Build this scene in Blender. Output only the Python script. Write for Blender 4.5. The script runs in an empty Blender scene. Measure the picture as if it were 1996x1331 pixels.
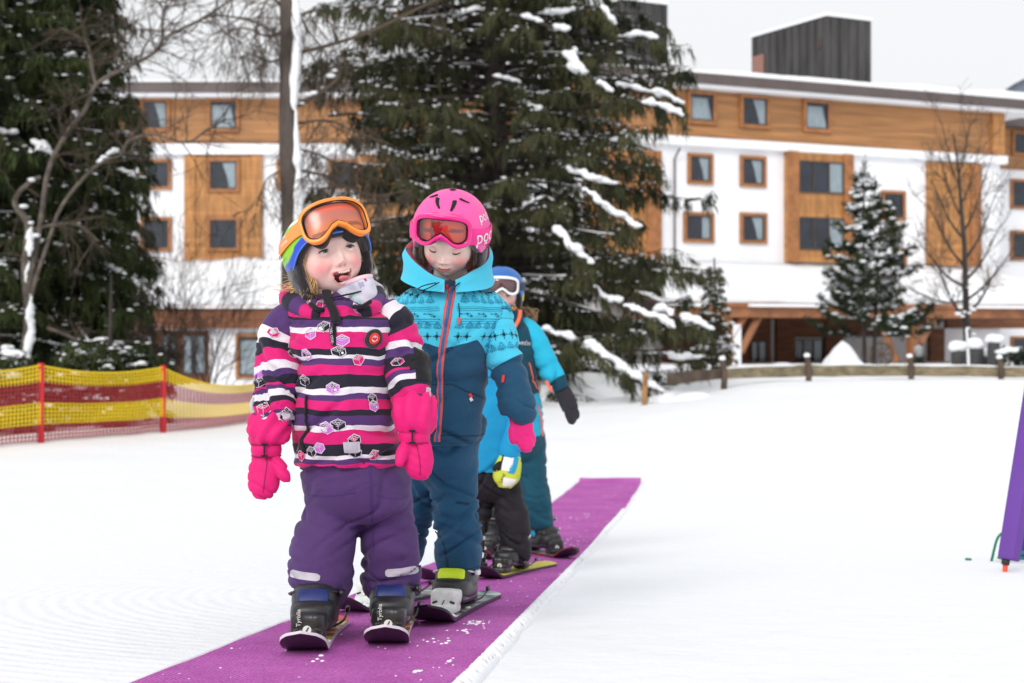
import bpy, math, random
import numpy as np
from mathutils import Matrix, Vector, Euler
R=math.radians
sc=bpy.context.scene
COL=sc.collection
# ------------------------------------------------ camera, sky, sun, exposure
F=50/36*1996; HZ=640.0                      # focal length in photo pixels, horizon row
cd=bpy.data.cameras.new('camera'); cam=bpy.data.objects.new('camera',cd); COL.objects.link(cam)
cd.lens=50; cd.sensor_width=36; cd.shift_y=-(665.5-HZ)/1996
cam.location=(0,0,0); cam.rotation_euler=(R(90),0,0)
cd.clip_start=.05; cd.clip_end=6000
cd.dof.use_dof=True; cd.dof.focus_distance=3.5; cd.dof.aperture_fstop=5.0
sc.camera=cam
w=bpy.data.worlds.new('World'); sc.world=w; w.use_nodes=True
nt=w.node_tree; nt.nodes.clear()
sky=nt.nodes.new('ShaderNodeTexSky'); sky.sky_type='NISHITA'; sky.sun_disc=False
sky.sun_elevation=R(33); sky.sun_rotation=R(204); sky.air_density=1.5; sky.dust_density=4; sky.ozone_density=1
hs=nt.nodes.new('ShaderNodeHueSaturation'); hs.inputs['Saturation'].default_value=.22
mx=nt.nodes.new('ShaderNodeMix'); mx.data_type='RGBA'; mx.inputs[0].default_value=.8
mx.inputs[7].default_value=(9.5,9.6,9.85,1)     # even cloud cover
bg=nt.nodes.new('ShaderNodeBackground'); bg.inputs[1].default_value=.1
wo=nt.nodes.new('ShaderNodeOutputWorld')
nt.links.new(sky.outputs[0],hs.inputs['Color']); nt.links.new(hs.outputs[0],mx.inputs[6])
nt.links.new(mx.outputs[2],bg.inputs[0]); nt.links.new(bg.outputs[0],wo.inputs[0])
sl=bpy.data.lights.new('sun','SUN'); sl.energy=1.4; sl.angle=R(22); sl.color=(1,.97,.92)
so=bpy.data.objects.new('sun',sl); COL.objects.link(so)
so.rotation_euler=(R(57),0,R(-24))
sc.view_settings.view_transform='Standard'; sc.view_settings.look='None'
sc.view_settings.exposure=0.12; sc.view_settings.gamma=1
# ------------------------------------------------ helpers
rng=np.random.default_rng(7)
def P(px,py,d): return np.array([(px-998)*d/F, d, (HZ-py)*d/F])
def lin(r,g,b):
    f=lambda c:(c/255/12.92 if c/255<=.04045 else ((c/255+.055)/1.055)**2.4)
    return (f(r),f(g),f(b),1)
_perm=np.random.default_rng(3).permutation(256); _perm=np.concatenate([_perm,_perm,_perm])
_g=np.random.default_rng(4).normal(size=(256,3)); _g/=np.linalg.norm(_g,axis=1)[:,None]
def noise(p,f=1.0,seed=0.0):
    p=np.asarray(p,float)*f+seed*17.13
    i=np.floor(p).astype(int); t=p-i; i&=255
    u=t*t*t*(t*(t*6-15)+10); r=0
    for a in (0,1):
        for b in (0,1):
            for c in (0,1):
                h=_perm[_perm[_perm[(i[...,0]+a)&255]+((i[...,1]+b)&255)]+((i[...,2]+c)&255)]
                g=_g[h]; dv=t-np.array([a,b,c])
                wgt=(u[...,0] if a else 1-u[...,0])*(u[...,1] if b else 1-u[...,1])*(u[...,2] if c else 1-u[...,2])
                r=r+wgt*(g*dv).sum(-1)
    return r*1.5
class MB:
    def __init__(s): s.V=[];s.n=0;s.F=[];s.UV=[];s.C=[]
    def add(s,V,Fs,mi=0,uv=None,col=None):
        V=np.asarray(V,float).reshape(-1,3); b=s.n; s.V.append(V); s.n+=len(V)
        s.UV.append(np.zeros((len(V),2)) if uv is None else np.asarray(uv,float).reshape(-1,2))
        c=np.ones((len(V),4)) if col is None else np.broadcast_to(np.asarray(col,float),(len(V),4)); s.C.append(c)
        if isinstance(Fs,np.ndarray): s.F.append((Fs+b,mi))
        else:
            d={}
            for f in Fs: d.setdefault(len(f),[]).append(f)
            for k in d: s.F.append((np.array(d[k])+b,mi))
        return s
    def box(s,c,h,M=None,mi=0,col=None):
        v=np.array([[x,y,z] for x in(-1,1) for y in(-1,1) for z in(-1,1)],float)*np.asarray(h)
        if M is not None: v=v@np.asarray(M).T
        return s.add(v+np.asarray(c),np.array([[0,1,3,2],[4,6,7,5],[0,4,5,1],[2,3,7,6],[0,2,6,4],[1,5,7,3]]),mi,col=col)
    def rbox(s,c,h,M=None,mi=0,r=.3,n=4,e=None,col=None):      # rounded box: superellipsoid
        e=e or r
        th=np.linspace(-np.pi/2,np.pi/2,2*n+3); ph=np.linspace(0,2*np.pi,6*n+1)[:-1]
        sp=lambda a:np.sign(a)*np.abs(a)**e
        T,PH=np.meshgrid(th,ph,indexing='ij')
        v=np.stack([sp(np.cos(T))*sp(np.cos(PH)),sp(np.cos(T))*sp(np.sin(PH)),sp(np.sin(T))],-1)*np.asarray(h)
        v=v.reshape(-1,3)
        if M is not None: v=v@np.asarray(M).T
        return s.add(v+np.asarray(c),gridfaces(len(th),len(ph),wrap=True),mi,col=col)
    def sph(s,c,r,n=8,m=12,M=None,mi=0,col=None):
        th=np.linspace(-np.pi/2,np.pi/2,n+1); ph=np.linspace(0,2*np.pi,m+1)[:-1]
        T,PH=np.meshgrid(th,ph,indexing='ij')
        v=(np.stack([np.cos(T)*np.cos(PH),np.cos(T)*np.sin(PH),np.sin(T)],-1)*np.asarray(r)).reshape(-1,3)
        if M is not None: v=v@np.asarray(M).T
        return s.add(v+np.asarray(c),gridfaces(n+1,m,wrap=True),mi,col=col)
    def tube(s,pts,r,n=8,mi=0,cap=True,col=None,sq=1.0):
        pts=np.asarray(pts,float); k=len(pts); r=np.broadcast_to(np.asarray(r,float),(k,))
        t=np.gradient(pts,axis=0); t/=np.linalg.norm(t,axis=1)[:,None]+1e-12
        up=np.array([0,0,1.]) if abs(t[0][2])<.9 else np.array([1.,0,0])
        a=np.cross(t[0],up); a/=np.linalg.norm(a); A=[a]
        for i in range(1,k):
            a=A[-1]-t[i]*(A[-1]@t[i]); a/=np.linalg.norm(a)+1e-12; A.append(a)
        A=np.array(A); B=np.cross(t,A)
        ang=np.linspace(0,2*np.pi,n+1)[:-1]
        v=pts[:,None]+r[:,None,None]*(np.cos(ang)[None,:,None]*A[:,None]+sq*np.sin(ang)[None,:,None]*B[:,None])
        fs=list(map(list,gridfaces(k,n,wrap=True)))
        if cap: fs+= [list(range(n))[::-1],[(k-1)*n+i for i in range(n)]]
        return s.add(v.reshape(-1,3),fs,mi,col=col)
    def quad(s,a,b,c,d,mi=0): return s.add([a,b,c,d],np.array([[0,1,2,3]]),mi)
    def arrays(s):
        return np.concatenate(s.V)
    def mesh(s,name,mats,smooth=True,uv=False,col=False):
        V=np.concatenate(s.V); me=bpy.data.meshes.new(name)
        loops=np.concatenate([f.ravel() for f,_ in s.F]); cnt=np.concatenate([np.full(len(f),f.shape[1]) for f,_ in s.F])
        mi=np.concatenate([np.full(len(f),m) for f,m in s.F])
        me.vertices.add(len(V)); me.vertices.foreach_set('co',V.astype(np.float32).ravel())
        me.loops.add(len(loops)); me.loops.foreach_set('vertex_index',loops.astype(np.int32))
        me.polygons.add(len(cnt)); st=np.concatenate([[0],np.cumsum(cnt)[:-1]])
        me.polygons.foreach_set('loop_start',st.astype(np.int32)); me.polygons.foreach_set('loop_total',cnt.astype(np.int32))
        for m in (mats if isinstance(mats,(list,tuple)) else [mats]): me.materials.append(m)
        me.polygons.foreach_set('material_index',mi.astype(np.int32))
        me.polygons.foreach_set('use_smooth',np.full(len(cnt),smooth))
        if uv:
            l=me.uv_layers.new(name='UVMap'); U=np.concatenate(s.UV)[loops]; l.data.foreach_set('uv',U.astype(np.float32).ravel())
        if col:
            a=me.color_attributes.new('Col','FLOAT_COLOR','POINT'); a.data.foreach_set('color',np.concatenate(s.C).astype(np.float32).ravel())
        me.update(calc_edges=True); me.validate()
        return me
    def build(s,name,mats,parent=None,smooth=True,uv=False,col=False,label=None,kind=None,mods=None):
        o=bpy.data.objects.new(name,s.mesh(name,mats,smooth,uv,col)); return link(o,parent,label,kind)
def link(o,parent=None,label=None,kind=None):
    COL.objects.link(o)
    if parent is not None:
        o.parent=parent; p=parent; T=Vector((0,0,0))
        while p is not None: T+=p.location if p.parent is None else Vector((0,0,0)); p=p.parent
        o.matrix_parent_inverse=Matrix.Translation(-T) if parent.parent is None else Matrix.Identity(4)
        if parent.parent is not None: o.matrix_parent_inverse=Matrix.Identity(4)
    if label: o['label']=label
    if kind: o['kind']=kind
    return o
def gridfaces(r,c,wrap=False,flip=False):
    i=np.arange(r-1)[:,None]; j=np.arange(c if wrap else c-1)[None,:]; j2=(j+1)%c if wrap else j+1
    f=np.stack(np.broadcast_arrays(i*c+j,i*c+j2,(i+1)*c+j2,(i+1)*c+j),-1).reshape(-1,4)
    return f[:,::-1] if flip else f
def thing(name,label,cat,loc=(0,0,0),group=None):
    o=bpy.data.objects.new(name,None); COL.objects.link(o); o.location=loc; o.empty_display_size=.1
    return tag(o,label,cat,group)
def tag(o,label,cat,group=None,kind=None):
    if label: o['label']=label
    if cat: o['category']=cat
    if group: o['group']=group
    if kind: o['kind']=kind
    return o
def structure(o): o['kind']='structure'; return o
def smoothline(pts,n=8):
    p=np.asarray(pts,float); k=len(p)
    if k<3: return np.array([p[0]+(p[-1]-p[0])*t for t in np.linspace(0,1,n)])
    out=[]
    q=np.concatenate([[2*p[0]-p[1]],p,[2*p[-1]-p[-2]]])
    for i in range(k-1):
        a,b,c,d=q[i:i+4]
        for t in np.linspace(0,1,n,endpoint=False):
            out.append(.5*(2*b+(c-a)*t+(2*a-5*b+4*c-d)*t*t+(3*b-a-3*c+d)*t**3))
    out.append(p[-1]); return np.array(out)
def remesh(mb,vox,smooth=4,name='tmp'):
    """one continuous surface from overlapping closed shapes"""
    me=mb.mesh(name,[]); o=bpy.data.objects.new(name,me); COL.objects.link(o)
    m=o.modifiers.new('r','REMESH'); m.mode='VOXEL'; m.voxel_size=vox
    if smooth:
        m2=o.modifiers.new('s','SMOOTH'); m2.factor=.5; m2.iterations=smooth
    dg=bpy.context.evaluated_depsgraph_get(); ev=o.evaluated_get(dg); m3=ev.to_mesh()
    V=np.empty(len(m3.vertices)*3,np.float32); m3.vertices.foreach_get('co',V); V=V.reshape(-1,3).astype(float)
    N=np.empty(len(m3.vertices)*3,np.float32); m3.vertices.foreach_get('normal',N); N=N.reshape(-1,3).astype(float)
    fs=[list(p.vertices) for p in m3.polygons]
    ev.to_mesh_clear(); bpy.data.objects.remove(o); bpy.data.meshes.remove(me)
    return V,N,fs
# ------------------------------------------------ materials
def mat(name,col,rough=.6,var=0,vs=8,bump=0,bs=40,col2=None,spec=.5,sheen=0,metal=0,detail=4,aniso=None,coat=0,weave=0):
    m=bpy.data.materials.new(name); m.use_nodes=True; n=m.node_tree.nodes; L=m.node_tree.links; b=n['Principled BSDF']
    col=tuple(col)+((1,) if len(col)==3 else ())
    b.inputs['Base Color'].default_value=col; b.inputs['Roughness'].default_value=rough
    b.inputs['Specular IOR Level'].default_value=spec; b.inputs['Metallic'].default_value=metal
    if sheen: b.inputs['Sheen Weight'].default_value=sheen; b.inputs['Sheen Roughness'].default_value=.5
    if coat: b.inputs['Coat Weight'].default_value=coat
    tc=n.new('ShaderNodeTexCoord'); src=tc.outputs['Object']
    if aniso:
        mp=n.new('ShaderNodeMapping'); mp.inputs['Scale'].default_value=aniso; L.new(src,mp.inputs[0]); src=mp.outputs[0]
    if var or col2:
        t=n.new('ShaderNodeTexNoise'); t.inputs['Scale'].default_value=vs; t.inputs['Detail'].default_value=detail; L.new(src,t.inputs[0])
        r=n.new('ShaderNodeValToRGB'); r.color_ramp.elements[0].position=.35; r.color_ramp.elements[1].position=.65
        c2=col2 or tuple(min(1,c*(1+var)) for c in col[:3])+(1,); c1=col if col2 else tuple(c*(1-var) for c in col[:3])+(1,)
        r.color_ramp.elements[0].color=c1; r.color_ramp.elements[1].color=tuple(c2)[:3]+(1,)
        L.new(t.outputs[0],r.inputs[0]); L.new(r.outputs[0],b.inputs['Base Color'])
    nrm=None
    if bump:
        t=n.new('ShaderNodeTexNoise'); t.inputs['Scale'].default_value=bs; t.inputs['Detail'].default_value=5; L.new(src,t.inputs[0])
        bu=n.new('ShaderNodeBump'); bu.inputs['Strength'].default_value=bump; bu.inputs['Distance'].default_value=.3/bs
        L.new(t.outputs[0],bu.inputs['Height']); nrm=bu.outputs[0]
    if weave:
        t=n.new('ShaderNodeTexNoise'); t.inputs['Scale'].default_value=700; t.inputs['Detail'].default_value=1; L.new(tc.outputs['Object'],t.inputs[0])
        bu=n.new('ShaderNodeBump'); bu.inputs['Strength'].default_value=weave; bu.inputs['Distance'].default_value=.001
        L.new(t.outputs[0],bu.inputs['Height'])
        if nrm: L.new(nrm,bu.inputs['Normal'])
        nrm=bu.outputs[0]
    if nrm: L.new(nrm,b.inputs['Normal'])
    return m
def vcol_mat(name,rough=.6,spec=.4,bump=0,bs=60,sheen=0,sss=0):
    m=mat(name,(.5,.5,.5),rough,bump=bump,bs=bs,spec=spec,sheen=sheen); n=m.node_tree.nodes
    a=n.new('ShaderNodeAttribute'); a.attribute_name='Col'
    m.node_tree.links.new(a.outputs[0],n['Principled BSDF'].inputs['Base Color'])
    if sss:
        b=n['Principled BSDF']; b.inputs['Subsurface Weight'].default_value=sss; b.inputs['Subsurface Radius'].default_value=(.006,.002,.001); b.inputs['Subsurface Scale'].default_value=.6
    return m
def glass_mat(name,col,mix=.25,rough=.08):
    m=bpy.data.materials.new(name); m.use_nodes=True; n=m.node_tree.nodes; L=m.node_tree.links; n.clear()
    o=n.new('ShaderNodeOutputMaterial'); t=n.new('ShaderNodeBsdfTransparent'); t.inputs[0].default_value=tuple(col)+(1,)
    g=n.new('ShaderNodeBsdfGlossy'); g.inputs['Roughness'].default_value=rough; x=n.new('ShaderNodeMixShader'); x.inputs[0].default_value=mix
    L.new(t.outputs[0],x.inputs[1]); L.new(g.outputs[0],x.inputs[2]); L.new(x.outputs[0],o.inputs[0]); return m
# ------------------------------------------------ snow ground
SNOW=mat('snow',(.90,.915,.94),.75,bump=.12,bs=22,spec=.15)
SNOWC=mat('snow_lump',(.90,.915,.94),.75,bump=.25,bs=14,spec=.15)
_Y=[-8,0,6.5,8,10.5,14.5,18,20,24,26,30,64,150,3000]
_L=[.38,-.42,-1.07,-1.2,-1.39,-1.59,-1.59,-1.5,-1.42,-1.5,-1.7,-2.5,-3,-6]
_M=[.38,-.42,-1.07,-1.2,-1.39,-1.59,-1.52,-1.4,-1.2,-1.2,-1.3,-2.0,-3,-6]
_R=[.38,-.42,-1.07,-1.19,-1.36,-1.5,-1.3,-1.15,-.93,-.9,-1.0,-1.55,-2.6,-6]
def sm(Y,K):
    return sum(np.interp(Y+o*np.clip(np.abs(Y)*.12,.3,3),_Y,K) for o in(-.8,-.4,0,.4,.8))/5
def gz(X,Y):
    X=np.asarray(X,float);Y=np.asarray(Y,float)
    a,b,c=sm(Y,_L),sm(Y,_M),sm(Y,_R)
    t1=np.clip((X+6)/7,0,1); t1=t1*t1*(3-2*t1); t2=np.clip((X-.8)/4,0,1); t2=t2*t2*(3-2*t2)
    z=a+(b-a)*t1+(c-b)*t2
    far=np.clip((Y-9)/9,0,1)
    p=np.stack([X,Y,X*0],-1)
    return z+far*.045*noise(p,.55)+far*.018*noise(p,1.9,2)
def build_ground():
    ys=np.concatenate([np.arange(-8,2,.5),np.arange(2,16,.07),np.arange(16,30,.16),np.arange(30,70,1.5),np.array([80,100,150,250,500,900,1800,3000])])
    xs=np.concatenate([[-3000,-1000,-300,-150,-90],np.arange(-60,-14,3),np.arange(-14,-4,.25),np.arange(-4,4,.1),np.arange(4,16,.25),np.arange(16,60,3),[90,150,300,1000,3000]])
    Yg,Xg=np.meshgrid(ys,xs,indexing='ij')
    V=np.stack([Xg,Yg,gz(Xg,Yg)],-1)
    m=mat('snow_ground',(.90,.915,.94),.8,bump=.05,bs=3,spec=.12); n=m.node_tree.nodes; L=m.node_tree.links; b=n['Principled BSDF']
    tc=n.new('ShaderNodeTexCoord'); sub=n.new('ShaderNodeVectorMath'); sub.operation='SUBTRACT'; sub.inputs[1].default_value=(.15,5.0,0)
    fl=n.new('ShaderNodeVectorMath'); fl.operation='MULTIPLY'; fl.inputs[1].default_value=(1,1,0)
    ln=n.new('ShaderNodeVectorMath'); ln.operation='LENGTH'
    L.new(tc.outputs['Object'],sub.inputs[0]); L.new(sub.outputs[0],fl.inputs[0]); L.new(fl.outputs[0],ln.inputs[0])
    nz=n.new('ShaderNodeTexNoise'); nz.inputs['Scale'].default_value=2.2; nz.inputs['Detail'].default_value=4; L.new(tc.outputs['Object'],nz.inputs[0])
    ad=n.new('ShaderNodeMath'); ad.operation='MULTIPLY_ADD'; ad.inputs[1].default_value=.05; L.new(nz.outputs[0],ad.inputs[0]); L.new(ln.outputs['Value'],ad.inputs[2])
    mu=n.new('ShaderNodeMath'); mu.operation='MULTIPLY'; mu.inputs[1].default_value=2*math.pi/.058; L.new(ad.outputs[0],mu.inputs[0])
    si=n.new('ShaderNodeMath'); si.operation='SINE'; L.new(mu.outputs[0],si.inputs[0])
    # groomed ridges only left of the mat
    sx=n.new('ShaderNodeSeparateXYZ'); L.new(tc.outputs['Object'],sx.inputs[0])
    mr=n.new('ShaderNodeMapRange'); mr.inputs[1].default_value=-.6; mr.inputs[2].default_value=-1.0; L.new(sx.outputs[0],mr.inputs[0])
    mr2=n.new('ShaderNodeMapRange'); mr2.inputs[1].default_value=9.5; mr2.inputs[2].default_value=6.5; L.new(sx.outputs[1],mr2.inputs[0])
    nm=n.new('ShaderNodeMath'); nm.operation='MULTIPLY'; L.new(mr.outputs[0],nm.inputs[0]); L.new(mr2.outputs[0],nm.inputs[1])
    n2=n.new('ShaderNodeMath'); n2.operation='MULTIPLY'; L.new(nm.outputs[0],n2.inputs[0]); L.new(si.outputs[0],n2.inputs[1])
    bu=n.new('ShaderNodeBump'); bu.inputs['Strength'].default_value=.16; bu.inputs['Distance'].default_value=.006; L.new(n2.outputs[0],bu.inputs['Height'])
    g=n.new('ShaderNodeTexNoise'); g.inputs['Scale'].default_value=70; g.inputs['Detail'].default_value=6; L.new(tc.outputs['Object'],g.inputs[0])
    b2=n.new('ShaderNodeBump'); b2.inputs['Strength'].default_value=.25; b2.inputs['Distance'].default_value=.004; L.new(g.outputs[0],b2.inputs['Height'])
    g3=n.new('ShaderNodeTexNoise'); g3.inputs['Scale'].default_value=5; g3.inputs['Detail'].default_value=7; g3.inputs['Roughness'].default_value=.62; L.new(tc.outputs['Object'],g3.inputs[0])
    b3=n.new('ShaderNodeBump'); b3.inputs['Strength'].default_value=.35; b3.inputs['Distance'].default_value=.05; L.new(g3.outputs[0],b3.inputs['Height']); L.new(bu.outputs[0],b3.inputs['Normal'])
    L.new(b3.outputs[0],b2.inputs['Normal']); L.new(b2.outputs[0],b.inputs['Normal'])
    structure(MB().add(V.reshape(-1,3),gridfaces(len(ys),len(xs)),0).build('snow_ground',m))
build_ground()
def build_hills():
    m=mat('hazy_hill_forest',(.035,.05,.075,1),.9,col2=(.16,.19,.24,1),vs=.012,detail=9)  # bluish distance haze is mixed into the forest and snow colours
    xs=np.linspace(150,2000,150); ys=np.linspace(1150,2300,50); Y,X=np.meshgrid(ys,xs,indexing='ij')
    h=np.interp(X,[150,300,450,520,650,900,1300,2000],[0,120,222,258,330,410,300,0])*np.exp(-((Y-1600)/330)**2)*(Y/1600)**.3
    p=np.stack([X,Y,X*0],-1); h=h+14*noise(p,.006)*np.clip(h/80,0,1)+3.5*noise(p,.05)*np.clip(h/80,0,1)
    structure(MB().add(np.stack([X,Y,h-9],-1).reshape(-1,3),gridfaces(50,150)).build('hills',m))
build_hills()
# ------------------------------------------------ purple mat
MATC=[(1.0,-.63),(2.83,-.406),(6.17,-.048),(9,.28),(14.5,1.004)]
def mat_c(Y): return np.interp(Y,[a for a,_ in MATC],[b for _,b in MATC])
def mz(X,Y): return gz(X,Y)+.014
def build_mat():
    ys=np.arange(1.2,14.5,.03); us=np.linspace(-1,1,25)
    Yg,U=np.meshgrid(ys,us,indexing='ij')
    ed=.008*noise(np.stack([Yg,U*0+np.sign(U),Yg*0],-1),1.3)*np.abs(U)
    Xg=mat_c(Yg)+.311*U+ed
    p=np.stack([Xg,Yg,Xg*0],-1)
    Z=gz(Xg,Yg)+.014+.003*noise(p,2.5)+.0015*noise(p,9)
    Z[-3:]+=np.array([.006,.016,.03])[:,None]
    top=np.stack([Xg,Yg,Z],-1); bot=top.copy(); bot[...,2]-=.03
    mb=MB(); r,c=Yg.shape
    uv=np.stack([U*.315,Yg],-1).reshape(-1,2)
    mb.add(top.reshape(-1,3),gridfaces(r,c),0,uv)
    for e in (0,c-1):
        mb.add(np.stack([top[:,e],bot[:,e]],1).reshape(-1,3),gridfaces(r,2,flip=e==0))
    for e in (0,r-1): mb.add(np.stack([top[e],bot[e]],1).reshape(-1,3),gridfaces(c,2,flip=e!=0))
    m=mat('mat_weave',lin(200,95,198),.85,spec=.2); n=m.node_tree.nodes; L=m.node_tree.links; b=n['Principled BSDF']
    uvn=n.new('ShaderNodeUVMap'); s=n.new('ShaderNodeSeparateXYZ'); L.new(uvn.outputs[0],s.inputs[0])
    def wv(o,per,ph=None):
        a=n.new('ShaderNodeMath'); a.operation='MULTIPLY'; a.inputs[1].default_value=2*math.pi/per; L.new(o,a.inputs[0])
        q=n.new('ShaderNodeMath'); q.operation='SINE'; L.new(a.outputs[0],q.inputs[0]); return q.outputs[0]
    a=wv(s.outputs[0],.010); c=wv(s.outputs[1],.013)
    mm=n.new('ShaderNodeMath'); mm.operation='MULTIPLY'; L.new(a,mm.inputs[0]); L.new(c,mm.inputs[1])
    bu=n.new('ShaderNodeBump'); bu.inputs['Strength'].default_value=.9; bu.inputs['Distance'].default_value=.003; L.new(mm.outputs[0],bu.inputs['Height']); L.new(bu.outputs[0],b.inputs['Normal'])
    t=n.new('ShaderNodeTexNoise'); t.inputs['Scale'].default_value=3; t.inputs['Detail'].default_value=8; t.inputs['Roughness'].default_value=.7; tc=n.new('ShaderNodeTexCoord'); L.new(tc.outputs['Object'],t.inputs[0])
    rp=n.new('ShaderNodeValToRGB'); e=rp.color_ramp.elements; e[0].position=.3; e[0].color=lin(206,98,196); e[1].position=.62; e[1].color=lin(232,128,220)
    L.new(t.outputs[0],rp.inputs[0])
    # weave holes darker, dusting of frost
    r2=n.new('ShaderNodeMapRange'); r2.inputs[1].default_value=-1; r2.inputs[2].default_value=.2; r2.inputs[3].default_value=.5; r2.inputs[4].default_value=1.0; L.new(mm.outputs[0],r2.inputs[0])
    ml=n.new('ShaderNodeMix'); ml.data_type='RGBA'; ml.blend_type='MULTIPLY'; ml.inputs[0].default_value=1; L.new(rp.outputs[0],ml.inputs[6]); L.new(r2.outputs[0],ml.inputs[7])
    gn=n.new('ShaderNodeTexNoise'); gn.inputs['Scale'].default_value=150; gn.inputs['Detail'].default_value=3; L.new(tc.outputs['Object'],gn.inputs[0])
    gr=n.new('ShaderNodeMapRange'); gr.inputs[1].default_value=.35; gr.inputs[2].default_value=.65; gr.inputs[3].default_value=.72; gr.inputs[4].default_value=1.15; L.new(gn.outputs[0],gr.inputs[0])
    mg=n.new('ShaderNodeMix'); mg.data_type='RGBA'; mg.blend_type='MULTIPLY'; mg.inputs[0].default_value=1; L.new(ml.outputs[2],mg.inputs[6]); L.new(gr.outputs[0],mg.inputs[7]); ml=mg
    t2=n.new('ShaderNodeTexNoise'); t2.inputs['Scale'].default_value=14; t2.inputs['Detail'].default_value=9; t2.inputs['Roughness'].default_value=.75; L.new(tc.outputs['Object'],t2.inputs[0])
    r3=n.new('ShaderNodeMapRange'); r3.inputs[1].default_value=.66; r3.inputs[2].default_value=.74; r3.inputs[4].default_value=.8; L.new(t2.outputs[0],r3.inputs[0])
    m2=n.new('ShaderNodeMix'); m2.data_type='RGBA'; m2.inputs[7].default_value=(.85,.86,.9,1); L.new(r3.outputs[0],m2.inputs[0]); L.new(ml.outputs[2],m2.inputs[6]); L.new(m2.outputs[2],b.inputs['Base Color'])
    o=mb.build('conveyor_mat',m,uv=True); tag(o,'long purple woven mat laid across the snow under the children','mat')
    # loose snow lying on the mat and the ragged icy lip along its right edge
    mb=MB(); r_=np.random.default_rng(11)
    def crumb(x,y,s,fl=.45): 
        mb.sph((x,y,float(mz(x,y))+s*.15),(s,s*r_.uniform(.7,1.3),s*fl),4,7)
    for px,py,k,sp in ((860,1262,10,30),(925,1224,26,22),(900,1240,8,25),(815,1322,6,12),(1100,1080,14,45),(1140,1030,14,40),(1090,1072,10,30),(1020,1100,10,50),(760,1165,8,40),(905,1300,4,30),(1190,985,10,30),(1230,960,5,20),(640,1300,5,60)):
        for _ in range(k):
            a=px+r_.normal()*sp*.6; b=py+r_.normal()*sp*.12
            d=2772*.42/(b-917) if b>1130 else np.interp(b,[944,1110,1130],[14.5,6.17,5.6])
            x=(a-998)*d/F
            if abs(x-mat_c(d))<.3: crumb(x,d,r_.uniform(.002,.0065))
    for _ in range(260):
        y=r_.uniform(2.5,12); x=mat_c(y)+r_.uniform(-.3,.3); crumb(x,y,r_.uniform(.0015,.004))
    tag(mb.build('snow_crumbs',SNOWC),'loose white snow crumbs scattered over the purple mat','snow',kind='stuff')
    mb=MB(); y=1.6
    while y<11:
        x=mat_c(y)+.315; l=r_.uniform(.008,.019)*(1 if y<6 else .7); wd=r_.uniform(.005,.009)
        z=float(gz(x+.05,y))
        pts=np.array([[x-l*.25,y+.02,z+.016],[x+l*.3,y+.006,z+.017],[x+l,y,z+.010],[x+l*1.6,y-.004,z-.002]])
        mb.tube(smoothline(pts,3),np.interp(np.linspace(0,1,10),[0,.35,1],[.0015,wd,wd*.6]),5); y+=r_.uniform(.016,.03)*(1 if y<5 else 1.6)
    for e in (-1,1):
        ys2=np.arange(1.3,14.4,.04); 
        xx=mat_c(ys2)+e*(.335+.012*noise(np.stack([ys2,ys2*0+e,ys2*0],-1),4))
        pts=np.stack([xx,ys2,gz(xx,ys2)+.001],-1)
        mb.tube(pts,.009+.005*noise(pts,6),8,sq=1)
    tag(mb.build('snow_lip',SNOWC),'low ragged lip of icy snow along the mat edges','snow',kind='stuff')
build_mat()
# ------------------------------------------------ hotel behind the trees
WOODM=mat('larch_cladding',lin(166,117,72),.6,var=.22,vs=1.2,detail=8,aniso=(.35,.35,6),bump=.3,bs=3)
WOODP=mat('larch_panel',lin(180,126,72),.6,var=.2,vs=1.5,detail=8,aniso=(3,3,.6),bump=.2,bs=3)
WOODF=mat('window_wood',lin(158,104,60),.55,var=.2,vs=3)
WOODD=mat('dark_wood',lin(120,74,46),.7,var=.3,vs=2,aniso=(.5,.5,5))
BEAM=mat('beam_wood',lin(146,96,62),.65,var=.25,vs=2)
PLASTER=mat('white_plaster',(.86,.87,.9),.85,var=.03,vs=.6,bump=.1,bs=4)
FASC=mat('fascia_metal',lin(92,82,80),.5,var=.08,vs=1.5)
DARKF=mat('window_dark_frame',lin(70,58,54),.5)
INTER=mat('unlit_room_shade',(.015,.017,.024),.9,var=.6,vs=1.5)
CURT=mat('curtain',(.42,.45,.42),.9,var=.2,vs=6,aniso=(4,4,.4))
GLASS=glass_mat('pane_glass',(.9,.93,.97),.035,.03)
COPPER=mat('copper_edge',lin(150,92,80),.5)
CLADT=mat('tower_metal',lin(74,72,72),.5,var=.3,vs=1,aniso=(2,2,.4),metal=.3)
RED=mat('rust_hatch',lin(150,110,100),.7)
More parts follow.
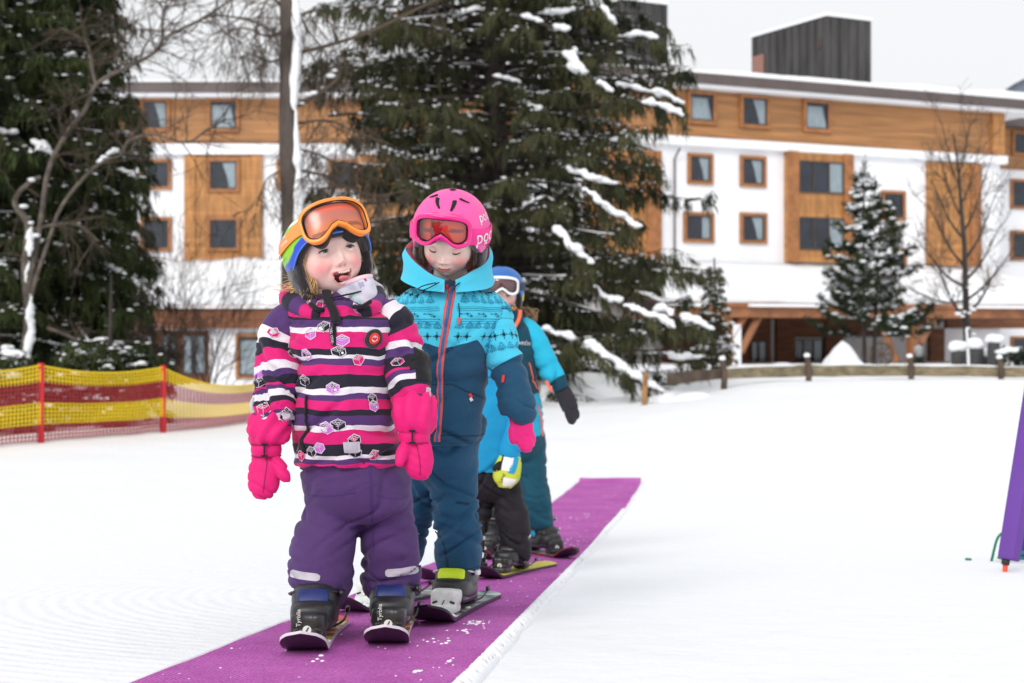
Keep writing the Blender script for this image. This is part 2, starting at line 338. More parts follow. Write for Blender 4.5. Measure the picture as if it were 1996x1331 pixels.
def boards(m,pitch,axis=2,k=.3):
    n=m.node_tree.nodes; L=m.node_tree.links; b=n['Principled BSDF']; src=b.inputs['Base Color'].links[0].from_socket; tc=n.new('ShaderNodeTexCoord'); s=n.new('ShaderNodeSeparateXYZ'); L.new(tc.outputs['Object'],s.inputs[0])
    d=n.new('ShaderNodeMath'); d.operation='DIVIDE'; d.inputs[1].default_value=pitch; L.new(s.outputs[axis],d.inputs[0]); f=n.new('ShaderNodeMath'); f.operation='FRACT'; L.new(d.outputs[0],f.inputs[0])
    r=n.new('ShaderNodeMapRange'); r.inputs[1].default_value=0; r.inputs[2].default_value=.16; r.inputs[3].default_value=1-k; r.inputs[4].default_value=1; L.new(f.outputs[0],r.inputs[0])
    fl=n.new('ShaderNodeMath'); fl.operation='FLOOR'; L.new(d.outputs[0],fl.inputs[0]); wn=n.new('ShaderNodeTexWhiteNoise'); wn.noise_dimensions='1D'; L.new(fl.outputs[0],wn.inputs['W']); r2=n.new('ShaderNodeMapRange'); r2.inputs[3].default_value=.8; r2.inputs[4].default_value=1.12; L.new(wn.outputs[0],r2.inputs[0])
    mm=n.new('ShaderNodeMath'); mm.operation='MULTIPLY'; L.new(r.outputs[0],mm.inputs[0]); L.new(r2.outputs[0],mm.inputs[1])
    x=n.new('ShaderNodeMix'); x.data_type='RGBA'; x.blend_type='MULTIPLY'; x.inputs[0].default_value=1; L.new(src,x.inputs[6]); L.new(mm.outputs[0],x.inputs[7]); L.new(x.outputs[2],b.inputs['Base Color'])
boards(WOODM,.21); boards(WOODP,.21,2,.25)
class Wing:
    def __init__(s,A,B):
        s.A=np.array(A,float); d=np.array(B,float)-s.A; s.d=d/np.linalg.norm(d); s.n=np.array([s.d[1],-s.d[0]])
    def uz(s,px,py,o=0):
        k=(px-998)/F; A=s.A+s.n*o       # A+u d = (kY,Y)
        M=np.array([[s.d[0],-k],[s.d[1],-1]]); u,Y=np.linalg.solve(M,-A); return u,(HZ-py)*Y/F
    def rect(s,x0,x1,y0,y1,o=0):
        u0=s.uz(x0,y0,o)[0];u1=s.uz(x1,y0,o)[0]; m=(x0+x1)/2
        return u0,u1,s.uz(m,y1,o)[1],s.uz(m,y0,o)[1]
    def M(s): return np.array([[s.d[0],s.n[0],0],[s.d[1],s.n[1],0],[0,0,1]])
    def pt(s,u,o,z): p=s.A+s.d*u+s.n*o; return np.array([p[0],p[1],z])
    def box(s,mb,u0,u1,z0,z1,o0,o1,mi=0):
        return mb.box(s.pt((u0+u1)/2,(o0+o1)/2,(z0+z1)/2),((u1-u0)/2,(o1-o0)/2,(z1-z0)/2),s.M(),mi)
RW=Wing((8.02,65),(26.09,72.9)); LW=Wing((-10,66.3),(10,66.3)); FW=Wing(RW.pt(0,-3,0)[:2],RW.pt(10,-3,0)[:2])
def poly(mb,W,pts,o0,o1,mi=0):   # prism over a (u,z) outline
    k=len(pts); v=[W.pt(u,o1,z) for u,z in pts]+[W.pt(u,o0,z) for u,z in pts]
    return mb.add(v,[list(range(k)),list(range(2*k-1,k-1,-1))]+[[i,i+k,(i+1)%k+k,(i+1)%k] for i in range(k)],mi)
def build_hotel():
    H=thing('hotel_building','white alpine hotel with larch clad top floor and snowy porch roofs behind the trees','hotel',RW.pt(0,0,-1.7))
    part=lambda nm,mb,m,par=H,**k: mb.build(nm,m,par,smooth=False,**k)
    def window(W,r,o=0,fr=.14,mull=0,curt=1,fm=WOODF,outer=True):
        u0,u1,z0,z1=r; mb=MB()
        if outer:
            for a,b,c,d in((u0,u1,z1-fr,z1),(u0,u1,z0,z0+fr),(u0,u0+fr,z0+fr,z1-fr),(u1-fr,u1,z0+fr,z1-fr)): W.box(mb,a,b,c,d,o+.002,o+.13)
        else: fr=0; 
        f=.07; a0,a1,c0,c1=u0+fr,u1-fr,z0+fr,z1-fr
        dk=MB()
        for a,b,c,d in((a0,a1,c1-f,c1),(a0,a1,c0,c0+f),(a0,a0+f,c0+f,c1-f),(a1-f,a1,c0+f,c1-f)): W.box(dk,a,b,c,d,o+.004,o+.085)
        for i in range(mull):
            x=a0+(a1-a0)*(i+1)/(mull+1); W.box(dk,x-.04,x+.04,c0+f,c1-f,o+.004,o+.08)
        if outer: w=part('window',mb,fm); part('sash',dk,DARKF,w)
        else: w=part('window',dk,DARKF)
        part('pane',W.box(MB(),a0+f,a1-f,c0+f,c1-f,o+.045,o+.05),GLASS,w)
        part('shade_backing',W.box(MB(),a0+.01,a1-.01,c0+.01,c1-.01,o+.003,o+.012),INTER,w)  # thin dark sheet painted as the shade of the unlit interior
        if curt:
            m=MB(); ww=a1-a0
            if curt==1: poly(m,W,[(a0+ww*.45,c1-f),(a1-f,c1-f),(a1-f,c0+f),(a0+ww*.72,c0+f),(a0+ww*.62,c0+.5*(c1-c0))],o+.014,o+.03)
            if curt==2: W.box(m,a0+ww*.66,a1-f,c0+f,c1-f,o+.014,o+.03); 
            if curt==3: poly(m,W,[(a0+f,c0+f),(a0+f,c1-f-.1),(a0+ww*.75,c1-f-.1),(a1-f,c0+f)],o+.014,o+.03)
            if curt==4:
                W.box(m,a0+f,a0+ww*.33,c0+f,c1-f,o+.014,o+.03); W.box(m,a0+ww*.6,a1-f,c0+f,c1-f,o+.014,o+.03)
            part('curtain',m,CURT,w)
    # --- right wing
    W=RW; ul=W.uz(1080,300)[0]; ur=W.uz(1949,300)[0]
    zf1=W.uz(1600,161,1)[1]; zf0=W.uz(1600,180,1)[1]; zw1=zf0-.12; zw0=W.uz(1600,283)[1]; zl0=W.uz(1600,300)[1]
    part('wall',W.box(MB(),ul,ur,-2.2,zf0-.01,-14,0),PLASTER)
    part('wood_cladding',W.box(MB(),ul-.05,ur-.35,zw0,zw1-.05,.003,.12),WOODM)
    part('corner_post',W.box(MB(),W.uz(1928,300)[0],ur+.06,zw0-.05,zw1-.05,.003,.28),WOODP)
    part('ledge',W.box(MB(),ul-.1,ur+.25,zl0,zw0-.01,.003,.3),PLASTER)
    ru=W.uz(1996+40,200,1)[0]
    part('soffit',W.box(MB(),ul-1,ru,zf0-.16,zf0-.012,-13.9,.9),PLASTER)
    part('fascia',W.box(MB(),ul-1.0,ru,zf0-.01,zf1,-14,1.0),FASC)
    uu=np.linspace(ul-1,ru,60); oo=np.array([.85,.8,.3,-3,-8,-14]); G=[]
    for k,o in enumerate(oo):
        th=(0,.08,.14,.25,.35,.35)[k]
        nz=noise(np.stack([uu,uu*0+o,uu*0],-1),.25)*.16+noise(np.stack([uu,uu*0+o,uu*0],-1),1.1)*.05
        G.append([W.pt(u,o,zf1-.005+max(th+(n if k else 0)+(.012*(u-ul) if k else 0),0)) for u,n in zip(uu,nz)])
    m=MB(); m.add(np.array(G).reshape(-1,3),gridfaces(6,60,flip=True)); m.build('roof_snow',SNOWC,H)
    for x0,x1,y0,y1,c in((1336,1392,178,243,3),(1438,1496,186,251,1),(1561,1615,195,259,3)): window(W,W.rect(x0,x1,y0,y1),.12,curt=c,fr=.16)
    for x0,x1,y0,y1,c in((1339,1388,299,359.5,1),(1441,1491.5,304,365,1),(1331,1390,414,473,2),(1441,1493,415,475,1),(1717,1763,372,430,0),(1720,1765,484,530,0)):
        window(W,W.rect(x0,x1,y0,y1),0,curt=c)
    # timber bay with two triple windows
    r=W.rect(1528,1653.6,300,512); m=MB(); W.box(m,r[0],r[1],r[2],r[3],.003,.30)
    b=part('bay_panel',m,WOODP)
    m=MB(); e=W.rect(1528,1548,300,512); W.box(m,e[0],e[1],r[2]-.02,r[3]+.02,.303,.42); e=W.rect(1636,1654,300,512); W.box(m,e[0],e[1],r[2]-.02,r[3]+.02,.303,.42); part('bay_post',m,WOODF)
    for x0,x1,y0,y1 in((1548,1636,316,378),(1548,1636,425,488)): window(W,W.rect(x0,x1,y0,y1),.30,mull=2,curt=2,outer=False)
    for x0,x1 in((1804,1907),(1140,1285)):
        r=W.rect(x0,x1,318 if x0>1500 else 292,518); part('wood_panel',W.box(MB(),r[0],r[1],r[2],r[3],.003,.14),WOODP)
        part('wood_panel',W.box(MB(),r[1]-(r[1]-r[0])*.2,r[1],r[2]-.02,r[3]+.02,.143,.24),WOODF)
    m=MB(); u,z=W.uz(1318,290); m.tube([W.pt(u,.35,z),W.pt(u-.1,.2,z-.3),W.pt(u-.15,.12,z-.5),W.pt(u-.15,.12,-2)],.05,8); part('downpipe',m,FASC)
    # recessed end wing
    W2=FW; r=W2.rect(1930,2080,250,332); ue=W2.uz(2300,300)[0]; u0=W2.uz(1905,300)[0]
    part('wall',W2.box(MB(),u0,ue,-2.2,W2.uz(1980,244)[1],-10,0),PLASTER)
    part('wood_cladding',W2.box(MB(),u0,ue,r[2],r[3],.003,.12),WOODM)
    za=W2.uz(1985,246,.8)[1]; zb=W2.uz(1985,229,.8)[1]
    part('fascia',W2.box(MB(),u0,ue,za,zb,-10,.8),FASC); part('roof_snow',W2.box(MB(),u0,ue,zb+.003,zb+.3,-10,.7),SNOWC)
    for y0,y1 in((258,305),(350,408),(450,508)): window(W2,W2.rect(1968,2030,y0,y1),.12 if y0<300 else 0,curt=0)
    # --- roof towers with standing seam cladding
    def tower(C,w1,w2,z0,z1,slope):
        d1=np.array([-.494,.869]); d2=np.array([.869,.494]); C=np.array(C)
        a,b,c,d=C,C+d2*w2,C+d2*w2+d1*w1,C+d1*w1
        top=[z1,z1+.05,z1+.05-slope,z1-slope]
        v=[(*p,z0) for p in(a,b,c,d)]+[(*p,t) for p,t in zip((a,b,c,d),top)]
        t=part('roof_tower',MB().add(v,[[0,1,5,4],[1,2,6,5],[2,3,7,6],[3,0,4,7],[4,5,6,7]]),CLADT)
        m=MB()
        for i in range(10):
            q=C+d1*w1*(i+.5)/10; m.box((*q,(z0+z1-slope*(i+.5)/10)/2),(.03,.05,(z1-slope*(i+.5)/10-z0)/2-.02),np.array([[d1[0],d2[0],0],[d1[1],d2[1],0],[0,0,1]]))
        for i in range(5):
            q=C+d2*w2*(i+.5)/5; m.box((*q,(z0+z1)/2),(.03,.05,(z1-z0)/2-.02),np.array([[d2[0],d1[0],0],[d2[1],d1[1],0],[0,0,1]]))
        part('seam',m,CLADT,t)
        v=[(*(p+e),tt) for p,tt,e in zip((a,b,c,d),top,(-.05*d1-.05*d2,-.05*d1+.05*d2,.05*d1+.05*d2,.05*d1-.05*d2))]
        part('snow_cap',MB().add([(x,y,z+.004) for x,y,z in v]+[(x,y,z+.16) for x,y,z in v],[[4,5,6,7],[0,1,5,4],[1,2,6,5],[2,3,7,6],[3,0,4,7]]),SNOWC,t)
        q=C+d1*w1*.90; part('hatch',MB().box((*q,z0+3.05),(.45,.07,.65),np.array([[d1[0],d2[0],0],[d1[1],d2[1],0],[0,0,1]])),RED,t)
        q=C+d1*w1*.08; part('vent',MB().box((*q,z1-1.3),(.16,.06,.25),np.array([[d1[0],d2[0],0],[d1[1],d2[1],0],[0,0,1]])),DARKF,t)
    tower((15.48,70),5.75,2.95,10.6,15.38,.05); tower((5.3,69),5.75,2.75,10.4,15.95,.05)
    # --- right porch
    o1=8.0; u0=W.uz(1305,600,o1)[0]; u1=W.uz(2120,600,o1)[0]
    Z=lambda y:W.uz(1650,y,o1)[1]
    ze=Z(592)
    v=[]
    m=MB(); zt=W.uz(1650,520)[1]
    for u in(u0,u1): v+= [W.pt(u,.01,zt-.5),W.pt(u,o1,ze),W.pt(u,o1,ze-.16),W.pt(u,.01,zt-.7)]
    m.add(v,[[0,1,2,3],[7,6,5,4],[0,4,5,1],[1,5,6,2],[2,6,7,3],[3,7,4,0]]); part('porch_roof',m,BEAM)
    uu=np.linspace(u0-.35,u1,120); prof=[(.05,zt-.45,0),(.05,zt+.1,.5),(1.5,zt-.15,1),(4,zt*.55+ze*.45+.25,1),(6.6,ze+.72,1),(7.7,ze+.62,.8),(8.05,ze+.45,.5),(8.12,ze+.2,.3),(7.95,ze+.01,0)]
    G=[]
    for o,z,k in prof:
        p=np.stack([uu,uu*0+o,uu*0],-1); nz=noise(p,.35)*.22+noise(p,1.2)*.13+noise(p,3.)*.05
        G.append([W.pt(u,o+(n*.5 if o>7 else 0),z+n*k) for u,n in zip(uu,nz)])
    MB().add(np.array(G).reshape(-1,3),gridfaces(len(prof),120,flip=True)).build('porch_snow',SNOWC,H)
    for a,b in((1300,1375),(1458,1610),(1640,1720),(1860,2000)):
        ua,ub=W.uz(a,597,o1)[0],W.uz(b,597,o1)[0]; part('gutter_snow',W.box(MB(),ua,ub,ze-.15,ze-.03,o1+.003,o1+.18),SNOWC)
    zb=Z(619); part('porch_beam',W.box(MB(),u0,u1,zb,ze-.163,o1-.7,o1-.1),BEAM)
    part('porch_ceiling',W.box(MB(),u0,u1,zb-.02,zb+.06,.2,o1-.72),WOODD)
    oo=o1-.4
    def post(x0,x1,mm,y0=619):
        r=W.rect(x0,x1,y0,730,oo); part('porch_post',W.box(MB(),r[0],r[1],-2.2,r[3],oo-.2,oo+.15),mm)
    post(1425,1441,PLASTER,632); post(1410,1424,BEAM); post(1772,1787,BEAM)
    def brace(x0,y0,x1,y1):
        a=W.pt(W.uz(x0,y0,oo)[0],oo,W.uz(x0,y0,oo)[1]); b=W.pt(W.uz(x1,y1,oo)[0],oo,W.uz(x1,y1,oo)[1])
        part('brace',MB().tube([a,b],.17,4),BEAM)
    for q in((1480,615,1444,686),(1452,615,1420,668),(1711,615,1748,704),(1824,615,1794,670)): brace(*q)
    o=1.0
    def gr(x0,x1,y0,y1,mm,nm,oa=.003,ob=.3,base=True):
        r=W.rect(x0,x1,y0,y1); part(nm,W.box(MB(),r[0],r[1],-2.2 if base else r[2],r[3],oa,ob),mm)
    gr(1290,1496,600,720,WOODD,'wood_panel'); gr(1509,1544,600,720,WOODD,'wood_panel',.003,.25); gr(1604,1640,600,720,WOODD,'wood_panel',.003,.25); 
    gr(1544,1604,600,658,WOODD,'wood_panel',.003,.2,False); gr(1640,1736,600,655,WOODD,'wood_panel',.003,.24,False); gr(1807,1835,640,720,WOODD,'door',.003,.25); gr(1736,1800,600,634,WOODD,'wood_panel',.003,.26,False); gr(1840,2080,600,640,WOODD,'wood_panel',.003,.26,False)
    window(W,W.rect(1544,1604,660,716),.01,mull=2,curt=2,outer=False); window(W,W.rect(1455,1486,664,712),.3,mull=1,curt=4,outer=False); window(W,W.rect(1968,2030,655,712),.01,curt=0)
    # --- left wing
    W=LW; ul=W.uz(150,300)[0]; ur=W.uz(1150,300)[0]
    zf1=W.uz(420,159,1)[1]; zf0=W.uz(420,179,1)[1]; zw0=W.uz(420,281)[1]; zl0=W.uz(420,302)[1]
    part('wall',W.box(MB(),ul,ur,-2.6,zf0-.012,-12,0),PLASTER)
    part('wood_cladding',W.box(MB(),ul-.05,ur,zw0,zf0-.2,.003,.12),WOODM)
    part('ledge',W.box(MB(),ul,ur,zl0,zw0-.01,.003,.3),PLASTER)
    part('soffit',W.box(MB(),ul-1,ur,zf0-.16,zf0-.012,-11.9,.9),PLASTER); part('fascia',W.box(MB(),ul-1,ur,zf0-.01,zf1,-12,1),FASC)
    for x0,x1,y0,y1,c in((276,333,193,257,1),(406,468,193,258,3),(700,760,193,258,1)): window(W,W.rect(x0,x1,y0,y1),.12,curt=c)
    for x0,x1,y0,y1 in((276,335,310,370),(274,335,423,490),(640,700,310,370),(540,552,310,370)): window(W,W.rect(x0,x1,y0,y1),0,curt=0)
    for x0,x1 in((361,512),(700,830)):
        r=W.rect(x0,x1,303,508); part('wood_panel',W.box(MB(),r[0],r[1],r[2],r[3],.003,.14),WOODP)
        for s in(0,.86): part('wood_panel',W.box(MB(),r[0]+(r[1]-r[0])*s,r[0]+(r[1]-r[0])*(s+.14),r[2]-.02,r[3]+.02,.143,.22),WOODP)
    for y0,y1 in((309,375),(423,490)): window(W,W.rect(405,469,y0,y1),.14,curt=1 if y0<400 else 0)
    uu=np.linspace(ul,ur,60); G=[]
    for k,o in enumerate((.85,.7,0,-4,-11)):
        p=np.stack([uu,uu*0+o,uu*0],-1); nz=noise(p,.3)*.08
        G.append([W.pt(u,o,zf1-.005+(0,.16,.22,.4,.4)[k]+(n if k else 0)) for u,n in zip(uu,nz)])
    MB().add(np.array(G).reshape(-1,3),gridfaces(5,60,flip=True)).build('roof_snow',SNOWC,H)
    # left porch
    o1=5.; u0=W.uz(120,600,o1)[0]; u1=W.uz(1080,600,o1)[0]; Z=lambda y:W.uz(420,y,o1)[1]; zt=W.uz(420,515)[1]; ze=Z(595)
    m=MB(); v=[]
    for u in(u0,u1): v+= [W.pt(u,.01,zt-.4),W.pt(u,o1,ze),W.pt(u,o1,ze-.14),W.pt(u,.01,zt-.6)]
    m.add(v,[[0,1,2,3],[7,6,5,4],[0,4,5,1],[1,5,6,2],[2,6,7,3],[3,7,4,0]]); part('porch_roof',m,COPPER)
    uu=np.linspace(u0,u1,120); G=[]
    for o,z,k in((.02,zt-.35,0),(.05,zt+.3,.8),(1.5,zt+.12,1),(3.2,(zt+ze)/2+.4,1),(4.5,ze+.55,1),(4.9,ze+.4,.6),(5.02,ze+.15,.3),(4.95,ze+.01,0)):
        p=np.stack([uu,uu*0+o,uu*0],-1); nz=noise(p,.3)*.34+noise(p,1.0)*.2+noise(p,2.6)*.07
        G.append([W.pt(u,o,z+n*k) for u,n in zip(uu,nz)])
    MB().add(np.array(G).reshape(-1,3),gridfaces(8,120,flip=True)).build('porch_snow',SNOWC,H)
    m=MB(); W.box(m,u0,u1,ze-.13,ze-.02,o1+.003,o1+.12); part('gutter_snow',m,SNOWC)
    part('porch_beam',W.box(MB(),u0,u1,Z(640),ze-.143,o1-.5,o1-.06),WOODD)
    r=W.rect(60,1080,645,700,o1-.6); part('porch_wall',W.box(MB(),u0,u1,-2.6,Z(640)-.01,.1,o1-.6),PLASTER)
    oo=o1-.6
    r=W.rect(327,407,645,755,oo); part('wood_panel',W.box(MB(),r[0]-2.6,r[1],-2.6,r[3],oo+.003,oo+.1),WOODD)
    for x0,x1 in((358,403),(318,346),(258,300)): window(W,W.rect(x0,x1,652,730,oo),oo+.1,curt=4,mull=1,outer=False)
    window(W,W.rect(460,526,650,738,oo),oo,curt=3); window(W,W.rect(640,720,650,738,oo),oo,curt=3)
build_hotel()
# ------------------------------------------------ fences, planters, poles
def build_net():
    RD=mat('post_red',lin(205,35,48),.55); YL=mat('net_yellow',lin(240,205,20),.6); NR=mat('net_red',lin(165,38,48),.6)
    tops=[(-206,700,17.4),(80,712,19.0),(318,716,20.5),(545,735,22.0),(700,770,23.6)]
    base=thing('safety_net','sagging red and yellow mesh safety net strung between red posts','net',P(80,860,19.0))
    rt=[];rb=[]
    for px,py,d in tops:
        t=P(px,py,d); g=float(gz(t[0],t[1])); b=np.array([t[0],t[1],g-.03])
        MB().tube([b,t+np.array([0,0,.03])],.042,10).build('post',RD,base); rt.append(t-np.array([0,.035,.0])); rb.append(b+np.array([0,-.035,.06]))
    red=MB();yel=MB()
    for i in range(len(rt)-1):
        n=36; rows=18; sag=(.12,.09,.2,.2)[i]; ts=np.linspace(0,1,n+1)
        def pt(t,v):     # v 0 top .. 1 bottom
            top=rt[i]*(1-t)+rt[i+1]*t; top=top-np.array([0,0,sag*4*t*(1-t)])
            x=top[0]; y=top[1]; g=float(GG(t)); bot=np.array([x,y,g])
            q=top*(1-v)+bot*v; q=q+np.array([0,1,0])*(.10*math.sin(math.pi*t)*math.sin(math.pi*min(1,v*1.1))+.015*math.sin(9*t+7*v))
            return q
        GG=lambda t:(gz(rt[i][0]*(1-t)+rt[i+1][0]*t,rt[i][1]*(1-t)+rt[i+1][1]*t)+.04)
        grid=np.array([[pt(t,v) for t in ts] for v in np.linspace(0,1,rows+1)])
        band=lambda v: yel if (v<.21 or .49<v<.79) else red
        for r in range(rows+1):
            v=r/rows; band(v).tube(grid[r],.013 if r in(0,) else .0092,4,cap=False)
        for c in range(n+1):
            for a,b in((0,4),(4,9),(9,14),(14,18)):
                band((a+b)/2/rows).tube(grid[a:b+1,c],.0092,4,cap=False)
    red.build('red_mesh',NR,base); yel.build('yellow_mesh',YL,base)
build_net()
OLDW=mat('weathered_wood',lin(128,116,92),.85,var=.35,vs=5,detail=8,aniso=(1,1,3),bump=.6,bs=12)
OLDD=mat('dark_weathered_wood',lin(84,70,58),.85,var=.35,vs=5,bump=.6,bs=12)
def build_fence():
    ps=[(1300,728,752,22.5),(1410,718,738,24.0),(1575,712,734,25.2),(1775,713,733,26.0),(1950,715,735,26.0),(2160,716,737,25.5)]
    f=thing('plank_fence','low weathered plank fence on short posts edging the snowfield','fence',P(1575,740,25.2))
    for (x0,a0,b0,d0),(x1,a1,b1,d1) in zip(ps[:-1],ps[1:]):
        A,B=P(x0,a0,d0),P(x1,a1,d1); A2,B2=P(x0,b0,d0),P(x1,b1,d1)
        n=14; ts=np.linspace(0,1,n)[:,None]; top=A*(1-ts)+B*ts; bot=A2*(1-ts)+B2*ts
        j=noise(top,1.5)[:,None]*np.array([0,0,.02]); top=top+j; bot=bot+j*.6; off=np.array([0,.05,0])
        m=MB(); v=np.stack([top,bot,bot+off,top+off],1).reshape(-1,3); fs=gridfaces(n,4,wrap=True,flip=True); m.add(v,list(map(list,fs))+[[0,1,2,3],[4*n-1,4*n-2,4*n-3,4*n-4]])
        m.build('rail',OLDD if x0<1350 else OLDW,f,smooth=False)
        if x0>1300:
            s=MB(); q=top+off*.5; s.tube(q+np.array([0,0,.012]),.03+.015*noise(q,2.),6,sq=.5); s.build('snow',SNOWC,f)
    for x,a,b,d in ps[1:-1]:
        t=P(x,a-16,d-.06); g=float(gz(t[0],t[1])); h=.055
        p=MB().tube([(t[0],t[1],g-.1),(t[0]+.02,t[1],(g+t[2])/2),(t[0]-.02,t[1],t[2])],[h,h,h*.85],7).build('post',OLDD,f)
        MB().sph((t[0]-.02,t[1],t[2]+.03),(.06,.06,.045),6,9).build('snow_cap',SNOWC,p)
    t=P(1258,724,22.6); g=float(gz(t[0],t[1]))
    o=MB().tube([(t[0]-.02,t[1],g-.08),(t[0],t[1],t[2]-.06),(t[0],t[1],t[2])],[.05,.048,.012],6).build('wooden_stake',mat('stake_wood',lin(150,112,72),.8,var=.3,vs=6),smooth=False)
    tag(o,'short pointed brown stake standing in front of the big spruce','stake')
build_fence()
def build_yard():
    pot=mat('planter_dark',(.05,.048,.05),.7); gr=mat('hedge_green',(.02,.03,.016),.8,var=.5,vs=8)
    labs=['leftmost of four snow capped dark planters beside the bare tree','second snow capped dark planter, right of the bare tree','small low snow capped planter between two taller ones','tall planter with a flat white snow cap beside the hedge']
    r=np.random.default_rng(5)
    for (x,y,w,h),lb in zip(((1868,683,34,34),(1904,676,32,40),(1926,694,24,30),(1937,668,30,50)),labs):
        d=34.+r.uniform(0,1.5); c=P(x,y,d); s=d/F; g=float(gz(c[0],c[1])); 
        t=thing('planter',lb,'planter',(c[0],c[1],g),'snow capped planters by the hotel entrance')
        rr=np.array([.55,.75,.95,1,.9])*w*.42*s; zz=np.linspace(g-.05,c[2],5)
        MB().tube(np.stack([np.full(5,c[0]),np.full(5,c[1]),zz],-1),rr,14).build('urn',pot,t)
        m=MB()
        for _ in range(5): m.sph(c+np.array([r.normal()*w*.12*s,r.normal()*.05,.04+r.uniform(0,.1)]),(w*.45*s,w*.45*s,w*.26*s),7,10)
        V,N,f=remesh(m,.03,3); MB().add(V,f).build('snow_cap',SNOWC,t)
    # hedge with snow patches at the right margin
    m=MB(); c0=P(1985,700,34)
    for _ in range(900):
        q=c0+np.array([r.uniform(-.55,1.6),r.uniform(-.4,.4),r.uniform(-.45,.22)]); n=r.normal(size=3)*.06; b=r.normal(size=3)*.03; m.quad(q-n,q+b,q+n,q-b)
    t=thing('hedge','low dark clipped hedge at the right end of the plank fence','hedge',(c0[0],c0[1],c0[2]-.4)); m.build('foliage',gr,t,smooth=False)
    m=MB()
    for _ in range(14): m.sph(c0+np.array([r.uniform(-.5,1.5),r.uniform(-.3,.3),.2+r.uniform(-.03,.05)]),(r.uniform(.12,.25),.15,.06),5,8)
    m.build('snow',SNOWC,t)
    # conical heap of shovelled snow
    c=P(1641,713,36); g=float(gz(c[0],c[1])); m=MB(); rings=14; k=28; V=[]
    for i in range(rings):
        t=i/(rings-1); rad=.62*(1-t)**.75+.0; z=c[2]-.15+.78*t
        for j in range(k):
            a=2*math.pi*j/k; q=np.array([math.cos(a),math.sin(a),0]); e=1+.16*noise(q*1.5+np.array([0,0,t*2]),1.6)
            V.append((c[0]+rad*e*q[0]+.02,c[1]+rad*e*q[1],z+.05*noise(q+np.array([0,0,t]),2)))
    m.add(V,gridfaces(rings,k,wrap=True)); tag(m.build('snow_heap',SNOWC),'pointed heap of shovelled snow behind the plank fence','snow heap')
    c=P(1525,714,36); m=MB(); m.sph(c,(.33,.3,.1),8,14); tag(m.build('snow_heap',SNOWC),'small flat snow mound left of the pointed heap','snow heap')
    # wagon wheel leaning by the porch wall
    t=thing('wagon_wheel','old dark wagon wheel leaning against the porch wall','wheel',P(1718,712,52)); c=P(1718,690,52); m=MB(); a=np.linspace(0,2*np.pi,33)
    m.tube(np.stack([c[0]+.42*np.cos(a),c[1]+0*a,c[2]+.42*np.sin(a)],-1),.05,8,cap=False); m.build('rim',OLDD,t)
    for i in range(8): MB().tube([c,c+.4*np.array([math.cos(i*math.pi/4),0,math.sin(i*math.pi/4)])],.025,6).build('spoke',OLDD,t)
    MB().sph(c,(.1,.1,.1)).build('hub',OLDD,t)
    # hanging lantern with greenery
    c=P(1790,690,56); t=thing('hanging_lantern','pale lantern with dark greenery hanging beside the porch post','lantern',c)
    MB().tube([c+np.array([0,0,.75]),c+np.array([0,0,.35])],.012,6).build('chain',FASC,t)
    MB().tube(np.array([c+np.array([0,0,z]) for z in(-.12,-.1,.2,.25,.36)]),[.1,.17,.15,.2,.03],8).build('lamp_body',mat('lantern_tin',(.35,.36,.36),.5),t)
    m=MB()
    for _ in range(160):
        q=c+np.array([r.normal()*.13,r.normal()*.1,-.25+r.normal()*.12]); n=r.normal(size=3)*.07; b=r.normal(size=3)*.03; m.quad(q-n,q+b,q+n,q-b)
    m.build('greenery',gr,t,smooth=False)
build_yard()
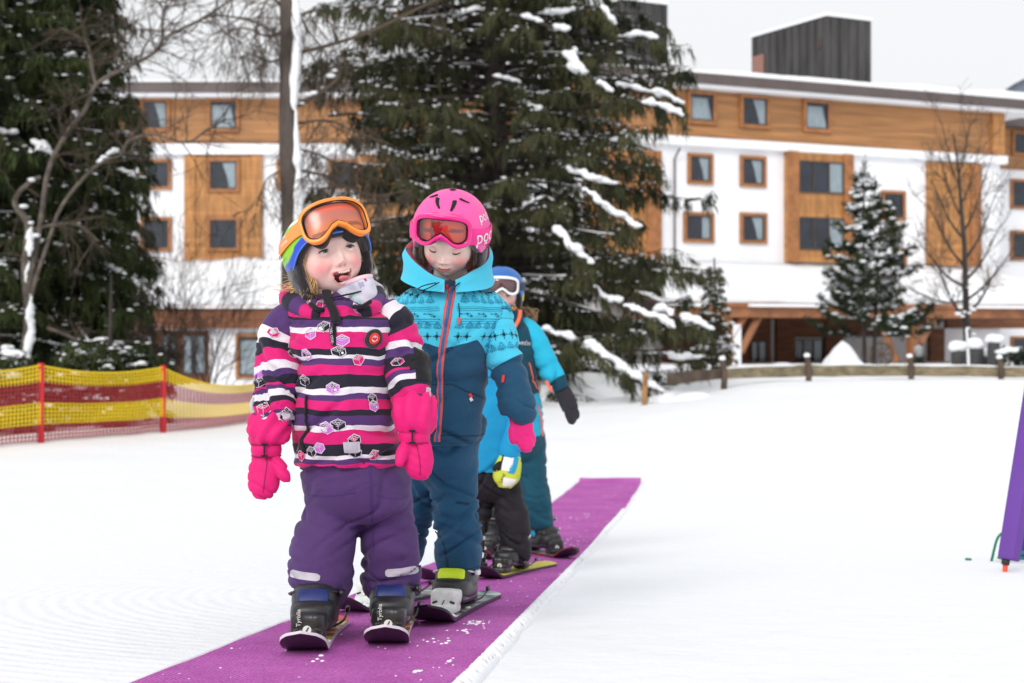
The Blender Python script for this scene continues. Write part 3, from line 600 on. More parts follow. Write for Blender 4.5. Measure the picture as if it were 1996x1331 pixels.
def build_pole():
    d=5.9; b=P(1958,1121,d); g=float(gz(b[0],b[1]))
    PU=mat('pole_foam',lin(102,60,150),.75,bump=.08,bs=120,var=.04,vs=4); OR=mat('spike_orange',lin(240,78,48),.45); BK=mat('pole_cap',(.02,.02,.022),.5); BL=mat('base_blue',lin(40,50,150),.6)
    t=thing('padded_pole','leaning square purple foam pole on an orange spike at the right edge','pole',(b[0],b[1],g))
    dirv=P(2085,300,d+.25)-P(1962,1085,d); dirv/=np.linalg.norm(dirv)
    p0=P(1961,1110,d); base=np.array([b[0],b[1],g-.04])
    MB().tube([base,P(1960,1094,d)],[.009,.011],10).build('spike',OR,t)
    MB().tube([P(1959.5,1100,d),P(1961,1088,d)],.017,12).build('collar',BK,t)
    x=np.array([math.cos(.75),math.sin(.75),0]); x-=dirv*(x@dirv); x/=np.linalg.norm(x); y=np.cross(dirv,x)
    L0=P(1966,1091,d)+np.array([0,.0,0]); h=.035; m=MB(); V=[]; cs=[]
    for sx,sy in((1,1),(-1,1),(-1,-1),(1,-1)):
        for k in range(5):
            a=math.atan2(sy,sx)-math.pi/4+k*math.pi/8; cs.append((sx*(h-.008)+.008*math.cos(a),sy*(h-.008)+.008*math.sin(a)))
    cs=np.array(cs); st=[(-.0,.86),(.006,.97),(.014,1)]+[(l,1) for l in np.linspace(.05,1.75,25)]+[(1.76,.9)]
    for l,k in st: V.append(L0+dirv*l+(cs[:,:1]*x+cs[:,1:]*y)*k)
    fs=list(map(list,gridfaces(len(st),20,wrap=True)))+[list(range(20))[::-1],[(len(st)-1)*20+i for i in range(20)]]
    m.add(np.array(V).reshape(-1,3),fs); m.build('foam_pad',PU,t)
    # guy cord and its blue foot
    GR=mat('cord_green',lin(10,120,90),.6)
    q=lambda px,py,dd:np.array([*P(px,py,dd)[:2],float(gz(*P(px,py,dd)[:2]))+.006])
    c=MB()
    pts=[q(1882,1056,6.6),q(1893,1059,6.58)]; c.tube(smoothline(pts,5),.0055,7)
    a=np.linspace(0,4.4*np.pi,60); cc=q(1978,1063,6.5)
    c.tube(np.stack([cc[0]+.09*np.cos(a)+.006*a,cc[1]+.06*np.sin(a),cc[2]+.004*a],-1),.006,7)
    pp=[q(1932,1060,6.55)+np.array([0,0,-.01]),P(1945,1048,6.5),P(1965,1035,6.5),P(1990,1028,6.5)]; c.tube(smoothline(pp,6),.006,7)
    tag(c.build('guy_cord',GR),'coiled green cord lying on the snow beside the purple pole','cord')
    e=P(1998,1062,6.7); m=MB(); m.rbox((e[0]+.02,e[1],float(gz(e[0],e[1]))+.07),(.055,.055,.085),r=.4); tag(m.build('anchor_bag',BL),'small blue anchor bag behind the purple pole','bag')
build_pole()
# ------------------------------------------------ trees
def needle_mat(name,c1,c2,vs=1.4): 
    m=mat(name,c1,.8,col2=c2,vs=vs,spec=.2,detail=5); return m
NEED=needle_mat('spruce_needles',(.022,.027,.014,1),(.088,.088,.040,1)); NEEDL=needle_mat('spruce_needles_green',(.016,.024,.010,1),(.062,.082,.026,1)); NEEDP=needle_mat('pine_needles',(.018,.03,.016,1),(.055,.07,.03,1))
BARK=mat('bark_dark',(.045,.036,.032),.9,var=.45,vs=6,bump=.8,bs=14,aniso=(1,1,.3)); BARKL=mat('bark_larch',(.075,.058,.05),.9,var=.4,vs=7,bump=.8,bs=14,aniso=(1,1,.3)); BARKP=mat('bark_pale',(.12,.10,.082),.9,var=.4,vs=8,bump=.5,bs=20); TWIG=mat('twig_brown',(.085,.062,.045),.9); CONE=mat('cone_brown',lin(168,112,78),.8,var=.3,vs=25,bump=.6,bs=60)
def ribbons(mb,B,D,l,w,rg,mi=0):
    B=np.asarray(B);n=len(B); D=D/np.linalg.norm(D,axis=1)[:,None]; S=np.cross(D,rg.normal(size=(n,3))); S/=np.linalg.norm(S,axis=1)[:,None]; l=np.broadcast_to(l,(n,))[:,None]; w=np.broadcast_to(w,(n,))[:,None]
    bend=rg.normal(size=(n,3))*l*.08
    V=np.stack([B-S*w*.25,B+D*l*.4+S*w+bend,B+D*l,B+D*l*.4-S*w+bend],1).reshape(-1,3); mb.add(V,np.arange(4*n).reshape(n,4),mi)
def lumps(mb,pts,r,rg,k=1.,flat=.6):
    for q in pts:
        a=r*rg.uniform(.6,1.25)*k; mb.sph(q+rg.normal(size=3)*r*.25+np.array([0,0,a*.3]),(a*rg.uniform(.9,1.5),a*rg.uniform(.9,1.4),a*flat),5,8)
def limb_needles(mb,pts,L,rg,dens,hang,width,spread,lift=0.):
    """hanging sprays along one limb"""
    n=max(4,int(L*dens)); t=rg.uniform(.22,1,n)**.8; idx=t*(len(pts)-1); i=np.clip(idx.astype(int),0,len(pts)-2); f=(idx-i)[:,None]; C=pts[i]*(1-f)+pts[i+1]*f
    d=pts[np.clip(i+1,0,len(pts)-1)]-pts[i]; d/=np.linalg.norm(d,axis=1)[:,None]+1e-9
    side=np.cross(d,[0,0,1.]); side/=np.linalg.norm(side,axis=1)[:,None]+1e-9; sgn=np.where(rg.random(n)<.5,-1,1)[:,None]
    ls=spread*(1.05-.6*t)*rg.uniform(.4,1.1,n); sd=side*sgn*.85+d*.55+np.array([0,0,-.28+lift]); sd/=np.linalg.norm(sd,axis=1)[:,None]
    m=6; q=rg.uniform(.05,1,(n,m)); base=C[:,None]+sd[:,None]*(ls[:,None]*q)[...,None]+np.array([0,0,-1])*(.25*ls[:,None]*q**2)[...,None]
    base=base.reshape(-1,3); D=np.tile([0,0,-1.],(len(base),1))+rg.normal(size=(len(base),3))*.22+np.repeat(sd,m,0)*.35
    h=hang*rg.uniform(.35,1.25,len(base)); ribbons(mb,base,D,h,width*rg.uniform(.6,1.2,len(base)),rg)
    ribbons(mb,base+rg.normal(size=base.shape)*.02,D+rg.normal(size=D.shape)*.3,h*.7,width*.8,rg)
    # the spray twig itself, clothed
    ribbons(mb,C,sd,ls,width*.9,rg)
    return C,sd,ls
def limb_curve(p,az,L,rise,droop,tip,rg,k=9):
    t=np.linspace(0,1,k); a=az+rg.normal()*.08*t; z=L*(rise*t-droop*t**2+tip*t**4); return np.stack([p[0]+np.cos(a)*L*t,p[1]+np.sin(a)*L*t,p[2]+z],-1)
def spruce(name,label,x,y,H,Rb,seed,zmax,nl,dens=9,hang=.28,width=.02,spread=.55,snowp=.3,snowr=.07,feat=(),m=None,bark=BARK,trunk=.2,cones=0,hmin=.3,group=None,pw=.75,lift=0.,droop=.42,back=1.0,conearea=None):
    rg=np.random.default_rng(seed); g=float(gz(x,y)); t=thing(name,label,'tree',(x,y,g),group); nd=MB(); br=MB(); sn=MB(); tips=[]
    zz=np.linspace(g-.2,g+min(H,zmax+1.5),24); br_t=MB(); br_t.tube(np.stack([x+.04*noise(np.stack([zz,zz*0,zz*0],-1),.6),y+0*zz,zz],-1),trunk*(1-(zz-g)/H)*.95+.015,12)
    br_t.build('trunk',bark,t)
    for i in range(nl):
        h=hmin+(zmax-hmin)*((i+rg.random())/nl); L=Rb*(max(.02,1-h/H))**pw*rg.uniform(.62,1.08); az=i*2.399+rg.normal()*.3
        if rg.random()>back and math.sin(az)>.3: continue
        p=limb_curve((x,y,g+h),az,L,.12,droop*rg.uniform(.7,1.25),.16,rg); p[:,2]=np.maximum(p[:,2],gz(p[:,0],p[:,1])+.05)
        br.tube(p,np.linspace(max(.035*L/2,.012),.006,len(p)),5,cap=False); C,sd,ls=limb_needles(nd,p,L,rg,dens,hang,width,spread,lift)
        if rg.random()<snowp*1.2:
            kk=int(rg.integers(3,len(p))); qq=p[:kk]+np.array([0,0,.02]); sn.tube(qq,np.maximum(.022*(1+.8*noise(qq,5)),.006),6,sq=.7)
        if rg.random()<snowp:
            a=rg.uniform(.25,.6); tt=np.arange(a,min(1,a+rg.uniform(.25,.6)),.05); q=np.stack([np.interp(tt,np.linspace(0,1,len(p)),p[:,k]) for k in range(3)],-1); lumps(sn,q,snowr*rg.uniform(.5,1.1),rg)
        k=rg.random(len(C))<snowp*.35; lumps(sn,(C+sd*ls[:,None]*.5)[k],snowr*.55,rg)
        k=rg.random(len(C))<snowp*.75
        for q in (C+sd*ls[:,None]*.6)[k]: a=rg.uniform(.010,.026); sn.sph(q+np.array([0,0,.02]),(a*rg.uniform(1,3),a*rg.uniform(1,2.5),a*.6),3,6)
        tips.append((p[-2],p[-1],C))
    fs=MB()
    for pts,r in feat:
        p=smoothline(pts,7); L=np.linalg.norm(np.diff(p,axis=0),axis=1).sum(); br.tube(p,np.linspace(.035,.012,len(p)),6,cap=False); limb_needles(nd,p,L,rg,dens*1.2,hang,width,spread*.75,lift)
        seg=np.interp(np.arange(0,L,.03),np.concatenate([[0],np.cumsum(np.linalg.norm(np.diff(p,axis=0),axis=1))]),np.arange(len(p))); ii=np.clip(seg.astype(int),0,len(p)-2); ff=(seg-ii)[:,None]; q=p[ii]*(1-ff)+p[ii+1]*ff
        env=.55+.45*np.sin(np.linspace(.3,2.9,len(q))); env=env*(1+.55*noise(q,5.5))
        g_=noise(q,2.2,3)
        for qq,e,h_ in zip(q,env,g_):
            if h_<-.22: continue
            lumps(fs,[qq+np.array([0,0,r*.3])],r*.8*e,rg,1,.65)
    if fs.n:
        V,N,f=remesh(fs,.028,2); sn.add(V+N*(.035*noise(V,9))[:,None],f)
    br.build('branches',bark,t); nd.build('crown',m or NEED,t,smooth=False)
    if sn.n: sn.build('snow',SNOWC,t,kind='stuff')
    if cones:
        proto=None
        for i in range(cones):
            p=tips[int(rg.integers(len(tips)))][2]; q=p[int(rg.integers(len(p)))]+np.array([0,-.08,-.1])
            if conearea is not None and not conearea(q): continue
            if proto is None:
                c=MB(); 
                for j in range(4): 
                    o=rg.normal(size=3)*np.array([.06,.05,.02]); c.tube([o,o+np.array([0,0,-.03]),o+np.array([0,0,-.08]),o+np.array([rg.normal()*.01,0,-.13])],[.012,.022,.02,.006],7)
                proto=c.mesh('cone_cluster',CONE)
            o=bpy.data.objects.new('cone_cluster',proto); COL.objects.link(o); o.parent=t; o.location=(q[0]-x,q[1]-y,q[2]-g); o.rotation_euler=(0,0,rg.uniform(0,6)); o.scale=(1,1,rg.uniform(.8,1.3))
    return t
def px_line(pts,d,dz=0): return np.array([P(a,b,d) for a,b in pts])
def twiggy(mb,p0,d0,L,r,rg,depth,drop=.0,ang=.6,minr=.0035):
    k=5; pts=[np.array(p0,float)]; d=np.array(d0,float)
    for i in range(k-1):
        d=d+rg.normal(size=3)*.13+np.array([0,0,-drop]); d/=np.linalg.norm(d); pts.append(pts[-1]+d*L/(k-1))
    pts=np.array(pts); mb.tube(pts,np.maximum(np.linspace(r,r*.5,k),minr),5 if r>.01 else 3,cap=False)
    if depth<=0: return
    for _ in range(3 if depth>1 else 4):
        i=int(rg.integers(1,k)); e=rg.normal(size=3); e-=d*(e@d); e/=np.linalg.norm(e)+1e-9; nd=d*math.cos(ang)+e*math.sin(ang)*rg.uniform(.7,1.2)
        twiggy(mb,pts[i],nd/np.linalg.norm(nd),L*rg.uniform(.45,.75),r*.55,rg,depth-1,drop,ang,minr)
def build_trees():
    d=24.6
    F_=lambda pts,r,dd=d:(px_line(pts,dd),r)
    feat=[F_([(1000,28),(1075,52),(1100,62),(1120,108)],.10,24.3),F_([(1050,30),(1120,24),(1165,14),(1195,48)],.10,24.6),F_([(1098,90),(1125,135),(1160,160),(1192,182)],.10,23.9),F_([(1205,168),(1255,180),(1300,190),(1332,206)],.09,24.8),F_([(1245,200),(1290,212),(1335,228)],.085,24.3),
      F_([(1205,75),(1245,72),(1288,78)],.09,25.2),F_([(1190,275),(1230,280),(1272,292)],.06,24.6),F_([(1105,330),(1150,348),(1205,362)],.075,24.1),F_([(1138,372),(1180,405),(1246,448)],.085,23.6),F_([(1085,445),(1115,485),(1152,515)],.10,23.4),F_([(1160,560),(1180,580),(1240,600)],.07,24),
      F_([(1218,598),(1255,615),(1285,620),(1312,640)],.09,23.5),F_([(1280,605),(1330,622),(1392,646)],.10,24.0),F_([(1060,645),(1140,672),(1200,712),(1240,740),(1302,772)],.105,23.2),F_([(1240,570),(1300,590),(1345,575)],.06,24.5),F_([(960,150),(1000,160),(1015,165)],.08,25),F_([(640,225),(690,222),(765,230)],.05,25.5),F_([(900,30),(935,20),(960,35)],.07,24.8),F_([(1020,405),(1060,385),(1080,395)],.06,24.5),
      F_([(1340,390),(1370,385),(1385,375)],.06,24.6),F_([(1290,690),(1330,700),(1370,700)],.07,24.4)]
    c=P(965,785,27); 
    spruce('spruce_tree','large snow laden spruce with hanging brown cones in the middle behind the children','x' and c[0],c[1],24,4.25,21,13.5,400,dens=10,hang=.34,width=.016,spread=.72,snowp=.42,snowr=.05,feat=feat,trunk=.27,cones=95,hmin=.15,droop=.34,pw=.6,conearea=lambda q:q[1]<27)
    # dark trees along the left margin
    g='dark spruces at the left edge'
    def fl(pts,r,dd): return (px_line(pts,dd),r)
    c=P(-30,760,24.5); spruce('spruce_tree','dark green spruce at the far left edge with heavy snow clumps',c[0],c[1],22,2.6,31,12,305,dens=13,hang=.3,width=.018,spread=.6,snowp=.3,snowr=.06,feat=[fl([(0,262),(35,268),(55,290)],.12,23.6),fl([(62,280),(85,295),(105,310)],.11,23.5),fl([(0,520),(20,535),(32,548)],.10,23.6)],m=NEEDL,trunk=.26,droop=.4,pw=.55,group=g)
    c=P(132,760,25); spruce('spruce_tree','slimmer dark spruce standing just right of the edge spruce, behind the pale trunk',c[0],c[1],20,1.5,32,11.5,280,dens=14,hang=.34,width=.017,spread=.5,snowp=.28,snowr=.05,feat=[fl([(130,570),(165,640),(200,690),(250,722)],.06,28),fl([(178,615),(200,625)],.07,28)],m=NEEDL,trunk=.2,droop=.5,pw=.45,group=g)
    c=P(60,770,33); spruce('spruce_tree','shadowy spruce farthest back between the two left spruces',c[0],c[1],22,2.6,33,12.5,195,dens=11,hang=.4,width=.024,spread=.7,snowp=.05,trunk=.2,droop=.45,pw=.5,group=g)
    c=P(215,800,21.9); spruce('spruce_tree','low bushy spruce sapling hidden behind the middle of the net',c[0],c[1],2.3,1.15,36,1.3,70,dens=14,hang=.22,width=.017,spread=.4,snowp=.35,snowr=.07,m=NEEDL,trunk=.05,hmin=.06,droop=.25,group=g,pw=.6)
    c=P(-5,800,20.6); spruce('spruce_tree','low spruce sapling behind the net at the picture edge',c[0],c[1],2.0,.95,37,1.2,60,dens=14,hang=.22,width=.017,spread=.4,snowp=.4,snowr=.07,m=NEEDL,trunk=.05,hmin=.06,droop=.25,group=g,pw=.6)
    c=P(252,745,31); spruce('spruce_tree','thin low spruce beside the left porch with drooping twigs',c[0],c[1],7.5,1.25,34,6.8,90,dens=12,hang=.34,width=.016,spread=.4,snowp=.12,snowr=.05,m=NEED,trunk=.1,droop=.45,group=g)
    c=P(1392,752,30); spruce('small_spruce','small bushy spruce beside the porch post, snow on its branches',c[0],c[1],2.5,.62,35,2.3,60,dens=16,hang=.12,width=.016,spread=.26,snowp=.35,snowr=.055,m=NEED,trunk=.06,hmin=.1,droop=.1,lift=.2)
    # pale deciduous tree with snow, arching over the left roof
    rg=np.random.default_rng(8); d=23.0; s=d/F; b=P(48,745,d); t=thing('bare_tree','pale bare tree with snowy trunk arching from the left edge over the hotel','tree',(b[0],b[1],float(gz(b[0],b[1]))))
    tr=MB(); tw=MB(); sn=MB()
    def limb(pts,r0,r1,n,tl,dd=d,drop=.03,depth=2):
        p=smoothline(px_line(pts,dd),6); p=p+noise(p,1.5)[:,None]*np.array([.02,.1,.02]); tr.tube(p,np.linspace(r0,r1,len(p))*s,9)
        for _ in range(n):
            i=int(rg.integers(len(p)//5,len(p))); dr=p[min(i+1,len(p)-1)]-p[i-1]; dr/=np.linalg.norm(dr)+1e-9; e=rg.normal(size=3); e/=np.linalg.norm(e); q=dr*.5+e*.8+np.array([0,0,.1]); twiggy(tw,p[i],q/np.linalg.norm(q),tl*rg.uniform(.5,1.2),.012,rg,depth,drop)
        return p
    trunkp=limb([(46,752),(52,680),(56,600),(48,520),(56,450),(44,420),(30,400),(34,378),(62,352),(80,345)],11,4,6,.5)
    A=limb([(52,600),(70,480),(95,330),(128,262),(165,215),(190,165),(250,130),(300,100),(318,75),(395,36),(445,0),(480,-25)],6,1.8,44,.75)
    limb([(56,600),(110,420),(185,326),(235,302),(250,275),(300,262),(365,277),(405,252),(440,232)],4.2,1.5,30,.7)
    limb([(190,165),(180,120),(165,80),(120,55)],4,2,12,.5); limb([(312,85),(315,40),(330,-10)],3,1.5,16,.6); limb([(255,128),(225,110),(250,80),(260,50)],3,1.2,12,.5); limb([(58,448),(110,438),(150,440),(190,470)],4,2,14,.6); limb([(90,640),(140,660),(185,690),(240,720)],4,1.6,14,.5); limb([(395,36),(430,30),(500,45),(545,70)],2.5,1.2,22,.6)
    tr.build('trunk',BARKP,t); tw.build('twigs',TWIG,t)
    q=smoothline(px_line([(64,440),(58,470),(60,500),(52,525),(60,580),(62,640),(56,700),(54,742)],d-.1),8); nq=len(q)
    for i0,i1,rr in((0,int(nq*.30),.062),(int(nq*.34),int(nq*.52),.036),(int(nq*.56),nq,.058)):
        k_=q[i0:i1]+np.array([0,-.05,0]); tp=np.minimum(1,np.minimum(np.arange(len(k_))+.4,len(k_)-.6-np.arange(len(k_)))/5.); m=MB().tube(smoothline(k_,4),np.repeat(rr*tp,4)[:(len(k_)-1)*4+1],14); m.V[0]=m.V[0]+.05*noise(m.V[0],4.5)[:,None]*np.array([1,.4,.3])+.028*noise(m.V[0],13)[:,None]*np.array([1,.5,.5]); sn.add(m.V[0],list(map(list,m.F[0][0]))+[list(f) for F_2 in m.F[1:] for f in F_2[0]]); lumps(sn,px_line([(195,316),(205,308),(215,300),(225,294),(150,225),(205,160),(62,352)],d),.05,rg); lumps(sn,px_line([(62,436),(70,462),(45,405)],d-.1),.05,rg)
    sn.build('snow',SNOWC,t,kind='stuff')
    # larch with a snow plastered trunk
    d=21.5; s=d/F; b=P(568,830,d); t=thing('larch_tree','bare larch with dark trunk plastered with snow down its right side','tree',(b[0],b[1],float(gz(b[0],b[1])))); rg=np.random.default_rng(9)
    tr=MB(); p=smoothline(px_line([(570,850),(569,600),(568,400),(562,250),(563,100),(560,-80),(562,-260)],d),10); tr.tube(p,(np.linspace(22,15,len(p))+2*noise(p,2.2))*s,14); tr.build('trunk',BARKL,t)
    sn=MB(); k=np.linspace(-100,440,90); e=np.interp(k,[-100,0,60,120,165,200,215,240,280,315,330,345,380,440],[11,12,13,14,15,12,3,5,9,16,6,8,15,9]); q=np.array([P(571+ (5 if y<215 else 9)+3*math.sin(y/47),y,d-.12) for y in k]); sn.tube(q,(e*1.15+5*noise(q,4))*s,9,sq=.6); lumps(sn,px_line([(600,188),(612,182),(625,172),(585,203),(645,148),(655,138)],d),.05,rg); sn.build('snow',SNOWC,t,kind='stuff')
    br=MB()
    def lb(pts,r0,r1,n,tl,drop=.12,dd=d):
        p=smoothline(px_line(pts,dd),6); br.tube(p,np.linspace(r0,r1,len(p))*s,7)
        for _ in range(n):
            i=int(rg.integers(2,len(p))); e=rg.normal(size=3)*np.array([1,1,.4])+np.array([0,0,-.6]); e/=np.linalg.norm(e); twiggy(br,p[i],e,tl*rg.uniform(.5,1.2),.008,rg,2,drop)
    lb([(580,203),(615,186),(656,155),(660,126)],6,3,10,.5); lb([(580,103),(650,85),(725,60),(820,14),(880,-15)],4,2.5,16,.5); lb([(575,40),(610,20),(640,40),(665,90)],3,1.5,14,.6); lb([(555,60),(520,70),(480,55),(430,60)],3,1,22,.6); lb([(555,110),(525,120),(490,105),(470,115)],2.5,1,16,.5); lb([(555,20),(530,-5),(510,20),(500,70)],3,1,16,.6); lb([(580,20),(600,60),(630,95),(640,130)],2,1,14,.5); lb([(580,240),(640,235),(700,260),(760,280)],3,1.2,30,.7); lb([(580,330),(640,345),(720,380),(800,370)],3,1.2,30,.7); lb([(552,330),(520,350),(500,400)],2,1,12,.5); lb([(580,290),(620,300),(680,330)],2.5,1,26,.6)
    br.build('branches',TWIG,t)
    # bare shrub in front of the left porch
    rg=np.random.default_rng(10); b=P(330,770,30); g=float(gz(b[0],b[1])); 
    for (x0,n,L,lb_) in((300,26,2.1,'tall tangle of bare twigs left of the porch window'),(395,16,1.5,'sparser bare shrub in front of the left porch wall')):
        b=P(x0,770,30); g=float(gz(b[0],b[1])); t=thing('bare_shrub',lb_,'shrub',(b[0],b[1],g)); m=MB()
        for _ in range(n):
            dr=np.array([rg.normal()*.32,rg.normal()*.3,1.]); dr/=np.linalg.norm(dr); twiggy(m,b*[1,1,0]+[rg.normal()*.15,rg.normal()*.1,g],dr,L*rg.uniform(.7,1.3),.014,rg,3,.0,.45)
        m.build('twigs',TWIG,t)
    # young pine with upswept branches
    rg=np.random.default_rng(12); c=P(1692,716,38); g=float(gz(c[0],c[1])); H=P(0,332,38)[2]-g; t=thing('young_pine','young green pine with upswept snowy branches in front of the porch','tree',(c[0],c[1],g)); nd=MB(); br=MB(); sn=MB(); tk=MB()
    for xo,hh,lean in((-.1,H,-.02),(.14,H*.86,.22)):
        z=np.linspace(g-.1,g+hh,12); tx=c[0]+xo+lean*(z-g)/hh; tk.tube(np.stack([tx,z*0+c[1],z],-1),np.linspace(.065,.018,12),8)
        n=16
        for i in range(n):
            h=hh*(.2+.8*i/n); k=4 if i<n-2 else 3
            for j in range(k):
                L=(1.75*(1-h/hh)**.8+.16)*rg.uniform(.6,1.1); az=rg.uniform(0,6.28); p=limb_curve((np.interp(h,z-g,tx),c[1],g+h),az,L,.05,.1,.32,rg,7); br.tube(p,np.linspace(.022,.008,7),5,cap=False)
                m=int(16+34*L); tt=rg.uniform(.3,1,m)**.7; ii=tt*6; i0=np.clip(ii.astype(int),0,5); f=(ii-i0)[:,None]; C=p[i0]*(1-f)+p[i0+1]*f+rg.normal(size=(m,3))*.05
                B=np.repeat(C,7,0); D=rg.normal(size=(len(B),3))+np.array([0,0,.5])+(p[-1]-p[-3])/np.linalg.norm(p[-1]-p[-3])*.8; ribbons(nd,B,D,.13*rg.uniform(.6,1.2,len(B)),.012,rg)
                for q in p[2:6]:
                    if rg.random()<.7: a=rg.uniform(.03,.07); sn.sph(q+rg.normal(size=3)*.05+np.array([0,-.02,.06]),(a*1.8,a*1.5,a*.7),4,7)
                if rg.random()<.38 and i<n-3:
                    qq=smoothline(p[3:],4)[:int(rg.integers(5,13))]; lumps(sn,qq+np.array([0,-.03,.05]),.06,rg,1,.7)
    B=np.array([[c[0]-.1,c[1],g+H]]*60)+rg.normal(size=(60,3))*np.array([.03,.03,.12]); ribbons(nd,B,rg.normal(size=(60,3))*.5+np.array([0,0,1]),.16,.012,rg)
    tk.build('trunk',BARK,t); br.build('branches',BARK,t); nd.build('crown',NEEDP,t,smooth=False); sn.build('snow',SNOWC,t,kind='stuff')
    # slender bare tree on the right
    rg=np.random.default_rng(14); d=37.; s=d/F; b=P(1885,716,d); t=thing('bare_tree','slender leafless tree with fine twigs in front of the right porch and planters','tree',(b[0],b[1],float(gz(b[0],b[1])))); tr=MB(); tw=MB(); sn=MB()
    p=smoothline(px_line([(1887,725),(1884,640),(1882,560),(1880,480),(1873,400),(1868,330),(1858,260)],d),6); tr.tube(p,np.linspace(8,1.5,len(p))*s,9)
    for y0,x1,y1,r in((620,1822,505,4),(610,1945,520,4),(560,1790,470,3.5),(545,1950,440,3.5),(520,1810,400,3.2),(500,1940,380,3),(470,1815,350,3),(450,1925,330,2.6),(420,1830,300,2.4),(400,1910,280,2.2),(360,1838,250,2),(340,1890,240,1.8),(580,1985,470,3),(590,1770,560,2.6)):
        i=np.argmin(np.abs(HZ-F*p[:,2]/p[:,1]-y0)); e=P(x1,y1,d+rg.normal()*.8); mid=(p[i]*.55+e*.45)+np.array([0,0,-.18]); q=smoothline([p[i],mid,e],6); tr.tube(q,np.linspace(r,.9,len(q))*s,6)
        for _ in range(9):
            k=int(rg.integers(3,len(q))); dr=q[-1]-q[0]; dr/=np.linalg.norm(dr); ee=rg.normal(size=3); ee/=np.linalg.norm(ee); v=dr*.7+ee*.6+np.array([0,0,.25]); twiggy(tw,q[k],v/np.linalg.norm(v),.75*rg.uniform(.5,1.1),.010,rg,2,-.02,.5,.0045)
    tr.build('trunk',BARK,t); tw.build('twigs',TWIG,t)
    lumps(sn,px_line([(1882,610),(1876,618),(1890,612),(1898,605),(1868,612),(1900,650),(1886,640),(1892,560),(1852,580)],d-.1),.07,rg); q=smoothline(px_line([(1888,715),(1886,670),(1884,640)],d-.1),6); sn.tube(q,.035,7); sn.build('snow',SNOWC,t,kind='stuff')
    # snow banks behind the net and under the trees
    for k,(x,y,dd,w_,h,lb_) in enumerate(((430,815,24.5,1.3,.55,'long snow bank behind the sagging net by the striped child'),(250,835,22.,.55,.4,'small snow mound behind the middle of the net'),(30,835,21.,.45,.4,'low snow mound behind the net at the left edge'),(1110,775,25.5,1.5,.45,'snow drift under the big spruce'),(1330,765,23.2,.6,.16,'low drift where the spruce branch touches the snow'))):
        c=P(x,y,dd); g=float(gz(c[0],c[1])); m=MB(); m.sph((0,0,0),(1,1,1),16,26); v=m.V[0]; v=v*(1+.22*noise(v*1.3+k*3.1,1.6)[:,None]); m.V[0]=v*np.array([w_,.7*w_,h])+np.array([c[0],c[1],g-.05]); tag(m.build('snow_bank',SNOWC),lb_,'snow bank')
build_trees()
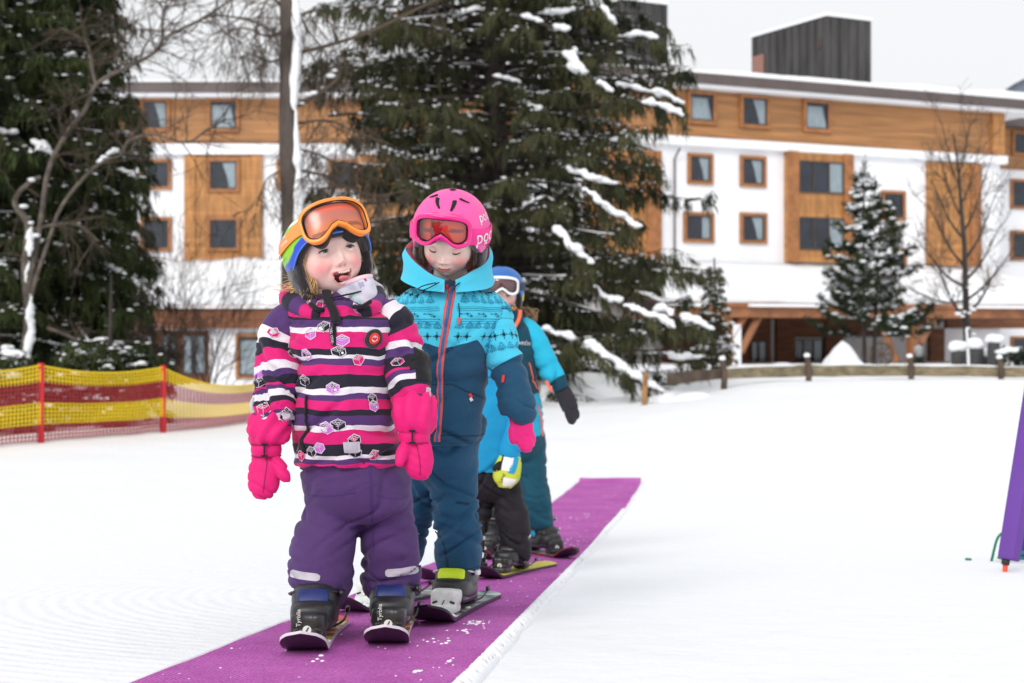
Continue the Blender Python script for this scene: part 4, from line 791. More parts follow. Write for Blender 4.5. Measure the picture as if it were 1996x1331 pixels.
# ------------------------------------------------ tools for the figures
def xf(mb,M):
    M=np.array(M); mb.V=[v@M[:3,:3].T+M[:3,3] for v in mb.V]; return mb
class Loft:
    """closed garment tube from top to bottom; u=.5 faces the camera side, v = metres from the first ring"""
    def __init__(s,C,rx,ry,N=72,sub=7,horiz=False,pw=1.0):
        C=np.asarray(C,float); D=np.column_stack([C,rx,ry]); D=smoothline(D,sub); C=D[:,:3]; rx=D[:,3]; ry=D[:,4]
        t=np.gradient(C,axis=0); t/=np.linalg.norm(t,axis=1)[:,None]
        if horiz: a=np.tile([1.,0,0],(len(C),1)); b=np.tile([0,1.,0],(len(C),1))
        else:
            b=np.array([0,1.,0])-t*t[:,1:2]; b/=np.linalg.norm(b,axis=1)[:,None]; a=np.cross(b,t); a*=np.where(a[:,:1]<0,-1,1)
        th=np.linspace(0,2*np.pi,N+1); f=lambda x:np.sign(x)*np.abs(x)**pw
        s.G=C[:,None]+a[:,None]*(rx[:,None]*f(np.sin(th)))[...,None]+b[:,None]*(ry[:,None]*f(np.cos(th)))[...,None]
        s.v=np.concatenate([[0],np.cumsum(np.linalg.norm(np.diff(C,axis=0),axis=1))]); s.N=N; s.C=C; s.U=np.tile(th/2/np.pi,(len(C),1)); s.Vv=np.tile(s.v[:,None],(1,N+1))
        s.circ=np.linalg.norm(np.diff(s.G,axis=1),axis=2).sum(1)
        s.sg=1
        n=s.nrm(); 
        if (n*(s.G-C[:,None])).sum()<0: s.sg=-1
    def nrm(s):
        du=np.gradient(s.G,axis=1); du[:,0]=du[:,-1]=(s.G[:,1]-s.G[:,-2])/2
        dv=np.gradient(s.G,axis=0); n=np.cross(du,dv); n/=np.linalg.norm(n,axis=2)[...,None]+1e-12
        return n*s.sg
    def disp(s,fn):
        n=s.nrm(); d=fn(s.G,s.U,s.Vv); d[:,-1]=d[:,0]; s.G=s.G+n*d[...,None]; s.n=None; return s
    def surf(s,u,v,off=0.):
        if getattr(s,'n',None) is None: s.n=s.nrm()
        u=np.clip(np.asarray(u,float),0,1)*s.N; r=np.interp(v,s.v,np.arange(len(s.v)))
        i=np.clip(np.floor(r).astype(int),0,len(s.v)-2); j=np.clip(np.floor(u).astype(int),0,s.N-1); a=(r-i)[:,None]; b=(u-j)[:,None]
        q=lambda G:(G[i,j]*(1-a)*(1-b)+G[i+1,j]*a*(1-b)+G[i,j+1]*(1-a)*b+G[i+1,j+1]*a*b)
        return q(s.G)+q(s.n)*off
    def to(s,mb,mi=0,split=None,voff=0,cap=(True,True)):
        uv=np.stack([s.U*s.circ.mean(),s.Vv+voff],-1)
        if split is not None: uv[...,1]=split(s.U,s.Vv)
        r=len(s.v); f=gridfaces(r,s.N+1,flip=s.sg<0)
        mb.add(s.G.reshape(-1,3),f,mi,uv.reshape(-1,2))
        for c,k in zip(cap,(0,r-1)):
            if c:
                ctr=s.G[k].mean(0); mb.add(np.vstack([s.G[k],ctr]),[[i,i+1,s.N+1] if (k>0)^(s.sg<0) else [i+1,i,s.N+1] for i in range(s.N)],mi,np.vstack([uv[k],uv[k].mean(0)]))
        return mb
    def at(s,py,px=None):      # (u,v) of the front surface point nearest a photo pixel
        Gf=s.G[:,int(s.N*.22):int(s.N*.78)]; X=998+F*Gf[...,0]/Gf[...,1]; Y=HZ-F*Gf[...,2]/Gf[...,1]
        k=np.argmin((X-(px if px else 0))**2*(1 if px else 0)+(Y-py)**2); i,j=np.unravel_index(k,X.shape); return (j+int(s.N*.22))/s.N,s.v[i]
    def deco(s,mb,P2,faces,u0,v0,mi,off=.0012,rot=0,sc_=1.):
        """lay a flat design (x right, y up, metres) onto the surface"""
        P2=np.asarray(P2,float)*sc_; c,si=math.cos(rot),math.sin(rot); x=P2[:,0]*c-P2[:,1]*si; y=P2[:,0]*si+P2[:,1]*c
        ci=np.interp(v0,s.v,s.circ); mb.add(s.surf(u0-x/ci,v0-y,off),faces,mi)
def stroke(pts,w,closed=False):
    pts=np.asarray(pts,float)
    if closed: pts=np.vstack([pts,pts[:1]])
    o=[];fs=[]
    for a,b in zip(pts[:-1],pts[1:]):
        d=b-a; L=np.hypot(*d)+1e-9; d/=L; n=np.array([-d[1],d[0]])*w/2; a2,b2=a-d*w/2,b+d*w/2; k=max(1,int(L/.008)); base=len(o)
        for t in np.linspace(0,1,k+1): q=a2+(b2-a2)*t; o+= [q+n,q-n]
        fs+= [[base+2*i,base+2*i+1,base+2*i+3,base+2*i+2] for i in range(k)]
    return o,fs
def joinp(parts):
    V=[];Fs=[]
    for v,f in parts: b=len(V); V+=list(v); Fs+=[[i+b for i in q] for q in f]
    return np.array(V),Fs
def fillpoly(pts): return np.asarray(pts,float),[list(range(len(pts)))]
def ellipse(rx,ry,n=14,c=(0,0)): a=np.linspace(0,2*np.pi,n+1)[:-1]; return np.stack([c[0]+rx*np.cos(a),c[1]+ry*np.sin(a)],-1)
def text2d(txt,size,extrude=0):
    cu=bpy.data.curves.new('txt','FONT'); cu.body=txt; cu.size=size; cu.align_x='CENTER'; cu.align_y='CENTER'; cu.resolution_u=3
    o=bpy.data.objects.new('txt',cu); COL.objects.link(o); dg=bpy.context.evaluated_depsgraph_get(); ev=o.evaluated_get(dg); me=ev.to_mesh()
    V=np.array([v.co[:2] for v in me.vertices]); Fs=[list(p.vertices) for p in me.polygons]; ev.to_mesh_clear(); bpy.data.objects.remove(o); bpy.data.curves.remove(cu)
    return V,Fs
def wrinkle(P,amp,f,seed,fine=.35):
    """cloth relief: soft bulges cut by sparse sharp slanting creases"""
    P=np.asarray(P,float); wv=noise(P,5,seed+5)[...,None]*np.array([.05,.05,.03]); d=.9*noise(P*np.array(f)*.55,1,seed+2)
    for k,ang in enumerate((.6,-.55,.1)):
        c,s_=math.cos(ang),math.sin(ang); Q=P+wv; q=np.stack([Q[...,0]*c-Q[...,2]*s_,Q[...,1],Q[...,0]*s_+Q[...,2]*c],-1)*np.array([f[0]*.55,f[1]*.55,f[2]])
        n=noise(q,1,seed+k*3); m=smst(-.05,.35,noise(P,3.2,seed+k*7+1)); d=d-(1.15 if k<2 else .7)*np.exp(-(n/.10)**2)*m+.35*np.exp(-((n-.25)/.12)**2)*m
    d=d+fine*(np.abs(noise(P*np.array(f)*2.2,1,seed+4))-.2)*.5
    return amp*.8*d
def folds(amp,f=(9,9,18),seed=0,env=None,fine=.35):
    return lambda G,U,V: wrinkle(G,amp,f,seed,fine)*(env(U,V) if env else 1)
def fold_pts(V,N,amp,f,seed,env=None):
    d=wrinkle(V,amp,f,seed)
    if env is not None: d=d*env
    return V+N*d[:,None]
def crease(m,sc_=(11,11,17),st=.45,dist=.008):
    n=m.node_tree.nodes; L=m.node_tree.links; b=n['Principled BSDF']; tc=n.new('ShaderNodeTexCoord'); mp=n.new('ShaderNodeMapping'); mp.inputs['Scale'].default_value=sc_; L.new(tc.outputs['Object'],mp.inputs[0])
    t=n.new('ShaderNodeTexNoise'); t.noise_type='RIDGED_MULTIFRACTAL'; t.inputs['Scale'].default_value=1; t.inputs['Detail'].default_value=2.5; t.inputs['Distortion'].default_value=1.2; L.new(mp.outputs[0],t.inputs[0])
    bu=n.new('ShaderNodeBump'); bu.invert=True; bu.inputs['Strength'].default_value=st; bu.inputs['Distance'].default_value=dist; L.new(t.outputs[0],bu.inputs['Height'])
    if b.inputs['Base Color'].links: src=b.inputs['Base Color'].links[0].from_socket
    else: rg=n.new('ShaderNodeRGB'); rg.outputs[0].default_value=b.inputs['Base Color'].default_value; src=rg.outputs[0]
    g=n.new('ShaderNodeTexNoise'); g.inputs['Scale'].default_value=420; g.inputs['Detail'].default_value=3; L.new(tc.outputs['Object'],g.inputs[0]); gr=n.new('ShaderNodeMapRange'); gr.inputs[1].default_value=.3; gr.inputs[2].default_value=.7; gr.inputs[3].default_value=.91; gr.inputs[4].default_value=1.06; L.new(g.outputs[0],gr.inputs[0])
    x=n.new('ShaderNodeMix'); x.data_type='RGBA'; x.blend_type='MULTIPLY'; x.inputs[0].default_value=1; L.new(src,x.inputs[6]); L.new(gr.outputs[0],x.inputs[7]); L.new(x.outputs[2],b.inputs['Base Color'])
    old=b.inputs['Normal'].links[0].from_socket if b.inputs['Normal'].links else None
    if old: L.new(old,bu.inputs['Normal'])
    L.new(bu.outputs[0],b.inputs['Normal']); return m
def cloth(name,col,rough=.75,sheen=.08,var=.06): return crease(mat(name,col,rough,var=var,vs=5,sheen=sheen,weave=.25,spec=.25,bump=.2,bs=45))
def ramp_cloth(name,stops,rough=.75,wob=.006,wf=9):
    """stripes running round a garment; stops = (v metre where the colour starts, colour)"""
    m=mat(name,(.5,.5,.5),rough,sheen=.12,weave=.25,spec=.25,bump=.25,bs=45); n=m.node_tree.nodes; L=m.node_tree.links; b=n['Principled BSDF']
    uv=n.new('ShaderNodeUVMap'); s=n.new('ShaderNodeSeparateXYZ'); L.new(uv.outputs[0],s.inputs[0])
    t=n.new('ShaderNodeTexNoise'); t.inputs['Scale'].default_value=wf; t.inputs['Detail'].default_value=1.5; L.new(uv.outputs[0],t.inputs[0])
    a=n.new('ShaderNodeMath'); a.operation='MULTIPLY_ADD'; a.inputs[1].default_value=wob*2; L.new(t.outputs[0],a.inputs[0]); L.new(s.outputs[1],a.inputs[2])
    vmax=stops[-1][0]+.02; v0=stops[0][0]
    mr=n.new('ShaderNodeMapRange'); mr.inputs[1].default_value=v0+wob; mr.inputs[2].default_value=vmax+wob; L.new(a.outputs[0],mr.inputs[0])
    r=n.new('ShaderNodeValToRGB'); r.color_ramp.interpolation='CONSTANT'; e=r.color_ramp.elements
    e[0].position=0; e[0].color=stops[0][1]; e[1].position=(stops[1][0]-v0)/(vmax-v0); e[1].color=stops[1][1]
    for v,c in stops[2:]: q=e.new((v-v0)/(vmax-v0)); q.color=c
    L.new(mr.outputs[0],r.inputs[0]); L.new(r.outputs[0],b.inputs['Base Color']); return crease(m)
SKIN=vcol_mat('skin',.5,.35,bump=.05,bs=400,sss=.12); EYE=vcol_mat('eye',.08,.6); TEETH=mat('teeth',(.72,.68,.60),.3); TONGUE=mat('tongue',lin(205,110,112),.35)
def smst(a,b,x): t=np.clip((x-a)/(b-a),0,1); return t*t*(3-2*t)
def head(parent,M,sc_=1,mouth='closed',lid=(12,-14),gaze=(0,0),tone=(238,202,188),lip=(205,120,118),iris=(95,120,140),brow=(150,115,80),body=None,smile=0):
    """face, ears, eyes and neck; returns the body mesh builder (head-local units are metres)"""
    tt=np.linspace(0,1,110)**1.25*math.pi; bb=np.linspace(0,2*np.pi,129)[:-1]; A,B=np.meshgrid(tt,bb,indexing='ij')
    n=np.stack([np.sin(A)*np.cos(B),-np.cos(A),np.sin(A)*np.sin(B)],-1)
    p=n*np.array([.071,.088,.092])
    low=np.clip(-p[...,2]/.092,0,1); p[...,0]*=1-.24*low**2.2
    cheek=np.exp(-((np.abs(p[...,0])-.05)/.022)**2-((p[...,2]+.04)/.026)**2); p[...,0]*=1+.055*cheek
    p[...,1]=np.where(p[...,1]>0,p[...,1]*(1-.35*low),p[...,1]*(1-.03*low))
    x,z=p[...,0],p[...,2]; fr=smst(.02,-.03,p[...,1])
    def g(cx,cz,sx,sz,a,rot=0):
        c,s=math.cos(rot),math.sin(rot); dx=(x-cx)*c+(z-cz)*s; dz=-(x-cx)*s+(z-cz)*c
        return a*np.exp(-(dx/sx)**2-(dz/sz)**2)
    d=g(0,.045,.05,.035,.004)+g(0,-.012,.008,.016,.004)+g(0,-.027,.0075,.011,.009)+g(0,-.036,.0085,.0075,.0105)+g(0,-.083,.016,.011,.007)+g(0,-.073,.013,.004,-.0025)+g(0,-.06,.022,.015,.005)+g(0,-.0455,.013,.003,-.002)
    for e in(-1,1):
        d+=g(e*.029,-.004,.016,.010,-.010)+g(e*.0105,-.0375,.0055,.005,.007)+g(e*.0055,-.0425,.003,.0022,-.004)+g(e*.037,-.037,.018,.016,.006+.004*smile)+g(e*.029,.016,.02,.007,.003)+g(e*.024,-.045,.005,.012,-.0022*(1+smile),e*.5)
    col=np.ones(p.shape[:2]+(4,)); T=np.array(lin(*tone)); Lp=np.array(lin(*lip)); blush=np.array(lin(236,140,140))
    col[:]=T
    mixc=lambda m,c:col+(c-col)*m[...,None]
    for e in(-1,1): col=mixc(np.clip(g(e*.042,-.036,.021,.018,.75),0,1)*fr,blush)
    col=mixc(np.clip(g(0,-.036,.012,.010,.35),0,1)*fr,blush)
    for e in(-1,1): col=mixc(np.clip(g(e*.029,.0,.016,.012,.25),0,1)*fr,np.array(lin(205,150,135)))
    for e in(-1,1): col=mixc(np.clip(g(e*.0055,-.0425,.0032,.002,.65),0,1)*fr,np.array(lin(150,85,78)))
    col=col*(1+.06*noise(p,45)+.05*noise(p,120,3))[...,None]*np.array([1,.98,.98,1])+np.array([0,0,0,.0])
    if mouth=='closed':
        z0=z; z=z-.0042*np.minimum((x/.0175)**2,1.6)
        d+=g(0,-.0565,.0135,.0028,.0028)+g(0,-.0648,.0115,.0034,.0036)+g(0,-.0606,.019,.0013,-.0032)
        w=.0165; up=.0565+.0005*0; m=(np.abs(x)<.03)*smst(1.15,.8,(x/.0185)**2+((z+.0608)/np.where(z>-.0608,.0058,.0075))**2)
        col=mixc(m*fr*.9,Lp); col=mixc(np.exp(-(x/.019)**4-((z+.0606)/.0011)**2)*fr*.7,np.array(lin(130,60,60)))
        z=z0
    else:
        zc=-.063; q=(x/.0205)**2+((z-zc-.35*(x)**2/.0205)/np.where(z>zc,.0080,.0140))**2
        ins=smst(1.05,.8,q)*fr; ring=np.exp(-((np.sqrt(q)-1.12)/.16)**2)*fr
        d+=-.026*ins+.0032*ring; col=mixc(np.clip(ring*1.0,0,1)*.85,Lp); col=mixc(ins,np.array(lin(105,35,38)))
    p[...,1]-=d*fr
    mb=MB(); mb.add(p.reshape(-1,3),gridfaces(110,128,wrap=True,flip=True),0,col=col.reshape(-1,4))
    for e in(-1,1):
        mb.rbox((e*.072,.012,-.02),(.007,.016,.026),r=.9,n=4,col=T*np.array([1,.9,.9,1]))
        # eyelids
        for hi,ph0 in((1,lid[0]),(0,lid[1])):
            la=np.radians(np.linspace(-78,78,19)); ph=np.radians(np.linspace(ph0,125,10) if hi else np.linspace(-110,ph0,10)); LA,PH=np.meshgrid(la,ph,indexing='ij')
            PH=PH*np.where(np.abs(LA)>1,1,1); r=.0134
            v=np.stack([r*np.sin(LA),-r*np.cos(LA)*np.cos(PH),r*np.cos(LA)*np.sin(PH)],-1)+np.array([e*.029,-.0652,-.004])
            mb.add(v.reshape(-1,3),gridfaces(19,10,flip=bool(1)),0,col=T*np.array([.95,.86,.86,1]))
    # neck, chest and limbs under the clothes, all one skin mesh
    mb.tube(smoothline([(0,.015,-.06),(0,.03,-.1),(0,.035,-.16)],5),[.046]*5+[.048]*5+[.06],16,0,col=T)
    xf(mb,M@Matrix.Scale(sc_,4))
    if body: 
        for pts,r in body: mb.tube(smoothline(pts,4),.72*np.interp(np.linspace(0,1,(len(pts)-1)*4+1 if len(pts)>2 else 4),np.linspace(0,1,len(r)),r),12,0,col=T)
    bo=mb.build('body',SKIN,parent,col=True)
    M2=M@Matrix.Scale(sc_,4)
    for e in(-1,1):
        mb=MB(); th=np.linspace(0,np.pi,29); ph=np.linspace(0,2*np.pi,29)[:-1]; TH,PH=np.meshgrid(th,ph,indexing='ij'); r=.0118
        q=np.stack([np.sin(TH)*np.cos(PH),-np.cos(TH),np.sin(TH)*np.sin(PH)],-1)
        c=np.ones(TH.shape+(4,))*np.array([.78,.76,.75,1]); c[TH<.50]=lin(*iris); c[(TH<.50)&(TH>.42)]=lin(50,60,75); c[TH<.2]=(.005,.005,.006,1)
        G=np.array(Euler((R(-gaze[1]),0,R(gaze[0]))).to_matrix()); v=(q*r).reshape(-1,3)@G.T+np.array([e*.029,-.0652,-.004]); mb.add(v,gridfaces(29,28,wrap=True,flip=True),0,col=c.reshape(-1,4)); xf(mb,M2).build('eyeball',EYE,bo,col=True)
        mb=MB(); la=np.radians(np.linspace(-72,72,15)); ph=R(lid[0]); r=.0137
        v=np.stack([r*np.sin(la),-r*np.cos(la)*math.cos(ph),r*np.cos(la)*math.sin(ph)],-1)+np.array([e*.029,-.0654,-.004]); v[:,1]-=.0006
        mb.tube(v,.0009*np.ones(15)+.0007*np.cos(la),6); xf(mb,M2).build('eyelashes',mat('lashes',lin(62,42,34),.7),bo)
        mb=MB(); xs=np.linspace(.014,.046,12); zs=.016+.006*np.sin((xs-.014)/.032*2.2); v=np.stack([e*xs,-.088*np.sqrt(1-(xs/.071)**2-(zs/.092)**2)-.0018,zs],-1); mb.tube(v,.0022*np.sin(np.linspace(.35,2.9,12)),6,sq=.5); xf(mb,M2).build('eyebrow',mat('brow',lin(*brow),.9),bo)
    if mouth!='closed':
        mb=MB()
        for i in range(6):
            xx=(i-2.5)*.0044; mb.rbox((xx,-.0822+.18*abs(xx)**1.3,-.0580-.0+abs(xx)*.12),(.0019,.0020,.0022+.0005*(i%2)),r=.5,n=3)
        xf(mb,M2).build('teeth',TEETH,bo)
        mb=MB(); mb.sph((-.003,-.0795,-.0715),(.0115,.013,.0056),10,16); mb.sph((-.0085,-.0855,-.0705),(.0085,.008,.0052),10,16); V,N,f=remesh(mb,.0012,3); xf(MB().add(V,f),M2).build('tongue',TONGUE,bo)
    return bo
class Helmet:
    def __init__(s,M,a=.106,b=.124,c=.098,zc=.022,yc=.006,front=.035,side=-.012,back=-.045):
        s.M=M; s.a,s.b,s.c,s.zc,s.yc=a,b,c,zc,yc; s.fr,s.si,s.ba=front,side,back
    def zlow(s,ph):      # ph 0 = front
        f=(1+np.cos(ph))/2; return np.where(f>.5,s.si+(s.fr-s.si)*smst(.55,.95,f),s.ba+(s.si-s.ba)*smst(0,.5,f))
    def pt(s,ph,z,off=0):
        k=np.sqrt(np.clip(1-((np.asarray(z)-s.zc)/s.c)**2,.0001,1)) if np.ndim(z) or True else 0
        k=np.where(z<s.zc,1-.5*((s.zc-z)/s.c)**2,k)
        x=s.a*k*np.sin(ph); y=-s.b*k*np.cos(ph); n=np.stack([x/s.a**2,y/s.b**2,np.maximum(np.asarray(z)-s.zc,0)/s.c**2+0*x],-1); n/=np.linalg.norm(n,axis=-1)[...,None]
        return np.stack([x,y+s.yc,z+0*x],-1)+n*off
    def shell(s,parent,m,name='helmet',colfn=None,mi=None,th=.012):
        ph=np.linspace(0,2*np.pi,97)[:-1]; k=np.linspace(0,1,36); PH,K=np.meshgrid(ph,k); ang=K
        zl=s.zlow(PH); top=s.zc+s.c
        Z=zl+(top-.0005-zl)*np.sin(K*np.pi/2)
        o=s.pt(PH,Z); i=s.pt(PH,Z,-th)
        rim=[]
        for t in np.linspace(0,np.pi,6): rim.append((o[0]+i[0])/2+(i[0]-o[0])/2*(-math.cos(t))*1.0+np.array([0,0,-1])*math.sin(t)*th*.35)
        G=np.concatenate([i[::-1],np.array(rim)[::-1][1:-1],o]); mb=MB(); c=None
        if colfn: c=np.concatenate([np.tile([.02,.02,.022,1.],(36*96+4*96,1)),colfn(o.reshape(-1,3),PH.ravel(),Z.ravel())])
        mb.add(G.reshape(-1,3),gridfaces(len(G),96,wrap=True),0,col=c)
        return xf(mb,s.M).build(name,m,parent,col=bool(colfn))
    def patch(s,ph0,ph1,zf0,zf1,off,m,name,parent,th=.004,n=40,rows=5,txt=None,tm=None):
        """strap-like band on the shell between heights zf0(ph), zf1(ph)"""
        ph=np.linspace(ph0,ph1,n); k=np.linspace(0,1,rows); PH,K=np.meshgrid(ph,k); Z=zf0(PH)*(1-K)+zf1(PH)*K
        o=s.pt(PH,Z,off+th); i=s.pt(PH,Z,off); mb=MB()
        G=np.concatenate([o,i[::-1],o[:1]]); mb.add(G.reshape(-1,3),gridfaces(len(G),n,flip=ph1<ph0))
        ms=[m]
        for (t2,fs,phc,zc,rot,sc_) in (txt or []):
            x,y=t2[:,0]*sc_,t2[:,1]*sc_; c,si=math.cos(rot),math.sin(rot); x,y=x*c-y*si,x*si+y*c
            mb.add(s.pt(phc+x/.112,zc+y,off+th+.0008),fs,1); ms=[m,tm]
        return xf(mb,s.M).build(name,ms,parent)
def superoutline(w,h,notch,nd,n=120,pw=.55,top=0.):
    """goggle outline: rounded box with a nose notch in the lower edge"""
    a=np.linspace(0,2*np.pi,n+1)[:-1]; f=lambda x:np.sign(x)*np.abs(x)**pw
    x=w/2*f(np.cos(a)); y=h/2*f(np.sin(a)); y=np.where(y>0,y*(1-top*(x/(w/2))**2),y)
    y=y+np.where(y<0,nd*np.exp(-(x/notch)**2)*np.clip(-y/(h/2),0,1)-.0*x,0)
    return np.stack([x,y],-1)
def goggles(parent,M,w,h,notch,nd,frame,lensm,foam,platecol,Rc=.13,band=.011,nm='goggles',tilt=0,zc=.06,yf=-.125,pw=.55,top=.12,depth=.026):
    """M head matrix; goggles sit at height zc, front at y=yf, leaned back by tilt"""
    L=M@Matrix.Translation((0,yf,zc))@Matrix.Rotation(-tilt,4,'X')
    def wrap(x,y,d): return np.stack([(Rc+d)*np.sin(x/Rc),Rc-(Rc+d)*np.cos(x/Rc),y],-1)
    o=superoutline(w,h,notch,nd,pw=pw,top=top); i=superoutline(w-2*band,h-2*band,notch*1.05,nd,pw=pw,top=top); n=len(o)
    ring=[(o,-depth),(o*1.0,-depth*.3),(o*.995,-.004),(o*.97+i*.03,.0008),(o*.7+i*.3,.0024),(i*.85+o*.15,.0022),(i,.0002),(i*.99,-.006)]
    G=np.array([wrap(q[:,0],q[:,1],d) for q,d in ring]); mb=MB().add(G.reshape(-1,3),gridfaces(len(ring),n,wrap=True,flip=False)); 
    f=xf(mb,L).build(nm,frame,parent)
    gk=MB(); q=np.vstack([i,i[:1]])*.992; gk.tube(wrap(q[:,0],q[:,1],-.001),.0019,6,cap=False); xf(gk,L).build('gasket',foam[0],f)
    ks=np.linspace(0,1,16); c0=np.array([0,h*.12])
    def disk(off,bul,sc_=.985):
        pts=[]
        for k in ks: q=c0+(i*sc_-c0)*k; pts.append(wrap(q[:,0],q[:,1],off+bul*(1-k*k)))
        return np.array(pts),np.array([c0+(i*sc_-c0)*k for k in ks])
    g,_=disk(-.004,.005); xf(MB().add(g.reshape(-1,3),gridfaces(16,n,wrap=True,flip=True)),L).build('lens',lensm,f)
    g,q=disk(-.014,.002,1.0); mb=MB().add(g.reshape(-1,3),gridfaces(16,n,wrap=True,flip=True),0,col=platecol(q.reshape(-1,2),w,h)); xf(mb,L).build('lens_backing',foam[1],f,col=True)
    oo=o*np.array([.985,.97]); G=np.array([wrap(q[:,0],q[:,1]-.004,d) for q,d in((oo*.9,-depth*1.9),(oo,-depth*1.7),(oo*1.005,-depth*1.2),(oo*.99,-depth*.6),(oo*.9,-depth*.5))])
    xf(MB().add(G.reshape(-1,3),gridfaces(5,n,wrap=True,flip=False)),L).build('face_foam',foam[0],f)
    return f
def strands(mb,roots,ends,r,k,sag,rg,curl=.006):
    for _ in range(k):
        t=rg.random(); a=roots[0]*(1-t)+roots[1]*t; b=ends[0]*(1-t)+ends[1]*t; a=a+rg.normal(size=3)*.003; b=b+rg.normal(size=3)*.008
        m=(a+b)/2+np.asarray(sag)*rg.uniform(.5,1.3)+rg.normal(size=3)*curl
        pts=smoothline([a,m,b],6); mb.tube(pts,np.linspace(r,r*.25,len(pts)),4,cap=False)
def bvh_of(o):
    from mathutils.bvhtree import BVHTree
    me=o.data; return BVHTree.FromPolygons([v.co[:] for v in me.vertices],[list(p.vertices) for p in me.polygons])
def strip_on(o,K,pts,wpx,off,m,name,parent,th=.0015,rounded=False,cc=2):
    """band sewn onto a garment along a line given by image points; found by looking for the cloth below it"""
    bv=bvh_of(o); pts=smoothline([K(a,b,0) for a,b in pts],10); dirs=np.gradient(pts,axis=0); s=np.linalg.norm(K(1,0,0)-K(0,0,0)); G=[]
    for i,(q,t) in enumerate(zip(pts,dirs)):
        t=t/np.linalg.norm(t); n=np.array([-t[2],0,t[0]]); row=[]
        k=1.
        if rounded: e=min(i,len(pts)-1-i); k=(.5,.85,1)[min(e,2)]
        for w in np.linspace(-1,1,cc*2+1):
            o3=q+n*w*wpx*s*.5*k; d=Vector(o3)/o3[1]; h=bv.ray_cast(Vector(o3)*.85,Vector(o3).normalized()); hp=np.array(h[0]) if h[0] is not None else o3
            row.append(hp-np.array([0,off,0]))
        G.append(row)
    G=np.array(G); c=G.shape[1]; B=G+np.array([0,off+.001,0]); mb=MB(); mb.add(G.reshape(-1,3),gridfaces(len(G),c,flip=False)); 
    ed=[(i,0) for i in range(len(G))]+[(len(G)-1,j) for j in range(1,c)]+[(i,c-1) for i in range(len(G)-2,-1,-1)]+[(0,j) for j in range(c-2,0,-1)]
    E=np.array([[G[i,j],B[i,j]] for i,j in ed]); mb.add(E.reshape(-1,3),np.array([[2*a,2*a+1,2*((a+1)%len(ed))+1,2*((a+1)%len(ed))] for a in range(len(ed))]))
    return mb.build(name,m,parent)
SEAMP=mat('seam_pink',lin(150,14,80),.8)
def mitten(parent,K,wrist,cuffw,hand,thumb,m,black,strap,yaw=0):
    """K maps pixel+depth to world; hand/thumb are lists of (px,py,dy,halfwidth px)"""
    s=np.linalg.norm(K(1,0,0)-K(0,0,0)); mb=MB()
    C=np.array([K(a,b,c) for a,b,c,_ in wrist]); Rr=np.array([q[3]*s for q in wrist]); l=Loft(C,Rr,Rr*.82,40,6).disp(lambda G,U,V:.0052*np.sin(U*2*np.pi*8+4*noise(G,12))*np.clip(1-V/V.max()*.9,0,1)*1.2+wrinkle(G,.006,(14,14,22),5)); l.to(mb)
    part=mb.build('mitten',m,parent)
    mb=MB(); C=np.array([K(a,b,c) for a,b,c,_ in hand]); Rr=np.array([q[3]*s for q in hand])
    Loft(C,Rr,Rr*.55,32,6).to(mb)
    C=np.array([K(a,b,c) for a,b,c,_ in thumb]); Rr=np.array([q[3]*s for q in thumb]); Loft(C,Rr,Rr*.9,24,6).to(mb)
    V,N,f=remesh(mb,.0035,4); V=fold_pts(V,N,.0045,(18,18,26),3); hd=MB().add(V,f).build('hand',m,part); strip_on(hd,K,[(a+(2 if i else 0),b) for i,(a,b,c,_) in enumerate(hand[:4])],1.8,.0012,SEAMP,'seam',hd,cc=1)
    # wrist strap
    (x0,y0,d0,w0),(x1,y1,d1,w1)=strap; C=np.array([K(x0,y0,d0),K((x0+x1)/2,(y0+y1)/2,(d0+d1)/2),K(x1,y1,d1)]); Loft(C,[w0*s*1.04,(w0+w1)/2*s*1.1,w1*s*1.04],[w0*s*.84,(w0+w1)/2*s*.9,w1*s*.84],36,4).to(mb:=MB()); stp=mb.build('strap',m,part); mb=MB(); a=np.linspace(0,2*np.pi,40)
    for cc,ww in((C[0],w0),(C[2],w1)): mb.tube(np.stack([cc[0]+ww*s*1.06*np.sin(a),cc[1]+ww*s*.86*np.cos(a),cc[2]+0*a],-1),.0016,6,cap=False)
    mb.build('edge_seam',SEAMP,stp)
    q=K(x0*.5+x1*.5-4,y0*.5+y1*.5,d0-.75*w0*s-.012); mb=MB()
    for e in(-1,1): mb.rbox(q+np.array([0,0,e*(y1-y0)*.5*s]),(.008,.004,.0022),r=.5)
    mb.rbox(q,(.0018,.003,(y1-y0)*.5*s),r=.5); mb.build('buckle',black,part)
    return part
def glove(parent,K,palm,fingers,m,extra=None):
    s=np.linalg.norm(K(1,0,0)-K(0,0,0)); mb=MB(); C=np.array([K(a,b,c) for a,b,c,_ in palm]); Rr=np.array([q[3]*s for q in palm]); Loft(C,Rr,Rr*.55,32,6).to(mb)
    for fg in fingers:
        C=smoothline([K(a,b,c) for a,b,c,_ in fg],5); r=np.interp(np.linspace(0,1,len(C)),np.linspace(0,1,len(fg)),[q[3]*s for q in fg]); mb.tube(C,r,12); mb.sph(C[-1],r[-1]*1.02,6,10)
    V,N,f=remesh(mb,.0032,3); V=fold_pts(V,N,.0015,(40,40,40),4); return MB().add(V,f).build('glove',m,parent)
